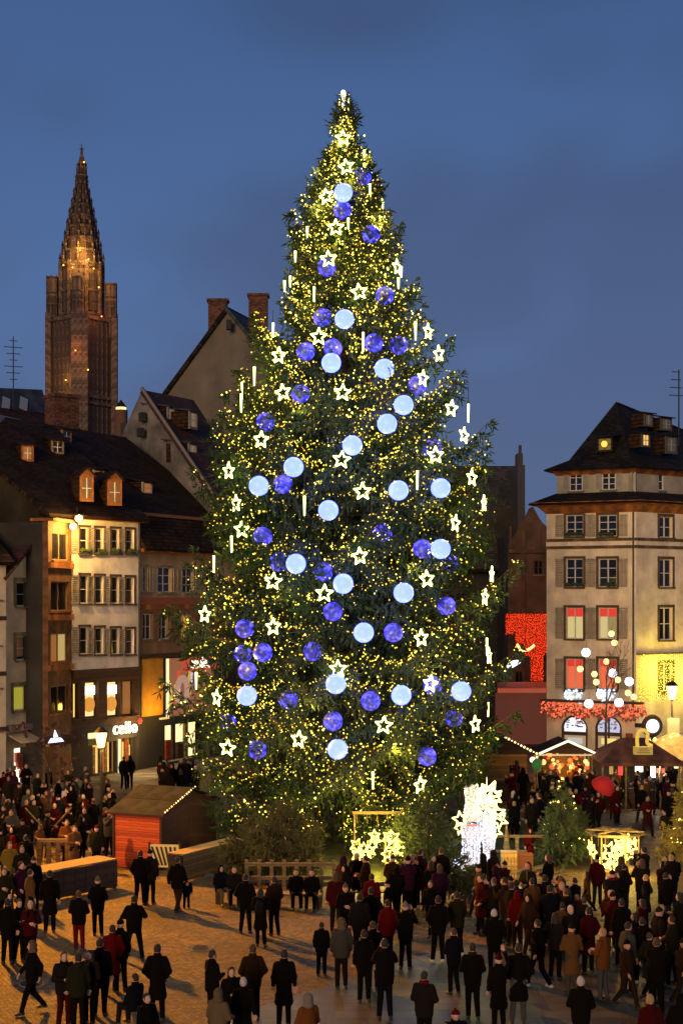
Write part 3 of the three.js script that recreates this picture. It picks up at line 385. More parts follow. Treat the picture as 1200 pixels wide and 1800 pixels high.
{ // (c+d) tall white house with a brown bay at its left side
  const f = new Facade(127, 78, 244, 82.2), root = thing('white_house', 'tall narrow white plastered house with rows of four windows beside the brown bay', 'house', f.A, f.turn), L = f.L, y0 = f.y(1178, 185), y1 = f.y(916, 185);
  const cols = [[141, 157], [168, 183], [196, 211], [222, 236]], rows = [[927, 973], [1011, 1061], [1102, 1150]], holes = [], lits = [];
  rows.forEach(([a, b], j) => cols.forEach(([c, d], i) => holes.push(f.rect(c - (j === 0 && i === 0 ? 0 : 0), a + i * 1.2, d, b, 0))));
  const shops = [[129, 1200, 141, 1264], [150, 1198, 174, 1262], [189, 1197, 212, 1260], [216, 1196, 238, 1258]].map((r) => f.rect(...r));
  mesh('wall', wallGeo([[0, y0], [L, y0], [L, y1], [0, y1]], holes), M.white, root);
  const lintel = mat(0.17, 0.11, 0.06, { map: T.grime, s: 2 });
  holes.forEach((h, i) => { addWindow(root, h, { cols: 1, rows: 2, bar: 0.06, surround: lintel, sw: 0.13, frame: i % 4 < 1 || i === 6 || i === 7 ? M.frame : M.frame, pane: M.glass, shutter: M.shutter, sides: [-1], shutterW: (h[2] - h[0]) * 0.75, flowers: i < 4 }); });
  const yG = f.y(1272, 185), wood = M.shopWood;
  mesh('shop_front', wallGeo([[0, yG - 0.1], [L, yG - 0.1], [L, y0 - 0.004], [0, y0 - 0.004]], shops), wood, root);
  shops.forEach((h, i) => { const s = addWindow(root, h, { cols: 1, rows: 1, bar: 0.08, frame: wood, pane: i === 3 ? M.litDimOrange : i === 0 ? glow(1.2, 0.8, 0.12) : glow(1.25, 0.85, 0.35), sill: wood, deep: 0.3 }); if (i === 1 || i === 2) { const cx = (h[0] + h[2]) / 2, cy = h[1] + (h[3] - h[1]) * 0.36; mb().add(new THREE.CylinderGeometry(0.42, 0.42, 0.05, 20), M4(cx, cy, -0.22, Math.PI / 2)).build('round_display', M.litOrange, s); mb().span(h[0] + 0.1, h[3] - 0.75, -0.25, h[2] - 0.1, h[3] - 0.25, -0.2).build('sign_panel', M.litWhite, s); } });
  mb().span(-0.05, y0 - 0.35, 0.005, L, y0 + 0.1, 0.25).build('shop_cornice', wood, root);
  // ground floor shop: lit entrance and white glowing letters
  const door = f.rect(213, 1296, 251, 1364), sw1 = f.rect(163, 1305, 205, 1366);
  mesh('shop_front', wallGeo([[0, 0], [L, 0], [L, yG - 0.11], [0, yG - 0.11]], [[sw1[0], 0.1, sw1[2], sw1[3]], [sw1[2] + 0.35, 0.05, L - 0.12, sw1[3] + 0.1]]), M.dark, root);
  const w1 = mb().span(sw1[0], 0.1, -0.7, sw1[2], sw1[3], -0.6).build('shop_window', glow(1.2, 0.55, 0.09), root), w2 = mb().span(sw1[2] + 0.35, 0.05, -0.7, L - 0.12, sw1[3] + 0.1, -0.6).build('shop_window', glow(1.1, 0.5, 0.07), root), R = rng(8);
  for (const [w, a, b] of [[w1, sw1[0], sw1[2]], [w2, sw1[2] + 0.35, L - 0.12]]) for (let i = 0; i < 7; i++) { const x = lerp(a + 0.1, b - 0.1, (i + R() * 0.6) / 7); mb().span(x, 0.1, -0.5 - R() * 0.08, x + 0.05 + R() * 0.16, 1.2 + R() * 1.6, -0.4).build('shelf', [M.redWood, M.plank, M.litWarm, M.shopWood][i % 4], w); }
  mb().span(sw1[2] + 0.12, 0, -0.2, sw1[2] + 0.25, sw1[3] + 0.1, 0.1).build('light_strip', M.litCream, root);
  lamp(rgb(1, 0.6, 0.2), 34, f.A.clone().addScaledVector(f.dir, (sw1[2] + L) / 2).addScaledVector(f.n, 1.0).setY(2.3), 14);
  // brown bay
  const g = new Facade(85, 75.2, 126, 77.9), o = new THREE.Group(); o.name = 'bay'; o.position.copy(g.A).sub(f.A).applyAxisAngle(new THREE.Vector3(0, 1, 0), -f.turn); o.rotation.y = g.turn - f.turn; root.add(o);
  const bw = [[92, 936, 123, 985], [90, 1022, 122, 1074], [90, 1113, 121, 1164], [90, 1205, 121, 1252]].map((r) => g.rect(...r)), by = g.y(918, 105), bl = g.L;
  mesh('wall', wallGeo([[0, 0], [bl, 0], [bl, by], [0, by]], bw), mat(0.3, 0.13, 0.045, { map: T.grime, s: 2 }), o);
  bw.forEach((r, i) => addWindow(o, r, { cols: 2, rows: 1, frame: mat(0.3, 0.17, 0.07), pane: i === 2 ? [M.litDimOrange, glow(0.5, 0.35, 0.12)] : M.glass, sill: M.cornice }));
  for (const y of [989, 1080, 1168]) mb().span(-0.02, g.y(y + 10, 105), 0.005, bl, g.y(y, 105), 0.16).build('band', M.cornice, o);
  mb().span(0, 0, -6, bl, by - 0.05, -0.33).build('bay_core', M.darkWall, o);
  mb().span(-0.1, by, -1, bl + 0.1, by + 0.16, 0.35).build('eaves', M.cornice, o);
  mb().span(0.02, 0, -10, 0.3, y1 - 0.05, -0.33).span(L - 0.3, 0, -10, L, y1 - 0.05, -0.33).span(0.3, 0, -10, L - 0.3, 4, -2.2).span(0.3, 4.5, -10, L - 0.3, y1 - 0.05, -0.6).build('house_core', M.darkWall, root);
  mb().span(-0.25, y1 + 0.003, -1, L + 0.3, y1 + 0.22, 0.45).build('eaves', M.cornice, root); mb().rod(new THREE.Vector3(L - 0.06, yG, 0.12), new THREE.Vector3(L - 0.06, y1, 0.12), 0.06, 0.06, 8).build('downpipe', M.zinc, root);
  // big dark roof
  const n = 0; const eL = -2.2, yr = f.y(764, 185, -7), rz = -7.2;
  roofPlane(root, [[eL, y1 + 0.2, 0.6], [L + 0.4, y1 + 0.2, 0.6], [L + 0.4, yr, rz], [eL - 1.5, yr, rz]], M.roof, 0.22); roofPlane(root, [[L + 0.4, y1 + 0.2, -14.5], [eL, y1 + 0.2, -14.5], [eL - 1.5, yr, rz], [L + 0.4, yr, rz]], M.roof, 0.22);
  const slope = (x, t) => new THREE.Vector3(x, lerp(y1 + 0.2, yr, t), lerp(0.6, rz, t)), out = new THREE.Vector3(0, 0, 1);
  const dirCam = new THREE.Vector3(-0.42, 0, 0.9);
  dormer(root, slope(f.u(148) + 0.1, 0.13).add(new THREE.Vector3(0, 0.05, 0.55)), 0.78, 1.5, 1.5, dirCam, { gable: true, pane: glow(0.16, 0.06, 0.015), wall: M.cornice }); dormer(root, slope(f.u(196), 0.11).add(new THREE.Vector3(0, 0.05, 0.55)), 0.84, 1.5, 1.5, dirCam, { gable: true, pane: glow(0.18, 0.065, 0.015), wall: M.cornice });
  dormer(root, slope(f.u(126) + 0.15, 0.55), 0.7, 0.95, 1.2, dirCam, { pane: M.litDimOrange, wall: M.cornice }); dormer(root, slope(f.u(203), 0.68), 0.75, 0.8, 1.2, dirCam, { wall: mat(0.3, 0.18, 0.08) });
}
{ // (e) house with red-brown floors, half behind the tree
  const f = new Facade(245, 82.4, 420, 92), root = thing('shuttered_house', 'brown and cream house with tall shuttered windows half hidden behind the Christmas tree', 'house', f.A, f.turn), L = f.L, y1 = f.y(972, 290), yM = f.y(1068, 290), y0 = f.y(1148, 290);
  const w1 = [[250, 995, 260, 1040], [278, 997, 302, 1041], [321, 999, 341, 1042], [362, 1000, 380, 1043]].map((r) => f.rect(...r)), w2 = [[251, 1079, 268, 1124], [279, 1080, 296, 1124], [318, 1080, 332, 1124], [352, 1080, 368, 1124]].map((r) => f.rect(...r));
  mesh('wall', wallGeo([[0, yM + 0.2], [L, yM + 0.2], [L, y1], [0, y1]], w1), mat(0.5, 0.36, 0.2, { map: T.plaster, s: 3 }), root); mesh('wall', wallGeo([[0, y0], [L, y0], [L, yM - 0.1], [0, yM - 0.1]], w2), mat(0.36, 0.22, 0.1, { map: T.plaster, s: 3 }), root);
  w1.forEach((r, i) => addWindow(root, r, { cols: 2, rows: 3, bar: 0.055, shutter: M.shutter, surround: M.beigeStone, sw: 0.1, shutterW: 0.5 })); w2.forEach((r, i) => addWindow(root, r, { cols: 2, rows: 2, bar: 0.055, shutter: M.shutterBrown, surround: M.stone, sw: 0.1, shutterW: 0.5, pane: i === 2 ? M.litAmber : M.glass }));
  mb().span(-0.03, yM - 0.1, 0.004, L, yM + 0.2, 0.2).build('band', M.cornice, root); mb().span(-0.03, yM + 0.2, 0.004, L, yM + 0.6, 0.06).build('band', mat(0.3, 0.1, 0.05), root); mb().span(-0.05, y0 - 0.25, -0.3, L, y0, 0.3).build('balcony_band', M.timber, root);
  mb().span(-0.2, y1, -1, L, y1 + 0.18, 0.5).build('eaves', M.cornice, root);
  const ya = f.y(905, 290), yr = f.y(775, 290, -8);
  roofPlane(root, [[-0.2, y1 + 0.15, 0.65], [L, y1 + 0.15, 0.65], [L, ya, -0.6], [-0.2, ya, -0.6]], M.roof, 0.18); mb().span(-0.25, ya - 0.1, -1, L, ya + 0.08, -0.45).build('cornice', mat(0.26, 0.12, 0.05), root);
  roofPlane(root, [[-0.2, ya + 0.08, -0.45], [L, ya + 0.08, -0.45], [L, yr, -9], [-1.2, yr, -9]], M.roof, 0.2); roofPlane(root, [[L, ya, -18], [-0.2, ya, -18], [-1.2, yr, -9], [L, yr, -9]], M.roof, 0.2);
  const sl = (x, t) => new THREE.Vector3(x, lerp(ya, yr, t), lerp(-0.45, -9, t)), o = new THREE.Vector3(0, 0, 1);
  for (const [px, t] of [[246, 0.32], [314, 0.24]]) dormer(root, sl(f.u(px) + 0.35, t), 0.95, 0.75, 1.3, o, { wall: M.shutter, pane: M.litDimOrange }); dormer(root, sl(f.u(272) + 0.8, 0.78), 0.9, 0.8, 1.3, o, { wall: mat(0.3, 0.18, 0.08) });
  // modern shop: amber wall, bright banner front
  const ba = f.rect(249, 1152, 284, 1258), bs = f.rect(292, 1152, 385, 1256), gs = f.rect(290, 1272, 345, 1345), yS = f.y(1262, 290);
  mesh('shop_front', wallGeo([[0, 0], [L, 0], [L, y0 - 0.26], [0, y0 - 0.26]], [[bs[0], bs[1], bs[2], bs[3] - 0.1], [gs[0], 0.1, gs[2] + 1.5, gs[3]]]), M.dark, root);
  const am = mb().span(ba[0], ba[1], 0.01, ba[2], ba[3], 0.12).build('amber_wall', mat(0.62, 0.3, 0.03, { map: T.plaster, s: 3 }), root);
  lamp(rgb(1, 0.55, 0.06), 9, f.A.clone().addScaledVector(f.dir, (ba[0] + ba[2]) / 2).addScaledVector(f.n, 1.1).setY(ba[1] + 0.4), 10); mb().box((ba[0] + ba[2]) / 2, ba[1] - 0.12, 0.9, 0.8, 0.1, 0.16).build('light_strip', M.litWarm, root);  // uplight strip and its lamp are added to brighten the amber wall
  const bsw = mb().span(bs[0], bs[1], -0.5, bs[2], bs[3] - 0.1, -0.4).build('shop_window', glow(0.26, 0.1, 0.045), root), R = rng(12), W = bs[2] - bs[0], H = bs[3] - bs[1];
  const cols = [glow(0.7, 0.06, 0.03), glow(0.6, 0.42, 0.1), glow(0.5, 0.55, 0.75), glow(0.25, 0.06, 0.2), glow(0.7, 0.35, 0.05)];
  for (let i = 0; i < 9; i++) { const a = R(), y = bs[1] + H * 0.35 + R() * H * 0.3; mb().span(bs[0] + W * a * 0.9, y - H * 0.2 * R() - 0.2, -0.39 + i * 0.02, bs[0] + W * a * 0.9 + 0.25 + 0.25 * R(), y + 0.5, -0.38 + i * 0.02).build('poster_strip', cols[i % 5], bsw); }
  mb().add(new THREE.TorusGeometry(0.75, 0.2, 8, 24), M4(bs[0] + W * 0.33, bs[1] + H * 0.42, -0.12, 0, 0, 0, 0.7, 1, 1)).build('round_ornament', glow(0.42, 0.24, 0.16), bsw);
  mb().span(bs[0] + 0.05, bs[1], -0.06, bs[0] + 0.24, bs[3] - 0.1, 0.06).build('light_strip', M.litCream, root);
  mb().span(bs[0] + W * 0.3, bs[3] - 0.95, -0.05, bs[2], bs[3] - 0.12, 0.05).build('sign_panel', glow(0.5, 0.05, 0.03), root);
  mesh('lettering', textGeo('coder', 0.62).applyMatrix4(M4(bs[0] + W * 0.62, bs[3] - 0.8, 0.06)), M.litWhite, root);
  mb().span(gs[0], 0.1, -1.2, gs[2] + 1.5, gs[3], -1.1).build('shop_window', glow(1.3, 1.05, 0.5), root); for (const [dx, dw, hh] of [[0.5, 0.3, 1], [1.15, 0.5, 0.55], [1.9, 0.22, 1], [2.4, 0.6, 0.45], [3.2, 0.3, 1]]) mb().span(gs[0] + dx, 0.1, -0.9, gs[0] + dx + dw, lerp(0.1, gs[3], hh), -0.7).build('display_column', [M.plank, M.redWood, M.shopWood][Math.round(dx) % 3], root);
  mb().span(0, 0, -9, 0.3, y1 - 0.1, -0.33).span(0.3, 0, -9, L, y0 - 0.5, -2).span(0.3, y0, -9, L, y1 - 0.1, -0.5).build('house_core', M.darkWall, root);
  const sg = new Facade(127, 78, 244, 82.2);
  const s = thing('shop_sign', 'white glowing shop lettering above the lit entrance of the white house', 'sign', P(221, 1289, 80.2), sg.turn); mesh('lettering', textGeo('celio', 0.62).applyMatrix4(M4(-0.05, 0, 0)), M.litWhite, s); const st = mb(); for (let i = 0; i < 3; i++) st.box(0, 0, 0, 0.36, 0.09, 0.06, 0, 0, i * Math.PI / 3); mesh('asterisk', st.geo().applyMatrix4(M4(1.12, 0.62, 0.05)), M.litRed, s); mb().box(0, 0.25, -0.5, 0.08, 0.08, 0.95).build('bracket', M.iron, s);
  const s2 = thing('shop_sign', 'small blue white glowing shop logo under the trees at the left', 'sign', P(98, 1305, 74.6), sg.turn); mesh('logo', mb().poly([[-0.5, 0, 0], [0.6, 0, 0], [0.4, 0.22, 0], [-0.3, 0.24, 0]], 0.05).poly([[-0.12, 0.27, 0], [0.2, 0.27, 0], [-0.02, 0.66, 0]], 0.05).geo(), M.litBlueWhite, s2); mb().box(0.6, 0.1, -0.06, 2.6, 0.5, 0.06).build('sign_board', M.shopWood, s2);
  const s3 = thing('shop_sign', 'flat cream lit shop sign box beside the lamp post', 'sign', P(165, 1293, 77.6), sg.turn); mesh('light_box', boxGeo(0.75, 0.3, 0.12), M.litCream, s3); mb().box(0, -0.35, 0, 0.7, 0.35, 0.1).build('sign_board', mat(0.3, 0.33, 0.08), s3);
}
{ // plain walls and roofs behind, left
  const f = new Facade(-60, 82, 86, 86), root = thing('rendered_house', 'dark rendered house wall with a sloping metal roof edge behind the gabled house', 'house', f.A, f.turn), q = (px, py, z = 0) => [f.u(px, z), f.y(py, px, z), z];
  mb().poly([[f.u(-60), 0, 0], [f.u(85), 0, 0], q(85, 806), q(8, 757), q(-60, 745)], 0.3).build('wall', M.dimWall, root);
  roofPlane(root, [q(-60, 742), q(8, 754), q(86, 803), q(128, 790, -4), q(100, 752, -7), q(-60, 715, -8)], M.zinc, 0.15);
  mb().rod(new THREE.Vector3(...q(8, 753)).add(new THREE.Vector3(0, 0.02, 0.1)), new THREE.Vector3(...q(86, 803)).add(new THREE.Vector3(0, 0.02, 0.1)), 0.09).build('verge', mat(0.4, 0.36, 0.33), root);
  for (let i = 0; i < 6; i++) { const a = i / 6; mb().rod(new THREE.Vector3(...q(lerp(14, 80, a), lerp(757, 798, a))).add(new THREE.Vector3(0, 0.06, 0)), new THREE.Vector3(...q(lerp(30, 112, a), lerp(745, 786, a), -5)).add(new THREE.Vector3(0, 0.06, 0)), 0.04).build('roof_seam', M.zinc, root); }
  dormer(root, new THREE.Vector3(...q(106, 905, 1.2)), 1.3, 2.1, 2.5, new THREE.Vector3(0, 0, 1), { gable: true, wall: mat(0.4, 0.36, 0.32, { map: T.grime, s: 2 }), frame: M.frameDark });
  const g = new Facade(-90, 96, 210, 104), r2 = thing('long_roof_house', 'house with a long dark tiled roof and skylights below the cathedral tower', 'house', g.A, g.turn), q2 = (px, py, z = 0) => [g.u(px, z), g.y(py, px, z), z];
  mb().span(0, 0, -9, g.L, g.y(770, 50), 0).build('wall', M.darkWall, r2);
  roofPlane(r2, [q2(-90, 790, 0.5), q2(170, 790, 0.5), q2(132, 742, -4), q2(88, 727, -6), q2(-90, 705, -6)], M.roof, 0.2);
  roofPlane(r2, [q2(-90, 735, -9), q2(88, 735, -9), q2(75, 685, -12), q2(-90, 678, -12)], M.zinc, 0.2); for (const x of [12, 43]) mb().poly([q2(x - 8, 716, -9.6), q2(x + 5, 722, -9.6), q2(x + 7, 702, -10.7), q2(x - 6, 696, -10.7)], 0.06).build('skylight', mat(0.3, 0.33, 0.38, { rough: 0.1 }), r2);
  const ch = mb(); ch.span(q2(90, 0, -3)[0], q2(0, 745, -3)[1] - 3, -4, q2(133, 0, -3)[0], g.y(700, 110, -3), -2.4).span(q2(88, 0, -3)[0], g.y(700, 110, -3), -4.15, q2(135, 0, -3)[0], g.y(694, 110, -3), -2.25); ch.build('chimney', M.brick, r2);
  const an = thing('roof_antenna', 'thin comb-like aerial on the roof at the left edge', 'antenna', new THREE.Vector3(...q2(24, 702, -7)).applyMatrix4(M4(0, 0, 0, 0, g.turn)).add(g.A)), am = mb().cyl(0, -0.5, 0, 0.05, 0.04, 5.2, 6); am.build('mast', M.iron, an); for (let i = 0; i < 7; i++) mb().box(0, 1.5 + i * 0.48, 0, 0.6 + 0.4 * ((i * 7) % 3), 0.05, 0.05, 0.4).build('crossbar', M.iron, an);
}
{ // red roofed gable house and the great bare gable with chimneys
  const D = 97, root = thing('red_roof_house', 'steep red tiled roof with three dormers and a grey gable beside the big bare gable', 'house', P(250, HORIZON, D).setY(0)), o = root.position, q = (px, py, d = D) => P(px, py, d).sub(o);
  const a = q(250, 685, D), b = q(340, 703, D + 6), c = q(478, 910, D - 1), d = q(384, 884, D - 7), e = q(203, 790, D + 3);
  roofPlane(root, [d, c, b, a], M.roofRed, 0.25); mb().poly([e, q(203, 1300, D + 3).setY(0), q(384, 1300, D - 7).setY(0), d, a], 0.3).build('gable_wall', mat(0.26, 0.24, 0.22, { map: T.grime, s: 5 }), root);
  mb().rod(a.clone().add(new THREE.Vector3(0, 0.1, 0.2)), d.clone().add(new THREE.Vector3(0, 0.1, 0.2)), 0.13, 0.13, 4).build('verge', mat(0.2, 0.17, 0.14), root); mb().poly([a, b, q(300, 790, D + 12), e], 0.2).build('roof', M.roofRed, root);
  mb().poly([q(384, 1300, D - 7).setY(0), q(478, 1300, D - 1).setY(0), c, d], 0.3).build('wall', M.darkWall, root);
  const fw = new THREE.Vector3().subVectors(d, a).setY(0).normalize(), along = new THREE.Vector3().subVectors(b, a).setY(0).normalize(), nrm = new THREE.Vector3(-along.z, 0, along.x);
  for (const [x, y] of [[303, 748], [341, 755], [340, 812]]) { const t = clamp((y - 690) / 200, 0, 1); dormer(root, q(x, y, lerp(D + 2, D - 5, t) - 0.6), 1.0, 1.25, 1.8, nrm, { wall: mat(0.16, 0.16, 0.17), pane: glow(0.16, 0.09, 0.05), roof: M.zinc }); }
  for (const [x, y] of [[252, 735], [249, 762]]) mb().box(q(x, y, D - 0.2).x, q(x, y, D).y, q(x, y, D - 0.6).z, 0.35, 0.6, 0.5, 0.6).build('gable_vent', M.dark, root);
  const D2 = 112, r2 = thing('tall_gable_house', 'tall house with a bare dark gable wall, bluish roof strip and two brick chimneys', 'house', P(395, HORIZON, D2).setY(0)), o2 = r2.position, p = (px, py, d = D2) => P(px, py, d).sub(o2);
  const A = p(398, 545), B = p(278, 712, D2 + 2), C = p(520, 690, D2 - 4);
  mb().poly([p(278, 1200, D2 + 2).setY(0), p(520, 1200, D2 - 4).setY(0), C, A, B], 0.4).build('gable_wall', mat(0.16, 0.14, 0.105, { map: T.plaster, s: 8 }), r2);
  roofPlane(r2, [C.clone().add(new THREE.Vector3(0, 0.2, 0.3)), p(580, 650, D2 + 10), p(440, 560, D2 + 16), A.clone().add(new THREE.Vector3(0, 0.25, 0.4))], mat(0.05, 0.08, 0.09, { map: T.tiles, s: 4 }), 0.3); roofPlane(r2, [A.clone().add(new THREE.Vector3(0, 0.25, 0.4)), p(440, 560, D2 + 16), p(320, 700, D2 + 18), B.clone().add(new THREE.Vector3(-0.3, 0, 0.3))], M.roofSlate, 0.3);
  for (const [x0, x1, y, yb, d, m] of [[366, 399, 529, 590, D2 + 3, M.brick], [437, 470, 520, 600, D2 + 1, M.brick]]) { const l = p(x0, y, d), r = p(x1, yb, d); mb().span(l.x, r.y - 1, l.z - 1, r.x, l.y, l.z).span(l.x - 0.12, l.y, l.z - 1.12, r.x + 0.12, l.y + 0.2, l.z + 0.12).build('chimney', m, r2); }
  for (const [x, y] of [[403, 572], [377, 746], [380, 770]]) { const v = p(x, y, D2 - 1); mb().box(v.x, v.y, v.z + 0.2, 0.4, 0.75, 0.5).build('gable_vent', M.dark, r2); }
}
// wall lamps at the eaves of the white house, and the same kind of floodlight on the houses left of the frame
{
  const flood = (pos, to, name, label) => { const o = thing('floodlight', label, 'floodlight', pos); o.lookAt(to); mb().box(0, 0, -0.1, 0.5, 0.36, 0.2).build('housing', M.iron, o); mb().box(0, 0, 0.02, 0.42, 0.28, 0.03).build('lamp_glass', glow(14, 8, 2), o); mb().rod(new THREE.Vector3(0, 0.1, -0.2), new THREE.Vector3(0, 0.3, -0.7), 0.03).build('bracket', M.iron, o); return o; };
  const p1 = P(139, 911, 77.2), p2 = P(129, 925, 77.4);
  for (const [p, l] of [[p1, 'upper of two glaring wall floodlights under the white house eaves'], [p2, 'lower of two glaring wall floodlights beside the top window of the white house']]) { const o = flood(p, p.clone().add(new THREE.Vector3(1.5, -2, 3)), 'floodlight', l); o.children[1].geometry = new THREE.SphereGeometry(0.19, 12, 8); }
  lamp(rgb(1, 0.55, 0.13), 80, p1.clone().add(new THREE.Vector3(0.35, -0.3, 0.9)), 8); lamp(rgb(1, 0.55, 0.13), 35, p2.clone().add(new THREE.Vector3(0.2, -0.4, 1.0)), 8);
  const q = new THREE.Vector3(-19.5, 13.5, -62), to = new THREE.Vector3(-4.6, 0, -44.5);
  const o = flood(q, to, 'floodlight', 'glaring street floodlight on a tall pole beyond the left house row'); spot(rgb(1, 0.34, 0.008), 6000, q.clone().add(new THREE.Vector3(0.25, -0.15, 0.3)), to, 0.56, 1, 22);
  const q2 = new THREE.Vector3(-24, 9.5, -45), t2 = new THREE.Vector3(-7.6, 0.8, -52.5); flood(q2, t2, 'floodlight', 'glaring floodlight on a low pole left of the square, aimed at the red hut'); spot(rgb(1, 0.5, 0.1), 1500, q2.clone().add(t2.clone().sub(q2).normalize().multiplyScalar(0.3)), t2, 0.17, 1, 14); tag(mb().rod(new THREE.Vector3(-24.4, 0, -45), new THREE.Vector3(-24.4, 9.7, -45), 0.1, 0.07, 8).build('lamp_pole', M.iron), 'low iron pole carrying the floodlight aimed at the red hut', 'pole');
  const pole = mb().rod(new THREE.Vector3(-19.9, 0, -62.5), new THREE.Vector3(-19.9, 13.7, -62.5), 0.12, 0.08, 8).build('lamp_pole', M.iron); tag(pole, 'tall iron pole carrying the street floodlight left of the half-timbered house', 'pole');
}
// ---------------------------------------------------------------- corner building at the right
function bulbCloud(name, pts, r, m, parent, seed = 5) { const im = new THREE.InstancedMesh(new THREE.OctahedronGeometry(1, 0), m, pts.length), R = rng(seed), q = new THREE.Matrix4(); pts.forEach((p, i) => { const s = r * (0.6 + 0.8 * R()); im.setMatrixAt(i, q.makeScale(s, s, s).setPosition(p)); }); im.name = parent === scene ? numbered(name) : name; im.userData.kind = 'stuff'; parent.add(im); return im; }
{
  const fA = new Facade(960, 88, 1117, 85.6), fB = new Facade(1117, 85.6, 1330, 92.2), root = thing('corner_building', 'cream corner building with hipped dark roof, red-lit windows and arched shop fronts at the right', 'building', [0, 0, 0]);
  const face = (f, off = 0, o = root) => { const g = new THREE.Group(); g.name = 'facade'; g.position.copy(f.A).addScaledVector(f.n, off); g.rotation.y = f.turn; o.add(g); return g; };
  const y1 = fA.y(893, 1040), gA = face(fA), gB = face(fB), back = 12;
  // front openings
  const rows = [[905, 943], [982, 1032], [1068, 1123], [1158, 1211]], xs = [[994, 1024], [1051, 1083]], wins = rows.map(([a, b]) => xs.map(([c, d]) => fA.rect(c, a, d, b)));
  const arch = [[986, 1257, 1032, 1330], [1045, 1258, 1092, 1330]].map((r) => ({ arch: 1, r: fA.rect(...r) })), oval = fA.rect(0, 0, 0, 0);
  for (const a of arch) a.r[1] = 0.1;
  mesh('wall', wallGeo([[0, 0], [fA.L, 0], [fA.L, y1], [0, y1]], [...wins.flat(), ...arch]), M.cream, gA);
  const sur = mat(0.2, 0.12, 0.06, { map: T.grime, s: 2 }), redC = glow(0.75, 0.03, 0.02), creamPane = glow(0.62, 0.5, 0.2), redPane = glow(0.85, 0.13, 0.05);
  wins.forEach((ws, j) => ws.forEach((r, i) => addWindow(gA, r, { cols: 2, rows: j > 1 ? 1 : 3, surround: sur, sw: 0.15, bar: 0.06, pane: j === 2 ? (i ? [creamPane, glow(0.3, 0.22, 0.08)] : creamPane) : j === 3 ? redPane : M.glass, curtain: j === 2 ? redC : j === 3 ? redC : undefined, curtainH: j === 3 ? 0.22 : 0.26, flowers: j < 2, shutter: M.shutter, shutterW: 0.5 })));
  wins[3].forEach((r, i) => { const b = []; const R = rng(20 + i); for (let k = 0; k < 34; k++) b.push(new THREE.Vector3(lerp(r[0], r[2], R()), r[1] - 0.05 - R() * 0.85 * (0.4 + 0.6 * R()), 0.12 + 0.3 * R())); const o = thing('frosted_garland', (i ? 'right' : 'left') + ' of two white frosted glowing garlands hung below the red-lit windows', 'garland', fA.A, fA.turn, 'frosted garlands below the red-lit windows'); bulbCloud('bulb', b, 0.1, glow(1.0, 1.2, 1.5), o, i + 3); mb().span(r[0] - 0.1, r[1] - 0.18, 0.12, r[2] + 0.1, r[1] - 0.1, 0.3).build('flower_box', M.iron, o); });
  arch.forEach((a, i) => {
    const [x0, y0, x1, yt] = a.r, r = (x1 - x0) / 2, cx = (x0 + x1) / 2, cy = yt - r, z = -0.12, fr = mb();
    fr.add(new THREE.TorusGeometry(r - 0.05, 0.085, 6, 24, Math.PI), M4(cx, cy, z)).span(x0, y0, z - 0.05, x0 + 0.14, cy, z + 0.05).span(x1 - 0.14, y0, z - 0.05, x1, cy, z + 0.05).span(x0 + 0.14, cy - 0.42, z - 0.05, x1 - 0.14, cy - 0.2, z + 0.06); if (i) fr.span(cx - 0.05, y0, z - 0.04, cx + 0.05, yt - 0.12, z + 0.04);
    const w = fr.build('arched_window', M.frameDark, gA), sh = new THREE.Shape(); sh.moveTo(x0 + 0.06, cy - 0.22); sh.lineTo(x1 - 0.06, cy - 0.22); sh.lineTo(x1 - 0.06, cy); sh.absarc(cx, cy, r - 0.06, 0, Math.PI, false);
    const sg = new THREE.ShapeGeometry(sh, 20); sg.translate(0, 0, -0.2); mesh('fanlight', sg, i ? glow(0.55, 0.56, 0.75) : glow(1.1, 1.08, 1.25), w);
    mb().span(x0 + 0.1, 0.1, -0.24, x1 - 0.1, cy - 0.43, -0.2).build('shop_window', glow(0.42, 0.26, 0.13), w); mb().box(cx, cy - 0.75, -0.1, (x1 - x0) * 0.55, 0.36, 0.08).build('glowing_sign', i ? glow(0.95, 0.7, 0.2) : glow(0.5, 0.5, 0.46), w);
    const R = rng(31 + i), dots = mb(); for (let k = 0; k < 14; k++) dots.box(cx + (R() - 0.5) * r * 1.3, cy - 0.05 + R() * r * 0.7, -0.185, 0.1 + 0.16 * R(), 0.08, 0.02); dots.build('window_decal', mat(0.35, 0.35, 0.4), w);
  });
  const bands = (f, g) => { for (const [a, b, z, m] of [[945, 950, 0.14, sur], [950, 958, 0.06, M.cream], [958, 963, 0.12, sur]]) mb().span(-0.02, f.y(b, 1117), 0.003, f.L, f.y(a, 1117), z).build('string_course', m, g); };
  bands(fA, gA); bands(fB, gB);
  const rB = [[908, 945], [983, 1032], [1068, 1125], [1166, 1215]], wB = rB.flatMap(([a, b]) => [[1158, 1181], [1226, 1252]].map(([c, d]) => fB.rect(c, a, d, b)));
  mesh('wall', wallGeo([[0, 0], [fB.L, 0], [fB.L, y1], [0, y1]], wB), M.cream, gB); wB.forEach((r) => addWindow(gB, r, { cols: 2, rows: 2, surround: sur, sw: 0.17, bar: 0.06 }));
  // cornice and skirt roof, set-back upper storey, hipped roof
  const n2 = (p, a, b, off) => p.clone().addScaledVector(a, off).addScaledVector(b, off), corner = fA.B, up = (v, y) => v.clone().setY(y);
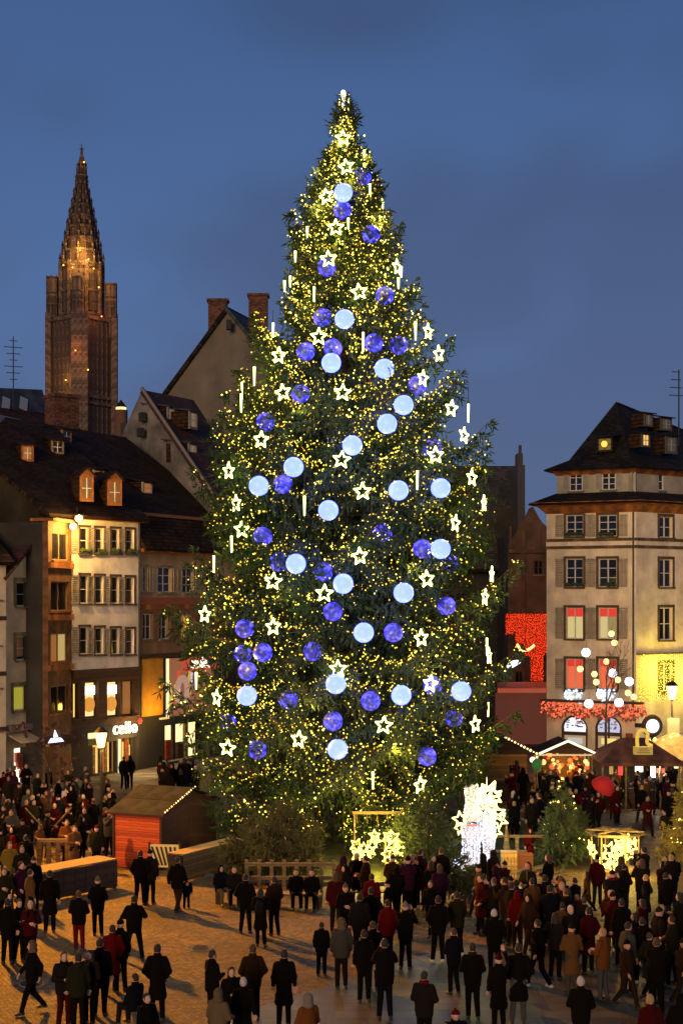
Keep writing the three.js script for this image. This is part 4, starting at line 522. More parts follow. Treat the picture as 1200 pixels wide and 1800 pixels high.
  const ring = (off, y) => { const A = fA.A.clone().addScaledVector(fA.n, off).addScaledVector(fA.dir, -off), nB = fB.n, k = off / (1 + fA.n.dot(nB)), C = corner.clone().addScaledVector(fA.n, k).addScaledVector(nB, k), E = fB.B.clone().addScaledVector(nB, off), S = fA.A.clone().addScaledVector(fA.dir, -off).addScaledVector(fA.n, -back); return [up(S, y), up(A, y), up(C, y), up(E, y)]; };
  const strip = (o1, yA, o2, yB, m, name, th = 0.06) => { const a = ring(o1, yA), b = ring(o2, yB); for (let i = 0; i < 3; i++) roofPlane(root, [a[i], a[i + 1], b[i + 1], b[i]], m, th, name); };
  strip(0.02, y1 - 0.3, 0.5, y1 + 0.18, M.cornice, 'cornice', 0.1); strip(0.5, y1 + 0.18, 0.85, y1 + 0.3, M.cornice, 'cornice', 0.08); strip(0.9, y1 + 0.3, -0.45, y1 + 0.98, M.roofSlate, 'skirt_roof', 0.1);
  const y2 = fA.y(826, 1040), iA = ring(-0.5, y1 + 0.8);
  const upA = new Facade(0, 80, 10, 80), face2 = (f, off) => face(f, off);
  const g2 = face2(fA, -0.5), g3 = face2(fB, -0.5), yb = y1 + 0.8, LA = fA.L - 0.15, ws2 = [[1000, 828, 1023, 863], [1057, 829, 1081, 861]].map((r) => fA.rect(...r, -0.5));
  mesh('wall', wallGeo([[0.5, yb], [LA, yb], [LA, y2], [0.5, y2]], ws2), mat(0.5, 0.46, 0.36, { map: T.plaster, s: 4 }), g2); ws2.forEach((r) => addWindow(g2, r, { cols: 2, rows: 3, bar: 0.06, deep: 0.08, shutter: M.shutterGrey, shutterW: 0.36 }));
  const ws3 = [[1157, 831, 1166, 862], [1215, 835, 1232, 866]].map((r) => fB.rect(...r, -0.5)); mesh('wall', wallGeo([[0.16, yb], [fB.L, yb], [fB.L, y2], [0.16, y2]], ws3), mat(0.42, 0.38, 0.3, { map: T.plaster, s: 4 }), g3); ws3.forEach((r, i) => addWindow(g3, r, { cols: i + 1, rows: 2, bar: 0.06, deep: 0.08 }));  // shade of the right face put into a darker copy of the plaster
  strip(-0.48, y2 - 0.25, -0.1, y2 + 0.1, M.cornice, 'eaves', 0.08);
  const e0 = ring(0.15, y2 + 0.1), e1 = ring(-1.1, y2 + 0.75), r1 = P(1082, 706, 93), r2 = P(1225, 765, 112);
  strip(0.15, y2 + 0.1, -1.1, y2 + 0.75, M.roofSlate, 'roof', 0.1);
  roofPlane(root, [e1[1], e1[2], r1], M.roofSlate, 0.2); roofPlane(root, [e1[2], e1[3], r2, r1], M.roofSlate, 0.2); roofPlane(root, [e1[0], e1[1], r1, r2], M.roofSlate, 0.2);
  const dz = fA.n, on = (a, b, c, s, t) => a.clone().lerp(b, s).lerp(c, t);
  dormer(root, on(e1[1], e1[2], r1, 0.60, 0.1).addScaledVector(fA.n, 0.45), 1.0, 0.95, 1.4, fA.n, { pane: glow(0.12, 0.07, 0.01), wall: M.roofSlate, roof: M.roofSlate, frame: M.frameDark }).add(new THREE.Mesh(new THREE.SphereGeometry(0.2, 10, 8), glow(1.6, 0.85, 0.12)).translateZ(0.05).translateY(0.5)); 
  root.children[root.children.length - 1].children.at(-1).name = 'lamp_glow';
  const dB = (px, py, d, w, h, lit) => dormer(root, P(px, py, d), w, h, 1.2, fB.n, { wall: mat(0.07, 0.065, 0.06), roof: M.roofSlate, frame: M.shutterGrey, pane: lit ?? glow(0.05, 0.04, 0.035) });
  dB(1135, 786, 87.6, 0.7, 0.85, glow(1.1, 0.62, 0.16)); dB(1180, 798, 88.8, 1.0, 1.15); dB(1140, 750, 90.8, 0.75, 0.85); dB(1171, 757, 91.9, 1.0, 0.85);
  mb().span(0.3, 0, -11, fA.L - 0.4, y1 - 0.3, -0.9).build('core', M.darkWall, gA); mb().span(0.8, yb, -9, fA.L - 0.6, y2 - 0.1, -0.4).build('core', M.darkWall, g2);
  const an = thing('roof_antenna', 'tall thin aerial rising behind the corner building roof at the right edge', 'antenna', P(1192, 775, 100)); mb().cyl(0, -1, 0, 0.06, 0.05, 6, 6).build('mast', M.iron, an); for (let i = 0; i < 4; i++) mb().box(-0.2, 3.2 + i * 0.55, 0, 1.1 - 0.15 * i, 0.05, 0.05, 0.3).build('crossbar', M.iron, an);
  mb().rod(new THREE.Vector3(fA.L - 0.15, 3.2, 0.1), new THREE.Vector3(fA.L - 0.15, y1 - 0.3, 0.1), 0.055, 0.055, 8).build('downpipe', M.zinc, gA);
  // round clock-like glowing sign, small plate, drain
  const rs = thing('round_sign', 'white glowing round sign in a dark ring beside the second arch', 'sign', P(1145, 1276, 85.3), fB.turn * 0.4); mesh('disc', new THREE.CylinderGeometry(0.4, 0.4, 0.08, 28).rotateX(Math.PI / 2).translate(0, 0, 0.1), glow(1.8, 1.75, 1.8), rs); mesh('ring', new THREE.TorusGeometry(0.55, 0.14, 8, 28), M.frameDark, rs); mb().cyl(0, -3.2, 0, 0.06, 0.06, 2.6, 8).build('post', M.iron, rs);
  const pl = thing('wall_plate', 'small dark plate on the wall between the arch and the round sign', 'sign', P(1122, 1275, 85.3), fA.turn); mesh('plate', boxGeo(0.5, 0.26, 0.04), M.dark, pl); const ds = thing('wall_board', 'reddish brown notice board on the wall right of the second arch', 'board', P(1105, 1300, 85.5), fA.turn); mesh('board', boxGeo(0.42, 0.75, 0.05), mat(0.25, 0.06, 0.03), ds);
  // red-lit garland of fir along the first-floor ledge
  const gl = thing('red_garland', 'red-lit fir garland running along the ledge above the arched shop fronts', 'garland', fA.A, fA.turn), R = rng(60), ly = fA.y(1235, 1040), hb = fA.y(1262, 1040), pos = [], needles = [];
  for (let i = 0; i < 900; i++) { const x = -0.3 + R() * (fA.L + 1.0), dep = (ly - hb) * Math.pow(R(), 0.7) * (0.55 + 0.45 * Math.abs(Math.sin(x * 2.1))); pos.push(new THREE.Vector3(x, ly - dep, 0.12 + 0.4 * R())); if (i % 2) brush(needles, pos[i], new THREE.Vector3(R() - 0.5, -R(), R() - 0.3).normalize(), 0.3, 0.05, R); }
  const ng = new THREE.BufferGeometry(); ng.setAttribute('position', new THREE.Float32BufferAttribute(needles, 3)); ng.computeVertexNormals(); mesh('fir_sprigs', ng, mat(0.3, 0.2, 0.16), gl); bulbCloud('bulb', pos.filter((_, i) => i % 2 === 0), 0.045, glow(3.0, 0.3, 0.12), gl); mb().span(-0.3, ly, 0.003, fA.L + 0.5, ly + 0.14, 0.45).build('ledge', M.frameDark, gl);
  // yellow curtain of lights on the right face
  const yc = thing('light_curtain', 'dense yellow curtain of small lights over the lower right face of the corner building', 'light curtain', fB.A, fB.turn), ys = [], cords = mb(), yt = fB.y(1150, 1150), ybt = fB.y(1236, 1150);
  for (let x = 0.05; x < fB.L; x += 0.17) { const bot = ybt + R() * 0.5; cords.span(x - 0.008, bot, 0.2, x + 0.008, yt, 0.215); for (let y = bot; y < yt; y += 0.17) ys.push(new THREE.Vector3(x + (R() - 0.5) * 0.08, y + (R() - 0.5) * 0.1, 0.22 + R() * 0.05)); }
  cords.build('cord', M.frameDark, yc); bulbCloud('bulb', ys, 0.03, glow(5, 3.9, 0.35), yc); mb().span(0, yt, 0.003, fB.L, yt + 0.08, 0.24).build('rail', M.frameDark, yc);
  const nB = fB.n; lamp(rgb(1, 0.74, 0.06), 38, fB.A.clone().addScaledVector(fB.dir, 1.6).addScaledVector(nB, 0.9).setY((yt + ybt) / 2 + 0.4), 40); lamp(rgb(1, 0.78, 0.08), 26, fB.A.clone().addScaledVector(fB.dir, 4.2).addScaledVector(nB, 0.9).setY((yt + ybt) / 2), 40);
}
{ // houses in the side street, the red curtain of lights
  const D = 108, root = thing('dark_gable_house', 'dark house roof with a thin upright chimney between tree and corner building', 'house', P(880, HORIZON, D).setY(0)), o = root.position, q = (px, py, d = D) => P(px, py, d).sub(o);
  roofPlane(root, [q(780, 1000, D - 2), q(921, 1000, D - 2), q(914, 819, D + 5), q(780, 819, D + 5)], mat(0.06, 0.055, 0.05, { map: T.tiles, s: 4 }), 0.3); mb().span(q(780, 0).x, 0, -8, q(921, 0).x, q(0, 895).y, 0.5).build('wall', M.darkWall, root);
  const a = q(908, 1000, D - 1), b = q(921, 788, D - 1); mb().span(a.x, 0, a.z - 9, b.x, q(0, 820).y, a.z + 0.4).span(a.x, q(0, 820).y, a.z - 1.2, b.x - 0.15, b.y - 0.4, a.z + 0.3).span(a.x + 0.2, b.y - 0.4, a.z - 0.7, b.x - 0.2, b.y + 0.25, a.z).build('fire_wall', mat(0.05, 0.05, 0.06), root);
  const D2 = 100, r2 = thing('stepped_gable_house', 'reddish brown house with a scrolled gable in the narrow street beside the corner building', 'house', P(930, HORIZON, D2).setY(0)), o2 = r2.position, p = (px, py, d = D2) => P(px, py, d).sub(o2);
  const out = [[893, 1340], [893, 960], [900, 945], [908, 935], [914, 918], [922, 912], [930, 893], [936, 890], [944, 905], [952, 918], [961, 926], [970, 930], [985, 935], [985, 1340]].map(([x, y]) => { const v = p(x, y); return [v.x, Math.max(0, v.y)]; });
  const holes = [[[905, 1180, 920, 1220]], [[938, 985, 954, 1010]]].map(([r]) => { const l = p(r[0], r[3]), h = p(r[2], r[1]); return [l.x, l.y, h.x, h.y]; });
  mesh('wall', wallGeo(out, holes, 0.5), M.brownWall, r2); holes.forEach((h) => addWindow(r2, h, { cols: 2, rows: 2, frame: M.frameDark })); { const l = p(916, 1012), h = p(922, 930); mb().span(l.x, l.y - 12, 0.01, h.x, h.y, 0.2).build('pilaster', M.brownWall, r2); const c1 = p(893, 972), c2 = p(985, 966); mb().span(c1.x, c1.y, 0.01, c2.x, c2.y, 0.25).build('cornice', M.brownWall, r2); for (const x of [895, 948, 965]) { const v = p(x, 970), w = p(x + 12, 925); mb().span(v.x, v.y + 0.3, 0.01, v.x + 0.12, w.y, 0.08).build('gable_moulding', M.brownWall, r2); } }
  mb().span(out[0][0], 0, -10, out[12][0], p(0, 940).y, -0.52).build('house_core', M.darkWall, r2);
  const rc = thing('red_light_curtain', 'glowing red curtain of lights across the narrow street left of the corner building', 'light curtain', P(925, HORIZON, 94).setY(0)), z = 0, R = rng(70), pts = [], cords = mb(), oc = rc.position;
  for (let px = 889; px < 963; px += 1.5) { const s = px + 0, bot = s < 905 ? 1108 + R() * 8 : s < 922 ? 1128 + R() * 8 : s < 932 ? 1148 + R() * 6 : s < 955 ? 1192 + R() * 8 : 1146 + R() * 6, t = P(px, 1078, 94).sub(oc), b = P(px, bot, 94).sub(oc); cords.rod(t, b, 0.008, 0.008, 3); for (let y = b.y; y < t.y; y += 0.105) pts.push(new THREE.Vector3(t.x + (R() - 0.5) * 0.06, y + (R() - 0.5) * 0.05, (R() - 0.5) * 0.12)); }
  cords.build('cord', M.darkRedWood, rc); bulbCloud('bulb', pts, 0.028, glow(2.6, 0.1, 0.012), rc); const t0 = P(888, 1078, 94).sub(oc), t1 = P(963, 1078, 94).sub(oc); mb().rod(t0, t1, 0.04).build('rail', M.iron, rc);
  lamp(rgb(1, 0.1, 0.03), 26, P(930, 1120, 92.5), 40);
  const ws = thing('street_light', 'white glowing lamp bowl hung low in the narrow street left of the corner building', 'lamp', P(902, 1170, 90)); mesh('bowl', new THREE.SphereGeometry(0.5, 16, 8, 0, 6.3, 0, 1.7).scale(1, 0.6, 1).rotateZ(0.5), glow(1.6, 1.8, 2.2), ws); mb().rod(new THREE.Vector3(0, 0.2, 0), new THREE.Vector3(0.2, 1.6, -0.4), 0.03).build('stem', M.iron, ws);
  const gd = thing('bow_light', 'curved golden light garland hanging below the red light curtain', 'garland', P(922, 1142, 90)), cv = new THREE.CatmullRomCurve3([[-0.5, 0.35, 0], [-0.3, 0.05, 0], [0, -0.05, 0], [0.35, 0.08, 0], [0.6, 0.3, 0]].map((a) => new THREE.Vector3(...a))); mesh('light_tube', new THREE.TubeGeometry(cv, 16, 0.09, 6), glow(2.2, 1.3, 0.45), gd); mb().rod(new THREE.Vector3(0, 0, 0), new THREE.Vector3(0.05, 1.2, -0.2), 0.02).build('wire', M.iron, gd);
  const ra = thing('red_awning', 'dark red lit shop awning at street level left of the arched fronts', 'awning', P(925, 1215, 88)); mb().poly([[-1.8, 0.2, 0], [1.6, 0.2, 0], [1.5, 0.5, -1.2], [-1.7, 0.5, -1.2]], 0.06).build('canvas', mat(0.5, 0.12, 0.05), ra); mb().span(-1.8, -0.1, -0.02, 1.6, 0.17, 0.02).build('valance', glow(0.35, 0.06, 0.03), ra); mb().span(-1.8, -3.4, -1.3, 1.8, -0.2, -1.2).build('shop_back', glow(0.09, 0.02, 0.012), ra);
}
// ---------------------------------------------------------------- cathedral tower, far behind the roofs
{
  const D = 440, k = D / F, root = thing('cathedral_tower', 'far brown sandstone cathedral tower with a stepped openwork spire and orange floodlights', 'cathedral', P(144, HORIZON, D).setY(0)), Y = (py) => EYE + (HORIZON - py) * k, S = M.sandstone;
  const prism = (b, n, r, y0, y1, rot = 0, r2 = r, x = 0, z = 0) => b.add(new THREE.CylinderGeometry(r2, r, y1 - y0, n), M4(x, (y0 + y1) / 2, z, 0, rot));
  const R = rng(5), yP = Y(560), rot = Math.PI / 4 + 0.12;
  // lower shaft: square turned by its corner, buttresses, tall recessed lancets
  const sh = mb(); const hw = 7.5;                          // half width of a side
  sh.box(0, yP / 2, 0, hw * 2 - 1, yP, hw * 2 - 1, rot); sh.build('shaft', S, root);
  const bt = mb(); for (let i = 0; i < 4; i++) { const a = rot + i * Math.PI / 2 + Math.PI / 4; for (const w of [0, 0.16, -0.16]) bt.box(Math.sin(a + w) * hw * 1.36, yP / 2, Math.cos(a + w) * hw * 1.36, 1.7, yP + (w ? 0 : 3), 1.7, a); } bt.build('buttress', S, root);
  const ribs = mb(), dk = mb(); for (let i = 0; i < 4; i++) { const a = rot + i * Math.PI / 2, c = Math.cos(a), s = Math.sin(a), at = (u, v) => [s * v + c * u, c * v - s * u]; for (let j = -3; j <= 3; j++) { const [x, z] = at(j * 1.9, hw - 0.3); ribs.box(x, yP / 2 + 4, z, 0.35, yP - 8, 0.5, a); if (j < 3) for (const [q, h] of [[yP - 13, 20], [yP - 38, 20]]) { const [x2, z2] = at(j * 1.9 + 0.95, hw - 0.42); dk.box(x2, q, z2, 1.1, h, 0.2, a); } } for (const y of [yP - 1, yP - 25, yP - 27, yP - 50]) { const [x, z] = at(0, hw - 0.1); ribs.box(x, y, z, hw * 2, 0.9, 0.9, a); } }
  ribs.build('tracery', S, root); dk.build('lancet', M.sandDark, root);
  // octagon with ribs and recessed windows
  const o1 = Y(470), ro = 6.6, oc = mb(); prism(oc, 8, ro - 0.5, yP, o1, 0.39); oc.build('octagon', S, root);
  const od = mb(), orb = mb(); for (let i = 0; i < 8; i++) { const a = i * Math.PI / 4 + 0.39 + Math.PI / 8, a2 = a + Math.PI / 8; orb.box(Math.sin(a2) * ro, (yP + o1) / 2, Math.cos(a2) * ro, 1.0, o1 - yP + 2, 1.0, a2); od.box(Math.sin(a) * (ro - 0.7), (yP + o1) / 2 - 0.5, Math.cos(a) * (ro - 0.7), 2.6, (o1 - yP) * 0.72, 0.3, a); orb.box(Math.sin(a) * (ro - 0.55), (yP + o1) / 2, Math.cos(a) * (ro - 0.55), 0.3, o1 - yP, 0.3, a); for (const t of [0.05, 0.5, 0.97]) orb.box(Math.sin(a) * (ro - 0.5), lerp(yP, o1, t), Math.cos(a) * (ro - 0.5), 4.4, 0.7, 0.7, a); for (const t of [0.3, 0.7]) orb.box(Math.sin(a) * (ro - 0.5), lerp(yP, o1, t), Math.cos(a) * (ro - 0.5), 2.6, 0.25, 0.25, a); }
  orb.build('tracery', S, root); od.build('lancet', M.sandDark, root);
  // stair turrets, open between them and the octagon
  for (let i = 0; i < 4; i++) { const a = i * Math.PI / 2 + Math.PI / 2 + 0.06, x = Math.sin(a) * 9.0, z = Math.cos(a) * 9.0, top = Y(i === 2 ? 489 : 500), t = mb(); prism(t, 6, 1.75, yP - 6, top, 0, 1.75, x, z); for (let q = 0; q < 6; q++) { const b = q * Math.PI / 3; t.box(x + Math.sin(b) * 1.75, (yP + top) / 2 - 3, z + Math.cos(b) * 1.75, 0.35, top - yP + 7, 0.35, b); } for (const y of [0.0, 0.3, 0.6, 0.97]) prism(t, 6, 2.0, lerp(yP, top, y), lerp(yP, top, y) + 0.6, 0, 2.0, x, z); for (const y of [0.02, 0.12]) t.box(x * 0.72, lerp(yP, top, y), z * 0.72, Math.abs(z) > 4 ? 1 : 3, 0.6, Math.abs(z) > 4 ? 3 : 1); t.build('turret', S, root); }
  // stepped spire with a ring of pinnacles on each step
  const tiers = [[470, 6.7, 6.1], [446, 5.9, 5.3], [424, 5.15, 4.6], [403, 4.4, 3.9], [383, 3.7, 3.2], [364, 3.0, 2.6], [347, 2.35, 2.0], [330, 1.7, 1.35]];
  tiers.forEach(([py, r, r2], i) => { const y0 = Y(py), y1 = i < 7 ? Y(tiers[i + 1][0]) : Y(312), b = mb(), pn = mb(); prism(b, 8, r - 0.2, y0, y1, 0.39, r2 - 0.2); for (let q = 0; q < 8; q++) { const a = q * Math.PI / 4, s = Math.sin(a), c = Math.cos(a); pn.cyl(s * r, y0 - 0.5, c * r, 0.42, 0.36, (y1 - y0) * 0.72, 6); pn.cyl(s * r, y0 - 0.5 + (y1 - y0) * 0.72, c * r, 0.5, 0.02, (y1 - y0) * 0.5, 6); const a2 = a + Math.PI / 8; pn.box(Math.sin(a2) * (r - 0.5), (y0 + y1) / 2, Math.cos(a2) * (r - 0.5), 0.28, y1 - y0, 0.3, a2); pn.box(Math.sin(a2) * (r - 0.3), y0 + 0.3, Math.cos(a2) * (r - 0.3), r * 0.72, 0.6, 0.4, a2); } b.build('spire_tier', i % 2 ? S : M.sandDark, root); pn.build('pinnacle', S, root); });
  const ln = mb(); prism(ln, 8, 1.0, Y(330), Y(312), 0, 0.9); prism(ln, 8, 1.9, Y(314), Y(309), 0, 2.1); for (let q = 0; q < 8; q++) { const a = q * Math.PI / 4; ln.cyl(Math.sin(a) * 1.5, Y(309), Math.cos(a) * 1.5, 0.2, 0.15, 3.6, 6); } prism(ln, 8, 0.8, Y(309), Y(290), 0, 0.7); prism(ln, 8, 1.7, Y(290), Y(286), 0, 1.3); prism(ln, 8, 1.0, Y(286), Y(272), 0, 0.5); prism(ln, 6, 0.45, Y(272), Y(252), 0, 0.08); ln.box(0, Y(262), 0, 1.3, 0.3, 0.3); ln.build('lantern', S, root);
  // orange floodlights
  const spots = [[141, 440, 6.5, 60], [156, 456, 7.6, 70], [112, 466, 9.2, 26], [131, 500, 8.0, 34], [174, 505, 8, 24], [179, 556, 8.5, 26, 1], [116, 668, 9.5, 40], [133, 616, 12.5, 18, 1], [148, 285, 2.4, 8], [155, 650, 13, 12], [128, 470, 7.5, 26], [165, 472, 8, 30]];
  for (const [x, y, f, cd, red] of spots) { const p = P(x, y, D - f), m = mb().add(new THREE.SphereGeometry(0.2, 10, 8)).build('floodlight', glow(7, red ? 1.6 : 2.7, 0.25), root); m.position.copy(p).sub(root.position); lamp(rgb(1, red ? 0.3 : 0.45, 0.08), cd * 5.5, p.clone().add(new THREE.Vector3(0, 0.6, 1.7)), 20); }
  for (const y of [520, 640]) lamp(rgb(1, 0.55, 0.35), 900, P(150, y, D - 60), 60);
  const t2 = thing('far_roof_lantern', 'small lit lantern turret beside the foot of the cathedral tower', 'turret', P(213, 765, 300).setY(0)), q = t2.position, yy = P(0, 716, 300).y; mb().cyl(0, 0, 0, 1.6, 1.4, yy - 0.6, 8).build('turret_wall', mat(0.25, 0.12, 0.06, { map: T.grime, s: 3 }), t2); mb().cyl(0, yy - 0.6, 0, 1.1, 1.1, 0.6, 8).build('lit_window', glow(1.5, 1.1, 0.5), t2); mb().cyl(0, yy, 0, 1.3, 0.05, 1.6, 8).build('turret_roof', M.roof, t2); mb().box(2.2, yy / 2 - 2, 0, 4, yy - 3, 4).build('wing', M.darkWall, t2);
}
// ---------------------------------------------------------------- lamps, stalls, hut, light sculptures, barriers, small trees
function lantern(name, label, base, h, cd, o = {}) {
  const t = thing(name, label, 'street lamp', base), s = o.s ?? 1;
  mb().cyl(0, 0, 0, 0.14, 0.11, 0.5, 10).cyl(0, 0.5, 0, 0.075, 0.05, h - 0.9, 10).cyl(0, h - 0.42, 0, 0.05, 0.12, 0.1, 8).build('post', M.iron, t);
  mb().cyl(0, h - 0.32, 0, 0.14 * s, 0.27 * s, 0.62 * s, 6).build('lamp_glass', glow(3.2, 1.9, 0.7), t);
  mb().cyl(0, h - 0.32 + 0.625 * s, 0, 0.33 * s, 0.12 * s, 0.2 * s, 6).cyl(0, h - 0.32 + 0.82 * s, 0, 0.05, 0.02, 0.16, 6).build('lamp_cap', M.iron, t);
  lamp(rgb(1, 0.55, 0.16), cd, base.clone().add(new THREE.Vector3(0, h - 0.05, 0.5)), 14); return t;
}
lantern('street_lamp', 'old style lamp post glowing cream in front of the left shop entrance', G0(178, 1478), 4.15, 60);
{ const b = P(1180, HORIZON, 74).setY(0), t = lantern('street_lamp', 'old style lamp post with dark cap in front of the yellow light curtain', b, 5.0, 120, { s: 1.15 }); mb().box(0.05, 3.3, 0.1, 0.62, 0.85, 0.05).build('notice_board', mat(0.3, 0.29, 0.26), t); }

{ // red hut: front with boarded shutter, felt roof, right gable verge with lights
  const f = new Facade(200, 52.9, 284, 52.1), t = thing('market_hut', 'red wooden market hut with grey felt roof at the left of the tree', 'hut', f.A, f.turn), w = f.L, D = 4.2, h = 2.12, rz = -D / 2, hr = 2.78, R = rng(2);
  mb().span(0.06, 0, -D + 0.06, w - 0.06, h, -0.1).build('hut_core', M.darkRedWood, t);
  for (let i = 0; i < 11; i++) { const y = i * h / 11; mb().span(0, y + 0.008, -0.09, w, y + h / 11 - 0.004, 0).build('plank', i % 3 ? M.redWood : mat(0.62, 0.075, 0.018, { map: T.wood, s: 1.2 }), t); }
  for (let i = 0; i < 22; i++) { const z = -i * D / 22, zc = z - D / 44, top = h + (hr - h) * (1 - Math.abs(zc - rz) / (D / 2)) - 0.06; mb().span(w - 0.09 + 0.03, 0, z - D / 22 + 0.01, w + 0.03, top, z).build('plank', M.darkRedWood, t); }  // side planks take a darkened red in place of shade
  mb().span(-0.03, 0, -0.02, 0.06, h, 0.04).build('corner_post', M.darkRedWood, t); mb().span(w - 0.06, 0, -0.02, w + 0.03, h, 0.04).build('corner_post', M.darkRedWood, t);
  for (let i = 0; i < 3; i++) { const x0 = lerp(-0.15, w + 0.2, i / 3), x1 = lerp(-0.15, w + 0.2, (i + 1) / 3) - 0.01; for (const [za, ya, zb, yb2] of [[0.22, h - 0.06, rz, hr], [rz, hr, -D - 0.22, h - 0.06]]) for (let k = 0; k < 2; k++) { const p0 = k / 2, p1 = (k + 1) / 2; mb().poly([[x0, lerp(ya, yb2, p0) + k * 0.012, lerp(za, zb, p0)], [x1, lerp(ya, yb2, p0) + k * 0.012, lerp(za, zb, p0)], [x1, lerp(ya, yb2, p1) + k * 0.012, lerp(za, zb, p1)], [x0, lerp(ya, yb2, p1) + k * 0.012, lerp(za, zb, p1)]], 0.05).build('roof_panel', M.felt, t); } }
  mb().span(-0.15, h - 0.14, 0.2, w + 0.2, h - 0.06, 0.24).build('fascia', M.darkRedWood, t);
  const pts = []; for (let i = 0; i < 15; i++) { const q = i / 14; pts.push(new THREE.Vector3(w + 0.24, lerp(h, hr, q) + 0.04, lerp(0.15, rz, q))); } const sl = thing('verge_lights', 'string of small warm lights along the roof edge of the red hut', 'string lights', f.A, f.turn); bulbCloud('bulb', pts, 0.035, glow(3, 1.9, 0.7), sl); mb().rod(pts[0], pts[14], 0.012).build('cord', M.iron, sl);
}
{ // chalet stall with light-trimmed gable
  const D = 70, b = P(994, HORIZON, D).setY(0), t = thing('chalet_stall', 'market chalet with white lit gable edges selling goods under orange light', 'market stall', b), w = 1.28, h = P(0, 1322, D).y, hr = P(0, 1304, D).y;
  mb().poly([[-w, h, 0.5], [w, h, 0.5], [0, hr, 0.5]], 0.08).build('gable_board', M.shopWood, t);
  for (const s of [-1, 1]) { const pts = [[s * (w + 0.1), h - 0.05, 0.55], [0, hr + 0.04, 0.55], [0, hr + 0.04, -2.5], [s * (w + 0.1), h - 0.05, -2.5]]; mb().poly(s < 0 ? pts : pts.slice().reverse(), 0.07).build('roof', M.felt, t); mb().rod(new THREE.Vector3(s * (w + 0.12), h - 0.02, 0.6), new THREE.Vector3(0, hr + 0.1, 0.6), 0.06, 0.06, 6).build('light_strip', glow(1.7, 1.5, 1.0), t); mb().span(s * w - 0.06, 0, 0.3, s * w + 0.06, h - 0.1, 0.42).build('post', M.shopWood, t); }
  mb().rod(new THREE.Vector3(-w - 0.12, h - 0.08, 0.6), new THREE.Vector3(w + 0.12, h - 0.08, 0.6), 0.035).build('light_strip', glow(0.8, 0.6, 0.3), t);
  mb().span(-w, 0, -2.4, w, h - 0.1, -2.3).build('back_wall', M.plank, t); mb().span(-w, 0, 0.1, w, 0.95, 0.35).build('counter', M.shopWood, t);
  const R = rng(4), gm = [glow(1.2, 0.5, 0.08), glow(0.95, 0.16, 0.03), glow(1.5, 0.95, 0.3), M.redWood]; for (let i = 0; i < 40; i++) mb().ball(lerp(-w + 0.1, w - 0.1, R()), 1.0 + R() * (h - 1.15), -0.3 - R() * 0.6, 0.06 + 0.1 * R(), 7).build('bauble', gm[i % 4], t);
  lamp(rgb(1, 0.42, 0.1), 22, b.clone().add(new THREE.Vector3(0, 1.9, 0.2)), 10);
}
{ // left stall partly behind the tree
  const D = 70, b = P(900, HORIZON, D).setY(0), t = thing('chalet_stall', 'market chalet with one lit roof edge showing at the right side of the tree', 'market stall', b), h = P(0, 1324, D).y, x1 = P(936, 0, D).x - b.x, x0 = -1.4, hr = P(0, 1296, D).y;
  mb().poly([[x0, h, 0.5], [x1, h, 0.5], [-0.4, hr, 0.5]], 0.08).build('gable_board', M.shopWood, t); mb().poly([[-0.4, hr, 0.55], [x1 + 0.1, h, 0.55], [x1 + 0.1, h, -2.4], [-0.4, hr, -2.4]], 0.07).build('roof', M.felt, t); mb().poly([[-0.4, hr, -2.4], [x0, h, -2.4], [x0, h, 0.55], [-0.4, hr, 0.55]], 0.07).build('roof', M.felt, t); mb().span(x0, 0, -2.3, x1, h - 0.05, -2.2).build('back_wall', M.plank, t); mb().span(x0, 0, 0.1, x1, 0.95, 0.35).build('counter', M.shopWood, t);
  const pts = []; for (let i = 0; i < 11; i++) pts.push(new THREE.Vector3(lerp(-0.4, x1 + 0.1, i / 10), lerp(hr, h, i / 10) + 0.05, 0.62)); pts.push(new THREE.Vector3(x1 + 0.1, h - 0.12, 0.65)); bulbCloud('bulb', pts, 0.06, glow(2.4, 1.8, 0.8), t); mb().ball(x1 - 0.1, h - 0.25, 0.6, 0.14, 10).build('lamp_glass', glow(2.4, 2.0, 1.2), t);
}
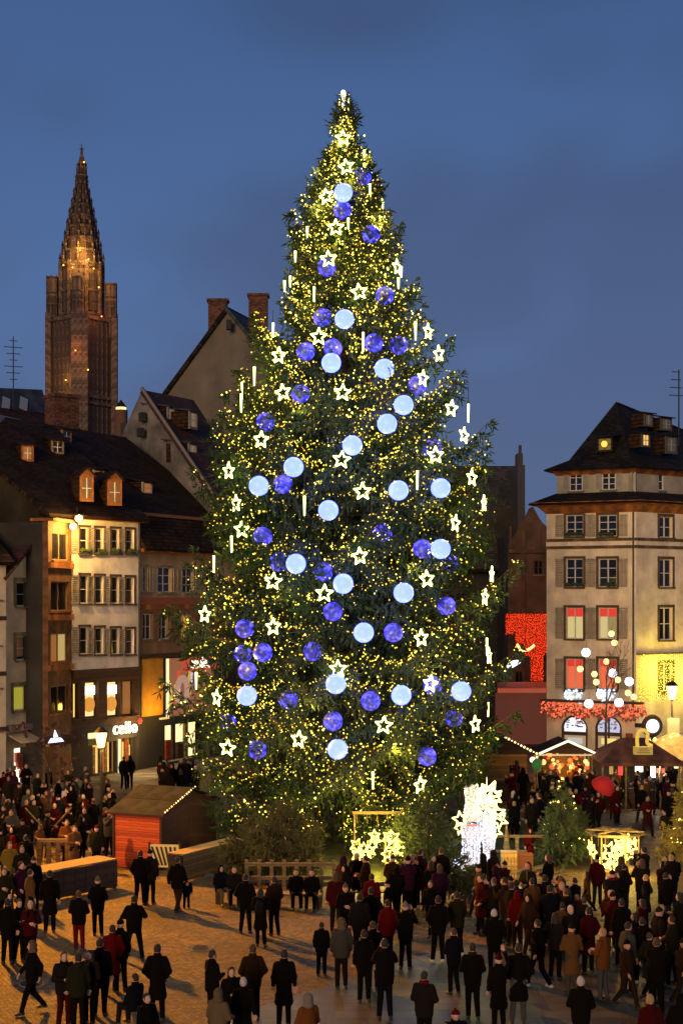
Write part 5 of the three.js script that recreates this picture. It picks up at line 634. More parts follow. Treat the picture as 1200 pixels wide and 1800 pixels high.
{ // brown canopy, loop sign, big lit tent
  const D = 68, b = P(1120, HORIZON, D).setY(0), t = thing('canopy_stall', 'wide stall under a brown hipped canopy with bright white lit counters', 'market stall', b), X = (px) => P(px, 0, D).x - b.x, h = P(0, 1335, D).y, hr = P(0, 1299, D).y;
  const e = [[X(1046), h, 1.4], [X(1190), h, 1.4], [X(1190), h, -2.6], [X(1046), h, -2.6]], r = [[X(1096), hr, -0.6], [X(1140), hr, -0.6]], cm = mat(0.2, 0.075, 0.04, { map: T.grime, s: 2 });
  for (const q of [[e[0], e[1], r[1], r[0]], [e[1], e[2], r[1]], [e[2], e[3], r[0], r[1]], [e[3], e[0], r[0]]]) mb().poly(q, 0.05).build('canvas', cm, t); mb().span(e[0][0], h - 0.16, 1.37, e[1][0], h, 1.41).build('valance', cm, t);
  for (const x of [1050, 1090, 1150, 1186]) mb().span(X(x) - 0.04, 0, 1.2, X(x) + 0.04, h - 0.05, 1.28).build('post', M.plank, t); const R = rng(6);
  for (const [x0, x1, y0, y1, m] of [[1113, 1126, 1340, 1356, M.litWhite], [1132, 1176, 1338, 1346, M.litWhite], [1140, 1148, 1346, 1366, M.litWhite], [1181, 1188, 1334, 1350, M.litCream], [1083, 1091, 1342, 1362, M.litRed], [1068, 1074, 1338, 1360, glow(0.5, 0.3, 0.1)], [1150, 1164, 1350, 1358, M.litRed]]) { const d = D - 0.2; mb().span(X(x0), P(0, y1, d).y, 0.3, X(x1), P(0, y0, d).y, 0.4).build('lit_panel', m, t); }
  mb().span(X(1050), 0, -2.4, X(1186), h, -2.3).build('back_wall', M.dark, t); mb().span(X(1055), 0, 0.4, X(1183), 0.95, 0.8).build('counter', M.shopWood, t); lamp(rgb(1, 0.8, 0.55), 18, b.clone().add(new THREE.Vector3(0.6, 2.0, 0.9)), 10);
  const s = thing('loop_sign', 'golden glowing loop standing on a block above the brown canopy', 'sign', P(1129, 1326, 67)), gm = glow(0.85, 0.5, 0.06), cv = new THREE.CatmullRomCurve3([[-0.26, 0.35, 0], [-0.27, 0.8, 0], [-0.2, 1.05, 0], [0, 1.15, 0], [0.2, 1.03, 0], [0.22, 0.8, 0], [0.2, 0.55, 0], [0.42, 0.38, 0]].map((a) => new THREE.Vector3(...a))); mesh('loop', new THREE.TubeGeometry(cv, 24, 0.085, 8), gm, s); mesh('block', boxGeo(0.85, 0.36, 0.4).translate(0, 0.18, 0), glow(0.42, 0.26, 0.05), s); const q = mb(); for (let i = 0; i < 3; i++) q.box(0, 0.1 + i * 0.09, 0.205, 0.6 - 0.1 * i, 0.035, 0.02); q.build('relief', M.plank, s);
  const u = thing('market_tent', 'big pale tent glowing amber at the right edge', 'tent', P(1190, HORIZON, 72).setY(0)), c = [0, P(0, 1290, 72).y, -1], hh = P(0, 1330, 72).y, cl = mat(0.55, 0.42, 0.22, { map: T.grime, s: 2 }); const ee = [[-2.0, hh - 0.1, 1.3], [2.8, hh, 1.3], [2.8, hh, -3.3], [-2.0, hh - 0.1, -3.3]]; for (let i = 0; i < 4; i++) mb().poly([ee[i], ee[(i + 1) % 4], c], 0.04).build('canvas', cl, u); for (const [x, , z] of ee) mb().cyl(x * 0.95, 0, z * 0.9, 0.05, 0.05, hh - 0.15, 8).build('tent_pole', M.iron, u); lamp(rgb(1, 0.65, 0.15), 30, P(1165, 1280, 70), 12);
  const sl = thing('tent_lights', 'small warm lamps on a wire above the pale tent edge', 'string lights', [0, 0, 0]), pts = [[1140, 1302], [1150, 1300], [1165, 1300], [1178, 1295], [1135, 1304], [1190, 1292]].map(([x, y]) => P(x, y, 69.5)); bulbCloud('bulb', pts, 0.1, glow(2.2, 1.5, 0.5), sl); mb().rod(P(1130, 1304, 69.5), P(1200, 1288, 69.5), 0.012).build('wire', M.iron, sl);
  const gb = thing('green_balloon', 'green glowing balloon over the crowd beside the lit chalet', 'balloon', P(943, 1344, 66)); mesh('skin', new THREE.SphereGeometry(0.24, 14, 12).scale(1, 1.15, 1), glow(0.01, 0.1, 0.015), gb); mb().rod(new THREE.Vector3(0, -0.35, 0), new THREE.Vector3(0.05, -1.1, 0), 0.008).build('string', M.frame, gb);
  const um = thing('red_umbrella', 'open red umbrella held in the crowd in front of the market stalls', 'umbrella', P(1058, 1388, 64)); mesh('canopy', new THREE.SphereGeometry(0.62, 16, 6, 0, 6.3, 0, 1.35).rotateX(0.5).rotateZ(-0.4), mat(0.55, 0.02, 0.02, { side: THREE.DoubleSide }), um); mb().rod(new THREE.Vector3(0, 0.55, 0.2), new THREE.Vector3(-0.12, -0.55, -0.05), 0.012).build('handle', M.iron, um); for (let i = 0; i < 8; i++) { const a = i * Math.PI / 4, q = new THREE.Vector3(Math.sin(a) * 0.6, 0.13, Math.cos(a) * 0.6).applyEuler(new THREE.Euler(0.5, 0, -0.4)); mb().rod(q, new THREE.Vector3(0, 0.6, 0).applyEuler(new THREE.Euler(0.5, 0, -0.4)), 0.008).build('rib', M.iron, um); }
}
function bareTree(t, H, seed, m, o = {}) { const b = mb(), R = rng(seed), grow = (p, d, L, r, lv) => { const e = p.clone().addScaledVector(d, L); b.rod(p, e, r, r * 0.65, lv > 2 ? 6 : 4); if (lv <= 0) return; const n = lv > 2 ? 4 : 3; for (let i = 0; i < n; i++) { const q = d.clone().add(new THREE.Vector3((R() - 0.5) * 1.5, R() * 0.5, (R() - 0.5) * 1.5)).normalize(); grow(p.clone().lerp(e, 0.55 + 0.45 * R()), q, L * (0.55 + 0.2 * R()), r * 0.55, lv - 1); } }; mb().cyl(0, 0, 0, o.r ?? 0.11, (o.r ?? 0.11) * 0.7, H * 0.42, 8).build('trunk', m, t); grow(new THREE.Vector3(0, H * 0.4, 0), new THREE.Vector3(0.03, 1, 0).normalize(), H * 0.26, (o.r ?? 0.11) * 0.6, 4); b.build('branches', m, t); }
{ // bare young tree hung with glowing balls
  const D = 76, base = P(1064, HORIZON, D).setY(0), t = thing('bare_tree', 'slim bare tree hung with glowing balls before the arched shop fronts', 'tree', base); bareTree(t, P(0, 1125, D).y, 3, M.bark, { r: 0.1 });
  const list = [[1029, 1147, 0], [1076, 1183, 0], [1105, 1198, 0], [1055, 1220, 0], [1034, 1237, 0], [1087, 1235, 0], [1079, 1130, 1], [1065, 1163, 1], [1044, 1185, 1], [1047, 1199, 1], [1103, 1218, 1], [1113, 1225, 1], [1085, 1195, 1], [1019, 1176, 1], [1074, 1114, 1]], gw = glow(2.4, 2.5, 3.2), gA = glow(2.4, 1.5, 0.55), R = rng(5), made = [[], []];
  for (const [x, y, k] of list) { const o = thing('glowing_ball', '', 'ball light', P(x, y, D + (R() - 0.5) * 1.5), 0, k ? 'amber balls in the bare tree' : 'white balls in the bare tree'), r = k ? 0.17 : 0.24; mesh('globe', new THREE.SphereGeometry(r, 14, 10), k ? gA : gw, o); mb().cyl(0, r - 0.01, 0, 0.03, 0.03, 0.08, 6).rod(new THREE.Vector3(0, r, 0), new THREE.Vector3(0.05, r + 0.4, 0), 0.008).build('cap', M.iron, o); made[k].push(o); }
  made.forEach((os, k) => os.sort((a, b) => a.position.x - b.position.x).forEach((o, i) => { o.userData.label = ORD[i] + (k ? ' small amber' : ' large white') + ' glowing ball from the left in the bare tree'; }));
}
{ const t = thing('bare_tree', 'thin bare tree with a few dark leaves in front of the violet shop window', 'tree', G0(86, 1500)); bareTree(t, 4.6, 12, M.bark, { r: 0.07 }); const R = rng(4), lf = []; for (let i = 0; i < 60; i++) brush(lf, new THREE.Vector3((R() - 0.5) * 2.4, 3 + R() * 2.2, (R() - 0.5) * 1.4), new THREE.Vector3(R() - 0.5, -R(), R() - 0.5).normalize(), 0.22, 0.08, R); const g = new THREE.BufferGeometry(); g.setAttribute('position', new THREE.Float32BufferAttribute(lf, 3)); g.computeVertexNormals(); mesh('leaves', g, mat(0.06, 0.02, 0.015), t).userData.kind = 'stuff'; mb().rod(new THREE.Vector3(-0.9, 1.8, 0.1), new THREE.Vector3(-0.02, 0.8, 0), 0.03).rod(new THREE.Vector3(0.9, 1.8, 0.1), new THREE.Vector3(0.02, 0.8, 0), 0.03).build('stake', M.plank, t); }
function youngFir(name, label, base, H, r, seed, m, lights) {
  const t = thing(name, label, 'fir tree', base), R = rng(seed); mb().cyl(0, 0, 0, 0.09, 0.02, H * 0.97, 8).build('trunk', M.bark, t); const crown = new THREE.Group(); crown.name = 'crown'; t.add(crown); const v = makeBough(Math.max(0.6, r), seed * 7, 1.9, { sag: 0.12, lift: 0.35 }), pts = [];
  for (let h = 0.15, az = R() * 6; h < H * 0.97; h += H * 0.03) { az += 2.4; const rr = r * Math.pow(1 - h / H, 0.8) * (0.65 + 0.6 * R()), b = mesh('bough', v.geo, [m, twigMat], crown); b.position.y = h; b.rotation.set((R() - 0.5) * 0.5, -az, 0.25 + 0.4 * h / H, 'YZX'); b.scale.setScalar(Math.max(0.12, rr / v.L)); b.updateMatrix(); if (lights) for (const ch of v.chains) if (R() < 0.05) for (const p of ch) pts.push(p.clone().applyMatrix4(b.matrix)); }
  if (lights) { const s = thing('fir_lights', 'small warm lights strung on the ' + lights, 'string lights', base); s.userData.kind = 'stuff'; bulbCloud('bulb', pts, 0.028, glow(4, 3, 0.6), s, seed); } return t;
}
const firOliveLit = mat(0.1, 0.1, 0.03), firB = mat(0.05, 0.075, 0.025), firYellowLit = mat(0.2, 0.15, 0.03);  // olive and yellow needle colours carry the warm light on these firs
youngFir('young_fir', 'broad olive lit young fir at the left foot of the big Christmas tree', G0(505, 1552), 3.0, 1.75, 3, firOliveLit); youngFir('young_fir', 'low fir between the wooden counter and the broad olive lit fir', G0(448, 1540), 2.2, 1.2, 4, firOliveLit);
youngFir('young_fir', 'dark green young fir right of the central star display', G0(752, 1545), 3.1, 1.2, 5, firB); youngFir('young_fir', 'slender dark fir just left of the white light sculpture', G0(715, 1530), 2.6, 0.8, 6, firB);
youngFir('young_fir', 'loose young fir with a few lights beside the star pavilion', G0(985, 1520), 3.3, 1.0, 7, firB, 'loose young fir beside the star pavilion'); youngFir('young_fir', 'small fir strung with pale lights left of the star pavilion', G0(1005, 1508), 2.4, 0.7, 9, firB, 'small fir left of the star pavilion'); youngFir('young_fir', 'yellow lit fir cut off by the right edge of the view', G0(1206, 1525), 3.6, 1.0, 8, firYellowLit, 'yellow lit fir at the right edge');
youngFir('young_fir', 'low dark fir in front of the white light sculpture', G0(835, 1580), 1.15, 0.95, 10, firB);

// star displays
function starCluster(list, base, m) { list.forEach(([x, y, z, s]) => { const st = mesh('star_tube', starParts.starGeo, m, base); st.position.set(x, y, z); st.scale.setScalar(s); st.rotation.set(0, (x * 7 + y * 3) % 1 - 0.5, (x * 13 + y * 5) % 1); }); }
{
  const D = 51.5, gS = glow(3.6, 2.7, 0.55), L = (px, py, b, d = D) => { const v = P(px, py, d); return [v.x - b.x, v.y - b.y]; };
  for (const [x, pts, lab] of [[642, [[626, 1486], [640, 1490], [628, 1502], [645, 1503], [654, 1484], [658, 1470], [650, 1495], [634, 1512], [625, 1510], [660, 1478]], 'left of two clusters of glowing stars on thin posts at the tree foot'], [688, [[682, 1473], [702, 1482], [690, 1484], [679, 1500], [698, 1502], [681, 1512], [700, 1508], [690, 1470]], 'right of two clusters of glowing stars on thin posts at the tree foot']]) {
    const b = P(x, HORIZON, D).setY(0), t = thing('star_display', lab, 'light display', b, 0, 'clusters of glowing stars on posts'), R = rng(x); starCluster(pts.map(([px, py], i) => { const [X, Yy] = L(px, py, b); return [X, Yy, (R() - 0.5) * 0.6, 0.46 + 0.18 * R()]; }), t, gS);
    for (const dx of [-0.22, 0.08]) mb().cyl(dx, 0, 0, 0.03, 0.03, 1.2, 6).build('post', M.plank, t); lamp(rgb(1, 0.7, 0.1), 42, b.clone().add(new THREE.Vector3(0, 1.35, 0.9)), 25);
  }
  const b = P(662, HORIZON, D + 1).setY(0), fr = thing('display_frame', 'thin wooden frame around the two star clusters at the tree foot', 'frame', b); for (const x of [-0.82, 0.85]) mb().cyl(x, 0, 0, 0.035, 0.035, 2.0, 6).build('post', M.plank, fr); mb().span(-0.9, 2.0, -0.05, 0.95, 2.1, 0.05).build('beam', M.plank, fr); for (let i = 0; i < 5; i++) mb().rod(new THREE.Vector3(-0.75 + i * 0.38, 2.0, 0), new THREE.Vector3(-0.72 + i * 0.38, 1.65, 0), 0.012).build('cord', M.plank, fr); mb().span(0.45, 0, 0.35, 1.1, 0.55, 0.8).build('lit_box', mat(0.55, 0.45, 0.1), fr);
  // small pavilion with hanging stars
  const c = P(1080, HORIZON, 52).setY(0), pv = thing('star_pavilion', 'small wooden pavilion filled with hanging glowing stars at the right', 'pavilion', c), H = P(0, 1466, 52).y, ht = P(0, 1449, 52).y;
  for (let i = 0; i < 6; i++) { const a = i * Math.PI / 3 + 0.25; mb().cyl(Math.sin(a) * 0.85, 0, Math.cos(a) * 0.85, 0.035, 0.035, H, 6).build('post', M.plank, pv); const a2 = a + Math.PI / 3; mb().rod(new THREE.Vector3(Math.sin(a) * 1.05, H + 0.05, Math.cos(a) * 1.05), new THREE.Vector3(Math.sin(a2) * 1.05, H + 0.05, Math.cos(a2) * 1.05), 0.06, 0.06, 4).build('beam', M.plank, pv); mb().rod(new THREE.Vector3(Math.sin(a) * 1.05, H + 0.12, Math.cos(a) * 1.05), new THREE.Vector3(-Math.sin(a) * 1.05, H + 0.12, -Math.cos(a) * 1.05), 0.035, 0.035, 4).build('slat', M.plank, pv); mb().rod(new THREE.Vector3(Math.sin(a) * 0.6, H, Math.cos(a) * 0.6), new THREE.Vector3(Math.sin(a) * 0.6, H - 0.5, Math.cos(a) * 0.6), 0.01).build('cord', M.plank, pv); }
  mb().cyl(0, H + 0.16, 0, 0.22, 0.16, 0.06, 8).build('roof_cap', M.plank, pv); mb().cyl(0, 0, 0, 0.9, 0.9, 0.12, 12).build('platform', M.plank, pv);
  const R = rng(15), sp = [[1038, 1490], [1042, 1497], [1072, 1495], [1085, 1482], [1098, 1492], [1108, 1478], [1113, 1490], [1100, 1485], [1062, 1517], [1072, 1520], [1080, 1500], [1090, 1512], [1093, 1525], [1060, 1512], [1105, 1500], [1078, 1512], [1088, 1497]]; starCluster(sp.map(([px, py]) => { const v = P(px, py, 51.6); return [v.x - c.x, v.y, 0.4 + (R() - 0.5) * 0.7, 0.5 + 0.25 * R()]; }), pv, gS); lamp(rgb(1, 0.7, 0.1), 44, c.clone().add(new THREE.Vector3(0, 1.2, 1.4)), 25);
}
{ // white light sculpture: wrapped columns with ribbon and stars
  const D = 52, b = P(842, HORIZON, D).setY(0), t = thing('light_sculpture', 'tall white glittering light sculpture of draped columns topped by golden stars', 'light sculpture', b), R = rng(21), q = (px, py, z = 0) => { const v = P(px, py, D); return new THREE.Vector3(v.x - b.x, v.y, z); };
  const wireM = mat(0.7, 0.7, 0.75), bm = glow(1.5, 1.55, 2.3), bw = glow(2.4, 2.1, 1.3);
  for (const [x0, x1, y0, y1, z, m, n, sd] of [[817, 848, 1446, 1384, 0, bw, 520, 1], [810, 846, 1525, 1449, 0.1, bm, 800, 2], [845, 869, 1517, 1430, 0.35, bm, 560, 3]]) {
    const a = q((x0 + x1) / 2, y0, z), c = q((x0 + x1) / 2, y1, z), w = q(x1, y0).x - q(x0, y0).x, h = c.y - a.y, rad = (v, an) => w / 2 * (0.84 + 0.16 * Math.sin(v * 7 + sd) * (1 - v * 0.4) + 0.1 * Math.sin(an * 3 + v * 5 + sd * 2) + 0.05 * Math.sin(an * 7 + v * 13)) * (1 + 0.25 * Math.pow(1 - v, 6)), pos = (v, an, k = 1) => new THREE.Vector3(a.x + Math.cos(an) * rad(v, an) * k, a.y + v * h + 0.05 * Math.sin(an * 4 + sd), z - 0.25 + Math.sin(an) * rad(v, an) * k * 0.8);
    const gp = [], NV = 14, NA = 24; for (let i = 0; i < NV; i++) for (let j = 0; j < NA; j++) { const p = [[i, j], [i + 1, j], [i + 1, j + 1], [i, j], [i + 1, j + 1], [i, j + 1]]; for (const [u, v] of p) { const t2 = pos(u / NV, v / NA * Math.PI * 2); gp.push(t2.x, t2.y, t2.z); } }
    const dg = new THREE.BufferGeometry(); dg.setAttribute('position', new THREE.Float32BufferAttribute(gp, 3)); dg.computeVertexNormals(); mesh('drape', dg, mat(0.34, 0.34, 0.42), t);
    const fr = mb(); for (let i = 0; i < 7; i++) { const an = i / 7 * Math.PI * 2; for (let k = 0; k < 6; k++) fr.rod(pos(k / 6, an, 1.02), pos((k + 1) / 6, an, 1.02), 0.012, 0.012, 4); } fr.build('frame', wireM, t);
    const pts = []; for (let i = 0; i < n; i++) { const an = R() < 0.5 ? Math.floor(R() * 16) / 16 * Math.PI * 2 : R() * Math.PI * 2; pts.push(pos(R(), an, 1.05)); } bulbCloud('bulb', pts, 0.027, m, t, n);
  }
  const ft = []; for (let i = 0; i < 260; i++) { const a = R() * 6.28, r = 0.5 + 0.35 * R(); ft.push(new THREE.Vector3(-0.2 + Math.cos(a) * r * 0.9, 0.02 + R() * 0.4, 0.1 + Math.sin(a) * r * 0.5)); } bulbCloud('foot_bulb', ft, 0.022, bm, t, 9); mb().cyl(-0.25, 0, -0.1, 0.75, 0.45, 0.4, 12).build('foot_drape', mat(0.5, 0.5, 0.56), t);
  const rb = q(800, 1449, 0.2), rc = q(836, 1449, 0.2); mb().span(rb.x, rb.y - 0.04, 0.15, rc.x, rb.y + 0.03, 0.24).build('ribbon', mat(0.55, 0.14, 0.1), t); mb().rod(q(855, 1392), q(855, 1366), 0.025, 0.01).build('spike', bw, t);
  const gS = glow(3.6, 2.9, 0.9), sp = [[858, 1392, 1.1], [850, 1404, 0.8], [866, 1398, 0.8], [862, 1414, 0.7], [868, 1425, 0.8], [875, 1438, 0.75], [846, 1418, 0.7], [806, 1436, 0.7], [805, 1452, 0.6], [868, 1458, 0.6], [856, 1430, 0.7], [850, 1395, 0.8]]; starCluster(sp.map(([x, y, s]) => { const v = q(x, y, 0.3 + 0.3 * R()); return [v.x, v.y, v.z, s]; }), t, gS);
  lamp(rgb(0.95, 0.95, 1), 7, b.clone().add(new THREE.Vector3(0.2, 1.6, 1.6)), 25); lamp(rgb(1, 0.75, 0.25), 12, b.clone().add(new THREE.Vector3(0.6, 3.0, 1.5)), 25);
  // timber rails and boxes right of it
  const r = thing('timber_rail', 'lit timber rail with posts right of the white light sculpture', 'fence', P(912, HORIZON, 53).setY(0)), W = (px, d = 53) => P(px, 0, d).x - r.position.x, ry = P(0, 1472, 53).y; mb().span(W(866), ry, -0.04, W(960), ry + 0.09, 0.04).build('rail', M.plank, r); mb().span(W(866), ry - 0.55, -0.04, W(925), ry - 0.47, 0.04).build('rail', M.plank, r); for (const x of [889, 908]) mb().span(W(x) - 0.06, 0, -0.05, W(x) + 0.06, ry - 0.003, 0.05).build('post', M.plank, r); mb().cyl(W(889), ry - 0.4, 0.12, 0.14, 0.02, 0.95, 6).build('pointed_post', M.plank, r);
  const bx = thing('orange_box', 'flat orange brown box in front of the timber rail', 'box', G0(918, 1530)); for (let i = 0; i < 4; i++) mb().span(-0.36, i * 0.16, -0.2, 0.36, i * 0.16 + 0.15, 0.2).build('plank', mat(0.42, 0.12, 0.03, { map: T.wood, s: 1 }), bx); const yb = thing('yellow_box', 'yellow lit wooden crate between light sculpture and orange box', 'box', G0(894, 1545)); for (let i = 0; i < 5; i++) mb().span(-0.28 + i * 0.112, 0, -0.2, -0.28 + i * 0.112 + 0.1, 0.95, 0.15).build('plank', M.plank, yb); mb().span(-0.28, 0.951, -0.2, 0.28, 1.0, 0.15).build('lid', M.plank, yb);
  lamp(rgb(1, 0.6, 0.1), 10, G0(905, 1552).add(new THREE.Vector3(0, 1.1, 0.3)), 8);
  [[760, 1524, 0.2, 'left'], [784, 1522, 0.24, 'right'], [772, 1534, 0.16, 'lowest']].forEach(([x, y, s, n]) => { const o = thing('paper_lantern', n + ' of three small amber lanterns above the crowd right of the star clusters', 'lantern', P(x, y, 49), 0, 'amber lanterns right of the star clusters'); mesh('shade', new THREE.ConeGeometry(s, s * 1.6, 4, 1).rotateY(0.6), glow(1.5, 0.72, 0.1), o); mb().cyl(0, -s * 0.85 - 0.9, 0, 0.02, 0.02, 0.9, 6).build('stick', M.plank, o); });
}
{ // counters, benches and barriers
  const board = (name, label, cat, a, b, w, h, n, m, o = {}) => { const v = new THREE.Vector3().subVectors(b, a), L = v.length(), t = thing(name, label, cat, a, Math.atan2(-v.z, v.x)); for (let i = 0; i < n; i++) mb().span(0, h - 0.05 + (i % 2) * 0.004, -w * i / n, L, h, -w * (i + 1) / n + 0.015).build('plank', m, t); const lg = Math.max(2, Math.round(L / 1.3)); for (let i = 0; i < lg; i++) mb().span(i * (L - 0.1) / (lg - 1), 0, -w + 0.05, i * (L - 0.1) / (lg - 1) + 0.1, h - 0.055, -0.05).build('leg', M.timber, t); if (o.front) for (let i = 0; i < o.front; i++) mb().span(L * i / o.front + 0.01, 0.05, 0.002, L * (i + 1) / o.front - 0.01, h - 0.06, 0.03).build('front_board', o.fm ?? M.timber, t); return t; };
  const e = mat(0.6, 0.42, 0.16, { map: T.wood, s: 1.2 });
  board('market_counter', 'long pale plank counter beside the red hut at the left', 'counter', P(72, 1545, 46.5).setY(0), P(206, 1530, 49).setY(0), 1.0, 1.0, 5, e, { front: 7 });
  board('plank_counter', 'wooden counter with pale top between the red hut and the tree', 'counter', G0(322, 1552), P(428, 1540, 53).setY(0), 0.7, 1.0, 4, e, { front: 9, fm: mat(0.3, 0.22, 0.08, { map: T.wood, s: 1 }) });
  board('seat_bench', 'low dark bench with people sitting at the left foot of the tree', 'bench', G0(378, 1590), G0(560, 1600), 0.5, 0.46, 3, M.plank); board('seat_bench', 'low dark bench behind the crowd below the star clusters', 'bench', G0(580, 1592), G0(720, 1592), 0.5, 0.46, 3, M.plank);
  const fb = G0(430, 1575), fe = G0(590, 1575), L = fb.distanceTo(fe), t = thing('timber_fence', 'lit timber fence of rails and posts behind the people on the bench', 'fence', fb); for (const y of [0.55, 1.0]) mb().span(0, y, -0.04, L, y + 0.12, 0.04).build('rail', M.plank, t); for (let i = 0; i < 8; i++) mb().span(i * L / 7.3, 0, -0.11, i * L / 7.3 + 0.12, 1.2, -0.042).build('post', M.plank, t);
  const hb = P(264, 1526, 52).setY(0), ht = thing('striped_barrier', 'pale barrier with slanting dark stripes beside the red hut', 'barrier', hb, -0.12); mb().span(0, 0.15, 0, 1.1, 0.98, 0.05).build('board', mat(0.6, 0.5, 0.22), ht); for (let i = 0; i < 6; i++) mb().poly([[0.04 + i * 0.17, 0.9, 0.056], [0.3 + i * 0.13, 0.22, 0.056], [0.38 + i * 0.13, 0.22, 0.056], [0.12 + i * 0.17, 0.9, 0.056]].reverse(), 0.004).build('stripe', M.dark, ht); mb().span(-0.05, 0, -0.03, 0.02, 1.05, 0.06).span(1.08, 0, -0.03, 1.15, 1.05, 0.06).build('post', M.timber, ht);
  const s2 = G0(66, 1528), q2 = thing('timber_fence', 'short timber rail in front of the left crowd beneath the bare tree', 'fence', s2); mb().span(0, 1.0, -0.05, 1.15, 1.12, 0.05).build('rail', M.plank, q2); for (const x of [0, 0.34, 0.68, 1.02]) mb().span(x, 0, -0.04, x + 0.16, 0.997, 0.04).build('post', mat(0.3, 0.15, 0.06, { map: T.wood, s: 1 }), q2);
  const cd = thing('candle_jar', 'two small glowing candle jars on the paving among the legs at the right', 'candle', G0(1092, 1648)); for (const [x, s] of [[-0.2, 1], [0.1, 1.3]]) { mb().cyl(x, 0, 0, 0.09 * s, 0.1 * s, 0.25 * s, 10).build('jar', glow(1.6, 0.85, 0.12), cd); mb().cyl(x, 0.25 * s, 0, 0.105 * s, 0.105 * s, 0.02, 10).build('rim', M.iron, cd); } lamp(rgb(1, 0.6, 0.1), 2.5, G0(1092, 1650).add(new THREE.Vector3(0, 0.35, 0.25)), 6);
}
// ---------------------------------------------------------------- people
function surfaceNets(f, lo, hi, cell) {
  const n = [0, 1, 2].map((i) => Math.max(2, Math.ceil((hi[i] - lo[i]) / cell) + 1)), [nx, ny, nz] = n, val = new Float32Array(nx * ny * nz);
  for (let z = 0, i = 0; z < nz; z++) for (let y = 0; y < ny; y++) for (let x = 0; x < nx; x++, i++) val[i] = f(lo[0] + x * cell, lo[1] + y * cell, lo[2] + z * cell);
  const id = new Int32Array(nx * ny * nz).fill(-1), pos = [], idx = [], off = [0, 1, nx, nx + 1, nx * ny, nx * ny + 1, nx * ny + nx, nx * ny + nx + 1], at = (x, y, z) => x + nx * (y + ny * z);
  for (let z = 0; z < nz - 1; z++) for (let y = 0; y < ny - 1; y++) for (let x = 0; x < nx - 1; x++) {
    const b = at(x, y, z); let m = 0; for (let k = 0; k < 8; k++) if (val[b + off[k]] < 0) m |= 1 << k; if (m === 0 || m === 255) continue;
    let c = 0, sx = 0, sy = 0, sz = 0;
    for (let k = 0; k < 8; k++) for (const a of [1, 2, 4]) { if (k & a) continue; const j = k | a; if (((m >> k) & 1) === ((m >> j) & 1)) continue; const v0 = val[b + off[k]], v1 = val[b + off[j]], t = v0 / (v0 - v1); sx += (k & 1) + (a === 1 ? t : 0); sy += ((k >> 1) & 1) + (a === 2 ? t : 0); sz += ((k >> 2) & 1) + (a === 4 ? t : 0); c++; }
    id[b] = pos.length / 3; pos.push(lo[0] + (x + sx / c) * cell, lo[1] + (y + sy / c) * cell, lo[2] + (z + sz / c) * cell);
  }
  const quad = (a, b, c, d, flip) => { if (a < 0 || b < 0 || c < 0 || d < 0) return; if (flip) idx.push(a, c, b, a, d, c); else idx.push(a, b, c, a, c, d); };
  for (let z = 1; z < nz - 1; z++) for (let y = 1; y < ny - 1; y++) for (let x = 1; x < nx - 1; x++) {
    const i = at(x, y, z), s = val[i] < 0;
    if (s !== val[i + 1] < 0) quad(id[at(x, y - 1, z - 1)], id[at(x, y, z - 1)], id[i], id[at(x, y - 1, z)], !s);
    if (s !== val[i + nx] < 0) quad(id[at(x - 1, y, z - 1)], id[at(x - 1, y, z)], id[i], id[at(x, y, z - 1)], !s);
    if (s !== val[i + nx * ny] < 0) quad(id[at(x - 1, y - 1, z)], id[at(x, y - 1, z)], id[i], id[at(x - 1, y, z)], !s);
  }
  const g = new THREE.BufferGeometry(); g.setAttribute('position', new THREE.Float32BufferAttribute(pos, 3)); g.setIndex(idx); g.computeVertexNormals(); return g;
}
const smin = (a, b, k) => { const h = Math.max(k - Math.abs(a - b), 0) / k; return Math.min(a, b) - h * h * k * 0.25; };
function cap(px, py, pz, a, b, ra, rb) { const bx = b[0] - a[0], by = b[1] - a[1], bz = b[2] - a[2], x = px - a[0], y = py - a[1], z = pz - a[2], t = clamp((x * bx + y * by + z * bz) / (bx * bx + by * by + bz * bz + 1e-9), 0, 1); return Math.hypot(x - bx * t, y - by * t, z - bz * t) - (ra + (rb - ra) * t); }
const ell = (x, y, z, rx, ry, rz) => { const k = Math.hypot(x / rx, y / ry, z / rz); return (k - 1) * Math.min(rx, ry, rz); };
const U = { sh: 1.42, hip: 0.92, up: 0 };
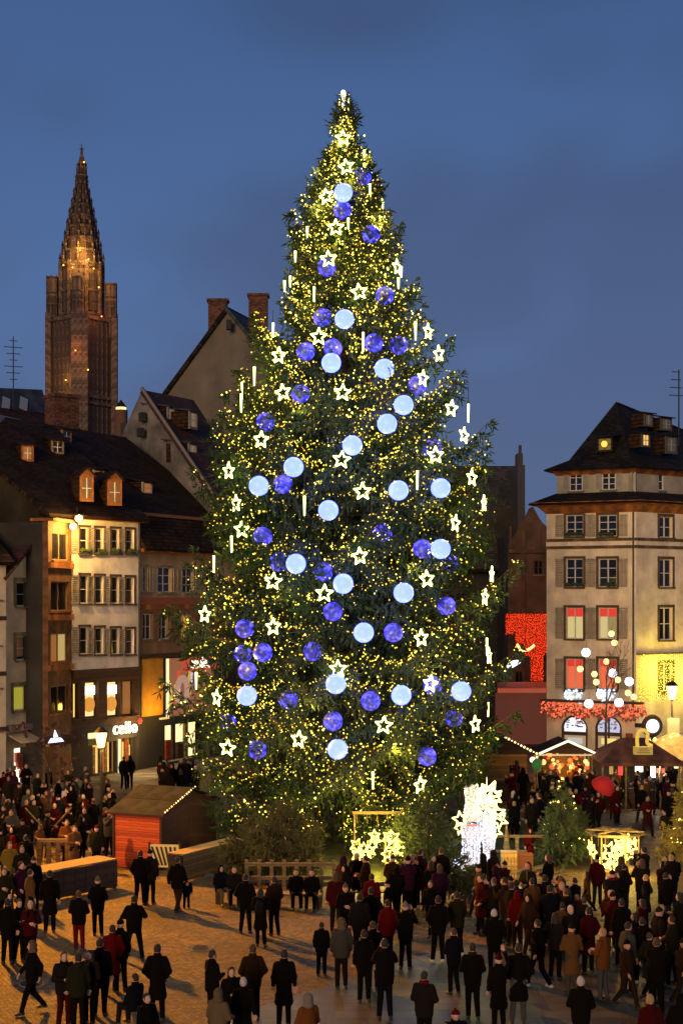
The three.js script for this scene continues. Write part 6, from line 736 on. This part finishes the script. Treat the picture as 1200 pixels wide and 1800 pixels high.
const POSES = {                                              // [left elbow, left wrist, right elbow, right wrist], knees and ankles; +z is forwards
  stand: { e: [[0.25, 1.14, -0.03], [-0.25, 1.14, -0.02]], w: [[0.25, 0.9, 0.08], [-0.26, 0.9, 0.05]], k: [[0.1, 0.49, 0.02], [-0.1, 0.49, 0.03]], a: [[0.12, 0.08, -0.02], [-0.11, 0.08, 0]] },
  pockets: { e: [[0.3, 1.15, -0.08], [-0.3, 1.15, -0.08]], w: [[0.19, 0.95, 0.1], [-0.19, 0.95, 0.1]], k: [[0.12, 0.49, 0.02], [-0.1, 0.49, 0.02]], a: [[0.16, 0.08, -0.02], [-0.12, 0.08, 0.04]] },
  walk: { e: [[0.24, 1.15, -0.16], [-0.25, 1.14, 0.06]], w: [[0.24, 0.92, -0.13], [-0.22, 0.94, 0.25]], k: [[0.09, 0.5, 0.18], [-0.09, 0.48, -0.05]], a: [[0.09, 0.09, 0.3], [-0.1, 0.15, -0.34]] },
  photo: { e: [[0.25, 1.22, 0.17], [-0.25, 1.24, 0.17]], w: [[0.08, 1.5, 0.33], [-0.07, 1.5, 0.33]], k: [[0.1, 0.49, 0.02], [-0.1, 0.49, 0.02]], a: [[0.13, 0.08, -0.01], [-0.13, 0.08, 0]] },
  hold: { e: [[0.27, 1.13, 0.03], [-0.27, 1.13, 0.03]], w: [[0.09, 1.12, 0.28], [-0.08, 1.15, 0.29]], k: [[0.1, 0.49, 0.02], [-0.1, 0.49, 0.03]], a: [[0.1, 0.08, 0.02], [-0.13, 0.08, -0.03]] },
  reach: { e: [[0.25, 1.14, -0.02], [-0.3, 1.5, 0.12]], w: [[0.24, 0.9, 0.08], [-0.22, 1.76, 0.25]], k: [[0.1, 0.49, 0.02], [-0.1, 0.49, 0.02]], a: [[0.12, 0.08, -0.02], [-0.12, 0.08, 0]] },
  wide: { e: [[0.32, 1.18, 0.02], [-0.32, 1.18, 0.02]], w: [[0.14, 1.16, 0.22], [-0.14, 1.16, 0.22]], k: [[0.17, 0.49, 0.02], [-0.17, 0.49, 0.02]], a: [[0.24, 0.08, 0], [-0.23, 0.08, 0]] },
  sit: { drop: 0.44, e: [[0.25, 1.15, 0.05], [-0.25, 1.15, 0.05]], w: [[0.14, 1.0, 0.28], [-0.14, 1.0, 0.28]], k: [[0.13, 0.94, 0.42], [-0.13, 0.94, 0.42]], a: [[0.14, 0.54, 0.47], [-0.14, 0.54, 0.4]] },
};
const shape = new Map(), once = (k, f) => { if (!shape.has(k)) shape.set(k, f()); return shape.get(k); };
function headF(x, y, z) {
  let d = ell(x, y - 1.625, z - 0.012, 0.076, 0.108, 0.094); d = smin(d, ell(x, y - 1.565, z - 0.045, 0.05, 0.05, 0.05), 0.05); d = smin(d, cap(x, y, z, [0, 1.42, -0.01], [0, 1.57, 0], 0.06, 0.052), 0.05);
  d = smin(d, cap(x, y, z, [0, 1.628, 0.1], [0, 1.592, 0.122], 0.01, 0.017), 0.02);
  for (const s of [-1, 1]) { d = Math.max(d, -(Math.hypot(x - s * 0.032, y - 1.63, z - 0.112) - 0.017)); d = Math.min(d, Math.hypot(x - s * 0.032, y - 1.63, z - 0.088) - 0.013); d = smin(d, ell(x - s * 0.08, y - 1.612, z + 0.005, 0.014, 0.032, 0.022), 0.01); }
  return Math.max(d, -cap(x, y, z, [-0.022, 1.556, 0.096], [0.022, 1.556, 0.096], 0.006, 0.006));
}
function handGeo(w, e, side, cell) {                        // palm, four bent fingers, thumb
  const d = new THREE.Vector3(...w).sub(new THREE.Vector3(...e)).normalize(), s = new THREE.Vector3(0, 0, 1).cross(d); if (s.length() < 0.3) s.set(1, 0, 0).cross(d); s.normalize(); const c = d.clone().cross(s).multiplyScalar(side), W = new THREE.Vector3(...w), at = (a, b, q) => W.clone().addScaledVector(d, a).addScaledVector(s, b).addScaledVector(c, q).toArray();
  const caps = [[at(-0.03, 0, 0), at(0.03, 0, 0), 0.03, 0.028], [at(0.03, -0.024, 0), at(0.085, -0.03, 0.004), 0.016, 0.015], [at(0.03, 0.0, 0), at(0.088, 0.0, 0.004), 0.019, 0.016], [at(0.03, 0.024, 0), at(0.082, 0.03, 0.004), 0.016, 0.014]];
  [0.07, 0.08, 0.075, 0.058].forEach((l, i) => { const b = (i - 1.5) * 0.021; caps.push([at(0.085, b, 0.004), at(0.085 + l * 0.5, b * 1.1, 0.016), 0.0095, 0.009], [at(0.085 + l * 0.5, b * 1.1, 0.016), at(0.085 + l * 0.86, b * 1.1, 0.045), 0.009, 0.0078]); }); caps.push([at(0.025, 0.026 * side, 0), at(0.06, 0.058 * side, 0.014), 0.0125, 0.0105], [at(0.06, 0.058 * side, 0.014), at(0.09, 0.06 * side, 0.03), 0.0105, 0.0085]);
  const f = (x, y, z) => { let v = 9; for (const q of caps) v = smin(v, cap(x, y, z, ...q), 0.008); return v; }; return surfaceNets(f, w.map((v) => v - 0.17), w.map((v) => v + 0.17), cell);
}
function bodyGeo(pose, lod) { return once('body' + pose + lod, () => {
  const p = POSES[pose], S = [[0.175, 1.40, -0.01], [-0.175, 1.40, -0.01]], H = [[0.085, 0.92, 0], [-0.085, 0.92, 0]];
  const f = (x, y, z) => { let d = ell(x, y - 1.2, z, 0.165, 0.27, 0.105); d = smin(d, ell(x, y - 0.96, z, 0.155, 0.13, 0.11), 0.08); d = smin(d, cap(x, y, z, [0, 1.38, -0.01], [0, 1.5, -0.005], 0.06, 0.054), 0.05); for (let i = 0; i < 2; i++) { d = smin(d, cap(x, y, z, S[i], p.e[i], 0.052, 0.04), 0.04); d = smin(d, cap(x, y, z, p.e[i], p.w[i], 0.04, 0.029), 0.02); d = smin(d, cap(x, y, z, H[i], p.k[i], 0.082, 0.055), 0.05); d = smin(d, cap(x, y, z, p.k[i], p.a[i], 0.055, 0.038), 0.03); } return d; };
  const ys = [...p.e, ...p.w, ...p.k, ...p.a].flat(), zz = [...p.e, ...p.w, ...p.k, ...p.a].map((v) => v[2]), lo = [-0.45, Math.min(...p.a.map((v) => v[1])) - 0.09, Math.min(-0.2, ...zz) - 0.12], hi = [0.45, Math.max(1.56, ...p.w.map((v) => v[1] + 0.06)), Math.max(0.2, ...zz) + 0.12];
  const parts = [surfaceNets(f, lo, hi, lod ? 0.05 : 0.032), surfaceNets(headF, [-0.12, 1.46, -0.13], [0.12, 1.76, 0.17], lod ? 0.022 : 0.011)]; if (!lod) for (let i = 0; i < 2; i++) parts.push(handGeo(p.w[i], p.e[i], i ? -1 : 1, 0.0085)); else for (let i = 0; i < 2; i++) parts.push(handGeo(p.w[i], p.e[i], i ? -1 : 1, 0.019));
  return mergeGeometries(parts);
}); }
function coatGeo(pose, hem, lod) { return once('coat' + pose + hem + lod, () => {
  const p = POSES[pose], S = [[0.185, 1.40, -0.01], [-0.185, 1.40, -0.01]], low = p.drop ? 0.86 : hem;
  const f = (x, y, z) => { const q = clamp((1.0 - y) / 0.55, 0, 1); let d = ell(x, y - 1.2, z, 0.21 , 0.32, 0.15); d = smin(d, ell(x, y - (low + 0.12), z, 0.2 + 0.035 * q, 0.34, 0.15 + 0.03 * q), 0.12); d = Math.max(d, low - y); d = Math.max(d, y - 1.53); d = smin(d, cap(x, y, z, [0, 1.45, -0.01], [0, 1.515, -0.005], 0.1, 0.08), 0.04); for (let i = 0; i < 2; i++) { d = smin(d, cap(x, y, z, S[i], p.e[i], 0.078, 0.064), 0.05); d = smin(d, cap(x, y, z, p.e[i], [0, 1, 2].map((j) => lerp(p.e[i][j], p.w[i][j], 0.9)), 0.064, 0.05), 0.03); } d += 0.006 * Math.sin(y * 38 + x * 9) * Math.sin(x * 21 + z * 17 + y * 5); return d; };
  const zz = [...p.e, ...p.w].map((v) => v[2]); return surfaceNets(f, [-0.46, low - 0.08, Math.min(-0.22, ...zz) - 0.1], [0.46, Math.max(1.64, ...p.w.map((v) => v[1] + 0.1)), Math.max(0.24, ...zz) + 0.1], lod ? 0.05 : 0.03);
}); }
function legsGeo(pose, lod) { return once('legs' + pose + lod, () => { const p = POSES[pose], H = [[0.09, 0.93, 0], [-0.09, 0.93, 0]]; const f = (x, y, z) => { let d = ell(x, y - 0.97, z, 0.175, 0.12, 0.125); for (let i = 0; i < 2; i++) { d = smin(d, cap(x, y, z, H[i], p.k[i], 0.1, 0.076), 0.03); d = smin(d, cap(x, y, z, p.k[i], p.a[i], 0.076, 0.062), 0.02); } return d; }; const zz = [...p.k, ...p.a].map((v) => v[2]); return surfaceNets(f, [-0.4, Math.min(...p.a.map((v) => v[1])) - 0.1, Math.min(-0.15, ...zz) - 0.12], [0.4, 1.14, Math.max(0.15, ...zz) + 0.14], lod ? 0.05 : 0.032); }); }
function shoeGeo(pose, i) { return once('shoe' + pose + i, () => { const a = POSES[pose].a[i], b = a[1] - 0.045; const f = (x, y, z) => Math.max(smin(cap(x, y, z, [a[0], b, a[2] - 0.05], [a[0] * 1.15, b - 0.008, a[2] + 0.15], 0.046, 0.04), cap(x, y, z, a, [a[0], b, a[2]], 0.045, 0.045), 0.03), a[1] - 0.08 - y); return surfaceNets(f, [a[0] - 0.12, a[1] - 0.12, a[2] - 0.14], [a[0] + 0.14, a[1] + 0.08, a[2] + 0.24], 0.022); }); }
const HAIR = {
  short: (x, y, z) => Math.max(ell(x, y - 1.632, z - 0.004, 0.088, 0.116, 0.104), (z - 0.035) - Math.max(0, y - 1.66) * 1.3, 1.56 - y), long: (x, y, z) => Math.max(smin(ell(x, y - 1.632, z - 0.002, 0.092, 0.118, 0.106), ell(x, y - 1.5, z + 0.055, 0.1, 0.15, 0.05), 0.05), (z - 0.03) - Math.max(0, y - 1.66) * 1.3),
  beanie: (x, y, z) => Math.min(Math.max(ell(x, y - 1.64, z - 0.006, 0.093, 0.125, 0.109), 1.642 - y + z * 0.1), Math.hypot(x, y - 1.775, z) - 0.026), hood: (x, y, z) => Math.max(smin(ell(x, y - 1.62, z + 0.005, 0.112, 0.14, 0.125), ell(x, y - 1.49, z + 0.02, 0.13, 0.07, 0.12), 0.05), -ell(x, y - 1.61, z - 0.12, 0.07, 0.1, 0.09), z - 0.095),
};
const hairGeo = (k, lod) => once('hair' + k + lod, () => surfaceNets(HAIR[k], [-0.17, 1.36, -0.19], [0.17, 1.84, 0.17], lod ? 0.028 : 0.016));
const scarfGeo = once('scarf', () => mb().add(new THREE.TorusGeometry(0.083, 0.034, 8, 18), M4(0, 1.5, 0.0, Math.PI / 2)).add(new THREE.CapsuleGeometry(0.03, 0.26, 4, 8), M4(0.05, 1.36, 0.15)).geo());
const bagGeo = once('bag', () => mb().add(new THREE.SphereGeometry(0.2, 12, 10), M4(0, 1.2, -0.22, 0, 0, 0, 0.8, 1.1, 0.5)).box(0.1, 1.32, -0.02, 0.045, 0.35, 0.31).box(-0.1, 1.32, -0.02, 0.045, 0.35, 0.31).geo());
const cloth = (r, g, b) => mat(r * 0.6, g * 0.55, b * 0.48, { rough: 0.95, spec: 0.12, map: T.grime, s: 0.9 });
const C = { black: cloth(0.016, 0.0135, 0.012), navy: cloth(0.014, 0.017, 0.03), charcoal: cloth(0.033, 0.028, 0.025), brown: cloth(0.075, 0.04, 0.022), olive: cloth(0.05, 0.048, 0.022), red: cloth(0.3, 0.012, 0.014), darkRed: cloth(0.13, 0.012, 0.014), tan: cloth(0.34, 0.17, 0.06), orange: cloth(0.42, 0.15, 0.04), grey: cloth(0.16, 0.155, 0.15), blue: cloth(0.03, 0.05, 0.24), beige: cloth(0.36, 0.28, 0.17), white: cloth(0.55, 0.5, 0.44), denim: cloth(0.05, 0.065, 0.11), paleDenim: cloth(0.18, 0.2, 0.24), teal: cloth(0.015, 0.05, 0.055), violet: cloth(0.09, 0.02, 0.07), yellow: cloth(0.5, 0.36, 0.05) };
const HC = { dark: mat(0.02, 0.014, 0.01), brown: mat(0.06, 0.032, 0.016), fair: mat(0.3, 0.2, 0.09), grey: mat(0.4, 0.38, 0.36) }, SK = [mat(0.5, 0.29, 0.2, { rough: 0.6 }), mat(0.42, 0.23, 0.15, { rough: 0.6 }), mat(0.3, 0.16, 0.1, { rough: 0.6 })], SH = [mat(0.02, 0.018, 0.016, { rough: 0.5 }), mat(0.1, 0.05, 0.025, { rough: 0.5 }), mat(0.5, 0.48, 0.45, { rough: 0.6 })];
function person(label, pos, turn, o = {}) {
  const t = thing('person', label, 'person', pos, turn, o.group), pose = o.pose ?? 'stand', lod = o.lod ?? 0, p = POSES[pose], drop = p.drop ?? 0, b = drop ? new THREE.Group() : t; const s = (o.h ?? 1.72) / 1.74; t.scale.set(s * 0.94, s, s * 0.95); if (o.kid) t.scale.set(s * 1.12, s, s * 1.12);
  const put = (n, g, m) => { const q = mesh(n, g, m, t); q.position.y = -drop; return q; };
  put('body', bodyGeo(pose, lod), SK[o.skin ?? 0]); put('coat', coatGeo(pose, o.long ? 0.5 : 0.76, lod), C[o.top ?? 'black']); put('trousers', legsGeo(pose, lod), C[o.leg ?? 'black']); const hk = o.head ?? 'short'; put(hk === 'beanie' ? 'hat' : hk === 'hood' ? 'hood' : 'hair', hairGeo(hk, lod), hk === 'hood' || hk === 'beanie' ? C[o.hat ?? (hk === 'hood' ? o.top ?? 'black' : 'charcoal')] : HC[o.hair ?? 'dark']);
  for (const i of [0, 1]) put('shoe', shoeGeo(pose, i), SH[o.shoe ?? 0]); if (o.scarf) put('scarf', scarfGeo, C[o.scarf]);
  if (o.bag) { const q = thing('backpack', o.bag[1], 'backpack', pos, turn); q.scale.copy(t.scale); mesh('pack', bagGeo, C[o.bag[0]], q); mb().span(-0.09, 1.1, -0.34, 0.09, 1.24, -0.3).build('pocket', C[o.bag[0]], q); }
  if (o.phone) { const q = thing('phone', o.phone, 'phone', pos, turn); q.scale.copy(t.scale); const y = (p.w[0][1] + p.w[1][1]) / 2 + 0.09, z = Math.max(p.w[0][2], p.w[1][2]) + 0.06; mb().box(0, y, z + 0.006, 0.075, 0.15, 0.008).build('case', M.iron, q); mb().box(0, y, z, 0.066, 0.135, 0.004).build('screen', glow(0.7, 0.75, 0.85), q); }
  return t;
}
const away = Math.PI, FACE = { away, near: 0, left: -Math.PI / 2, right: Math.PI / 2 };
// px, py: where the feet stand in the frame
const taken = [];
function put(px, py, turn, label, o = {}) { const p = G0(px, py); p.y = 0.014; taken.push(p); return person(label, p, turn, o); }
// ---------------------------------------------------------------- the people one can tell apart
const A = Math.PI, L = -Math.PI / 2, Rt = Math.PI / 2;
// left
put(247, 1592, A + 0.1, 'person in black jacket with hands in pockets, left of the pair beside the striped barrier', { pose: 'pockets', h: 1.78 });
put(264, 1590, A - 0.15, 'person in dark coat, right of the pair beside the striped barrier', { pose: 'stand', h: 1.76, top: 'charcoal', head: 'beanie' });
put(312, 1606, A - 0.3, 'person in dark jacket and brown trousers walking with a child on the lit paving', { pose: 'walk', h: 1.78, top: 'black', leg: 'brown' });
put(328, 1597, A, 'small child in dark teal walking beside the person in brown trousers', { pose: 'stand', h: 0.98, kid: 1, top: 'teal', leg: 'teal', head: 'beanie', hat: 'teal' });
put(236, 1690, A + 0.15, 'person with feet apart and elbows out alone on the lit paving', { pose: 'wide', h: 1.8, leg: 'navy', phone: 'small lit phone held by the person standing with feet apart' });
put(198, 1748, A + 0.2, 'person in bright red coat in the left foreground group', { pose: 'pockets', h: 1.74, top: 'red', long: 1, head: 'short' });
put(176, 1786, A, 'tall person in black beside the red coat in the left foreground', { pose: 'stand', h: 1.84, leg: 'black' });
put(212, 1742, A - 0.4, 'person in black behind the red coat in the left foreground', { pose: 'pockets', h: 1.8, head: 'beanie', hat: 'black' });
put(113, 1806, 0.5, 'person in dark jacket, leftmost of the tight group in the left foreground', { pose: 'hold', h: 1.76, top: 'charcoal', hair: 'brown', leg: 'darkRed' });
put(138, 1812, A + 0.4, 'person in olive coat in the middle of the tight left foreground group', { pose: 'stand', h: 1.78, top: 'olive' });
put(158, 1800, -0.4, 'person in dark coat with beige scarf in the tight left foreground group', { pose: 'hold', h: 1.72, scarf: 'beige', top: 'brown', head: 'long' });
put(57, 1782, L + 0.5, 'person in black with pale headscarf striding at the lower left', { pose: 'walk', h: 1.74, head: 'hood', hat: 'beige', long: 0, leg: 'black' });
put(139, 1672, A, 'person in dark jacket and bright red trousers near the dark counter at the left', { pose: 'hold', h: 1.7, leg: 'red', hair: 'brown' });
put(88, 1640, A + 0.3, 'tall person in black before the left counter', { pose: 'stand', h: 1.86, long: 1 });
put(54, 1692, 0.4, 'person with pale hair and dark red jacket at the left', { pose: 'hold', h: 1.68, top: 'darkRed', hair: 'grey', bag: ['black', 'black backpack worn by the pale haired person at the left'] });
put(14, 1694, A, 'person in black cut by the left edge beside the pale haired person', { pose: 'stand', h: 1.76 }); put(34, 1690, 0.6, 'person in dark coat looking at a phone near the left edge', { pose: 'hold', h: 1.7, phone: 'small lit phone held near the left edge', top: 'charcoal' });
put(172, 1645, A, 'person in dark coat beside the end of the left counter', { pose: 'hold', h: 1.72, hat: 'beige', head: 'beanie' }); put(8, 1625, 0.3, 'person in olive jacket at the left edge below the counter', { pose: 'hold', top: 'olive' }); put(60, 1602, A, 'person in black with grey hat left of the tall person at the counter', { head: 'beanie', hat: 'grey' });
put(18, 1570, 0.2, 'person in cream jumper with dark pattern at the left edge', { pose: 'pockets', top: 'yellow', leg: 'black', hair: 'brown' }); put(46, 1555, A, 'person in black beside the cream jumper at the left', { top: 'black' });
put(131, 1535, 0.6, 'person in tan coat leaning on the pale left counter', { pose: 'hold', top: 'tan', hair: 'brown', long: 1 }); put(118, 1522, 0.2, 'person in orange brown jacket behind the left counter', { pose: 'hold', top: 'orange' }); put(170, 1530, 0.2, 'person in bright red hat and green jacket behind the left counter', { pose: 'stand', top: 'olive', head: 'beanie', hat: 'red', h: 1.62 });
put(238, 1808, A + 0.9, 'person in navy jacket bending over at the bottom left', { pose: 'sit', h: 1.7, top: 'navy', leg: 'charcoal' }); put(258, 1850, 0.8, 'person with reddish face crouched in black at the bottom edge', { pose: 'sit', h: 1.74 });
put(277, 1796, A, 'person in long black coat standing alone at the lower left of the paving', { pose: 'pockets', h: 1.82, long: 1 });
put(373, 1800, A - 0.9, 'person in black leaning forward at the bottom of the lit paving', { pose: 'hold', h: 1.72 }); put(384, 1880, A - 0.4, 'person in cream hooded coat at the bottom edge', { pose: 'hold', h: 1.7, top: 'beige', head: 'hood', hat: 'beige' });
put(407, 1830, 0.3, 'person in black with dark hair between the cream hood and the grey hair', { pose: 'hold', h: 1.66, head: 'long' }); put(428, 1856, A, 'person with grey hair and black coat at the bottom edge', { pose: 'stand', h: 1.7, hair: 'grey', long: 1 });
put(444, 1795, A + 0.2, 'person in brown black jacket with hands in pockets left of the lone figure in black', { pose: 'pockets', h: 1.8, top: 'brown', hair: 'brown' }); put(499, 1806, A + 0.1, 'lone figure in black knee-length coat at the bottom of the lit paving', { pose: 'stand', h: 1.8, long: 1 });
put(541, 1892, A + 0.6, 'person with pale fur hood cut by the bottom edge', { pose: 'hold', h: 1.72, top: 'orange', head: 'hood', hat: 'white' });
put(565, 1716, A, 'slender youngster in black left of the grey hooded person', { pose: 'stand', h: 1.42 });
// middle
put(432, 1641, A - 0.2, 'person in dark coat standing left of the three before the bench', { pose: 'pockets', h: 1.76 }); put(458, 1664, A, 'person with long dark hair and dark skirt middle of the three before the bench', { pose: 'hold', h: 1.66, head: 'long', long: 1, bag: ['charcoal', 'dark backpack worn by the long haired person before the bench'] }); put(482, 1645, A + 0.5, 'person in grey brown coat right of the three before the bench', { pose: 'hold', h: 1.74, top: 'brown' });
put(600, 1738, A + 0.3, 'person in grey coat with pale hood left of the dark group', { pose: 'stand', h: 1.8, top: 'grey', head: 'hood', hat: 'beige', leg: 'charcoal' });
put(676, 1792, A, 'big person in black taking a photograph in the centre foreground', { pose: 'photo', h: 1.9, leg: 'navy', phone: 'lit phone raised by the big person in the centre foreground' }); put(640, 1762, A + 0.2, 'person in black left of the big photographer', { pose: 'stand', h: 1.78 }); put(655, 1740, A - 0.3, 'person in black with brown hair behind the big photographer', { pose: 'hold', h: 1.74, hair: 'brown' });
put(712, 1704, A - 0.4, 'person in black with pale cap taking a picture right of the big photographer', { pose: 'photo', h: 1.78, head: 'beanie', hat: 'white' }); put(681, 1694, A + 0.4, 'person in red jacket in the centre of the crowd', { pose: 'stand', h: 1.74, top: 'red', head: 'short' });
put(632, 1690, A, 'tall person in dark coat in the centre group before the star clusters', { pose: 'stand', h: 1.86, top: 'charcoal' }); put(652, 1672, A + 0.3, 'person in black coat behind the centre group', { h: 1.8, pose: 'pockets' }); put(607, 1660, 0.2, 'person in dark jacket with beige cap before the left star cluster', { h: 1.72, head: 'beanie', hat: 'beige', pose: 'hold' });
put(745, 1850, A - 0.3, 'person in dark jacket with red scarf cut by the bottom edge right of the centre', { pose: 'hold', h: 1.78, scarf: 'red', top: 'charcoal' }); put(782, 1925, 0.3, 'child with bare reddish head at the bottom edge', { pose: 'stand', h: 1.42, hair: 'fair', kid: 1 }); put(800, 1905, 0.2, 'child in dark jacket with red hat at the bottom edge', { pose: 'stand', h: 1.5, head: 'beanie', hat: 'red', kid: 1 });
put(797, 1748, A + 0.5, 'person in navy jacket at the left of the right foreground group', { pose: 'hold', h: 1.66, top: 'navy', hair: 'brown' }); put(830, 1792, A, 'person in black trousers and patterned scarf in the right foreground group', { pose: 'hold', h: 1.8, scarf: 'brown' });
put(876, 1812, A + 0.2, 'person in long black coat with raised hand in the right foreground', { pose: 'reach', h: 1.74, long: 1, head: 'beanie', hat: 'darkRed' }); put(911, 1800, A, 'large person in black long coat and pale trousers in the right foreground', { pose: 'pockets', h: 1.88, long: 1, leg: 'paleDenim', top: 'black' });
put(868, 1716, A - 0.2, 'person with white hair and black coat behind the right foreground group', { pose: 'hold', h: 1.76, hair: 'grey' }); put(906, 1652, A, 'person in bright blue jacket in the crowd below the light sculpture', { pose: 'stand', h: 1.74, top: 'blue' }); put(935, 1655, A + 0.5, 'person in beige coat right of the blue jacket', { pose: 'hold', h: 1.84, top: 'tan', leg: 'charcoal' });
put(957, 1648, A - 0.2, 'person in black, left of the dark pair before the candle glow', { pose: 'pockets', h: 1.84 }); put(985, 1650, A + 0.2, 'person in black, right of the dark pair before the candle glow', { pose: 'hold', h: 1.82 });
put(1004, 1748, A + 0.15, 'person in long orange tan coat with dark hat at the right', { pose: 'hold', h: 1.76, top: 'tan', long: 1, head: 'beanie', hat: 'charcoal', leg: 'grey' }); put(1059, 1758, A + 0.8, 'person in rust coloured jacket and pale jeans at the right', { pose: 'hold', h: 1.78, top: 'orange', leg: 'paleDenim', hair: 'fair', long: 0 });
put(1034, 1712, A + 0.4, 'person in dark red coat behind the rust jacket', { pose: 'pockets', h: 1.76, top: 'darkRed', long: 1 }); put(1002, 1708, 0.3, 'person with white hair half hidden behind the tan coat', { pose: 'stand', h: 1.76, hair: 'grey', top: 'charcoal' });
put(1020, 1862, A - 0.2, 'person with grey hair and black coat at the bottom right', { pose: 'hold', h: 1.78, hair: 'grey' }); put(1142, 1898, A + 0.2, 'person with fair hair and dark coat at the bottom right corner', { pose: 'stand', h: 1.76, hair: 'fair', top: 'darkRed' }); put(1153, 1786, A - 0.3, 'broad person in black jacket with brown hair at the right', { pose: 'photo', h: 1.86, hair: 'brown' }); put(1194, 1890, A, 'person in black with pink face cut by the bottom right corner', { pose: 'hold', h: 1.7, head: 'hood', hat: 'black' });
put(1128, 1735, A, 'person in black with white shoes at the right', { pose: 'walk', h: 1.78, shoe: 2 }); put(1092, 1700, A + 0.2, 'tall person in black beside the candle jars', { pose: 'stand', h: 1.84 }); put(945, 1738, A + 0.7, 'person in black striding with white shoes in the right crowd', { pose: 'walk', h: 1.76, shoe: 2 }); put(975, 1722, A - 0.4, 'person in dark coat beside the striding person', { pose: 'stand', h: 1.74, top: 'charcoal', head: 'long' });
put(1075, 1672, A, 'person in yellow brown coat lit from behind by the star pavilion', { pose: 'hold', h: 1.72, top: 'olive', hair: 'fair' }); put(770, 1692, A, 'person in black before the lanterns right of the star clusters', { pose: 'pockets', h: 1.82, shoe: 2 }); put(803, 1680, A + 0.3, 'person in dark green jacket below the light sculpture', { pose: 'hold', h: 1.78, top: 'olive', shoe: 2 });
put(930, 1520, 0.3, 'small figure in bright red coat at the timber rail right of the light sculpture', { pose: 'stand', h: 1.35, top: 'red', long: 1, head: 'hood', hat: 'red' });
// seated along the bench, shop front pair
[[388, 1591, 0.5, 'navy', 'hooded'], [412, 1593, 0.1, 'charcoal', 'bareheaded'], [520, 1598, 0.1, 'black', 'dark haired'], [548, 1599, -0.1, 'black', 'second dark haired'], [604, 1594, 0, 'darkRed', 'dark red jacketed']].forEach(([x, y, t, c, w], i) => put(x, y - 1, t + Math.PI * 0, w + ' person sitting on the bench at the tree foot', { pose: 'sit', top: c, h: 1.7, leg: i ? 'black' : 'beige', head: i ? 'short' : 'hood', lod: 0 }));
put(218, 1388, A, 'person in black, left of the pair before the lit shop entrance', { lod: 1 }); put(229, 1386, A + 0.5, 'person in black, right of the pair before the lit shop entrance', { lod: 1, head: 'hood' });

// ---------------------------------------------------------------- the crowds further back
{
  const R = rng(2024), tops = ['black', 'black', 'black', 'charcoal', 'navy', 'brown', 'olive', 'charcoal', 'darkRed', 'grey', 'tan', 'red', 'violet'], word = { black: 'black', charcoal: 'dark grey', navy: 'navy', brown: 'brown', olive: 'olive', darkRed: 'dark red', grey: 'grey', tan: 'tan', red: 'bright red', violet: 'violet' }, heads = ['short', 'short', 'long', 'beanie', 'hood'], hats = ['black', 'charcoal', 'darkRed', 'brown', 'grey', 'navy'], poses = ['stand', 'pockets', 'hold', 'wide', 'walk', 'photo'];
  const made = [], crowd = (n, inside, where, group, minD, face) => { let c = 0, tries = 0; while (c < n && tries++ < 9000) { const p = inside(R); if (!p) continue; p.y = 0.014; if (taken.some((q) => (q.x - p.x) ** 2 + (q.z - p.z) ** 2 < minD * minD)) continue; taken.push(p); c++; const top = tops[Math.floor(R() * tops.length)], head = heads[Math.floor(R() * 5)], hat = hats[Math.floor(R() * 6)], pose = poses[Math.floor(R() * 6)];
    made.push(person('person in ' + word[top] + (head === 'hood' ? ' hooded coat' : head === 'beanie' ? ' coat and hat' : ' coat with ' + head + ' hair') + ' ' + where, p, face + (R() < 0.25 ? Math.PI : 0) + (R() - 0.5) * 2.6, { scarf: R() < 0.2 ? ['red', 'beige', 'grey'][Math.floor(R() * 3)] : undefined, pose, lod: 1, top, head, hat: head === 'hood' ? top : hat, hair: ['dark', 'brown', 'dark', 'brown', 'dark', 'fair', 'dark', 'grey'][Math.floor(R() * 8)], leg: ['black', 'denim', 'charcoal', 'brown'][Math.floor(R() * 4)], h: R() < 0.1 ? 1.1 + 0.3 * R() : 1.58 + 0.3 * R(), long: R() < 0.35, skin: Math.floor(R() * 3), group })); } };
  const zone = (x0, x1, y0, y1, pw = 1, bad) => (R) => { const py = lerp(y0, y1, Math.pow(R(), pw)), px = lerp(x0, x1, R()); return bad && bad(px, py) ? null : G0(px, py); };
  crowd(44, zone(770, 1200, 1585, 1700, 1, (x, y) => x < 850 && y > 1660), 'before the light displays', 'crowd before the light displays', 0.36, A);
  crowd(18, zone(590, 780, 1590, 1660), 'before the star clusters', 'group before the star clusters', 0.36, A);
  crowd(62, zone(898, 1200, 1402, 1500, 1.5, (x, y) => (x < 1140 && x > 1020 && y > 1480)), 'before the market stalls', 'crowd before the market stalls', 0.62, A);
  crowd(62, zone(-10, 196, 1408, 1520, 1.4), 'before the left shops', 'crowd before the left shops', 0.62, 0.5);
  crowd(14, zone(280, 345, 1388, 1420), 'before the bright left window', 'people before the bright left window', 0.6, A);
  crowd(8, zone(0, 60, 1540, 1640), 'by the left edge', 'people at the left edge', 0.5, 0.3);
  crowd(8, zone(1100, 1200, 1690, 1790), 'in the lower right crowd', 'crowd at the lower right', 0.55, A);
  // people whose look is the same are told apart by their order from the left
  const by = new Map(); for (const o of made) { const k = o.userData.label; if (!by.has(k)) by.set(k, []); by.get(k).push(o); }
  for (const [k, os] of by) if (os.length > 1) os.sort((a, b) => a.position.x / -a.position.z - b.position.x / -b.position.z).forEach((o, i) => { o.userData.label = k.replace('person in', ORD[i] + ' person from the left in'); });
}
renderer.render(scene, camera);
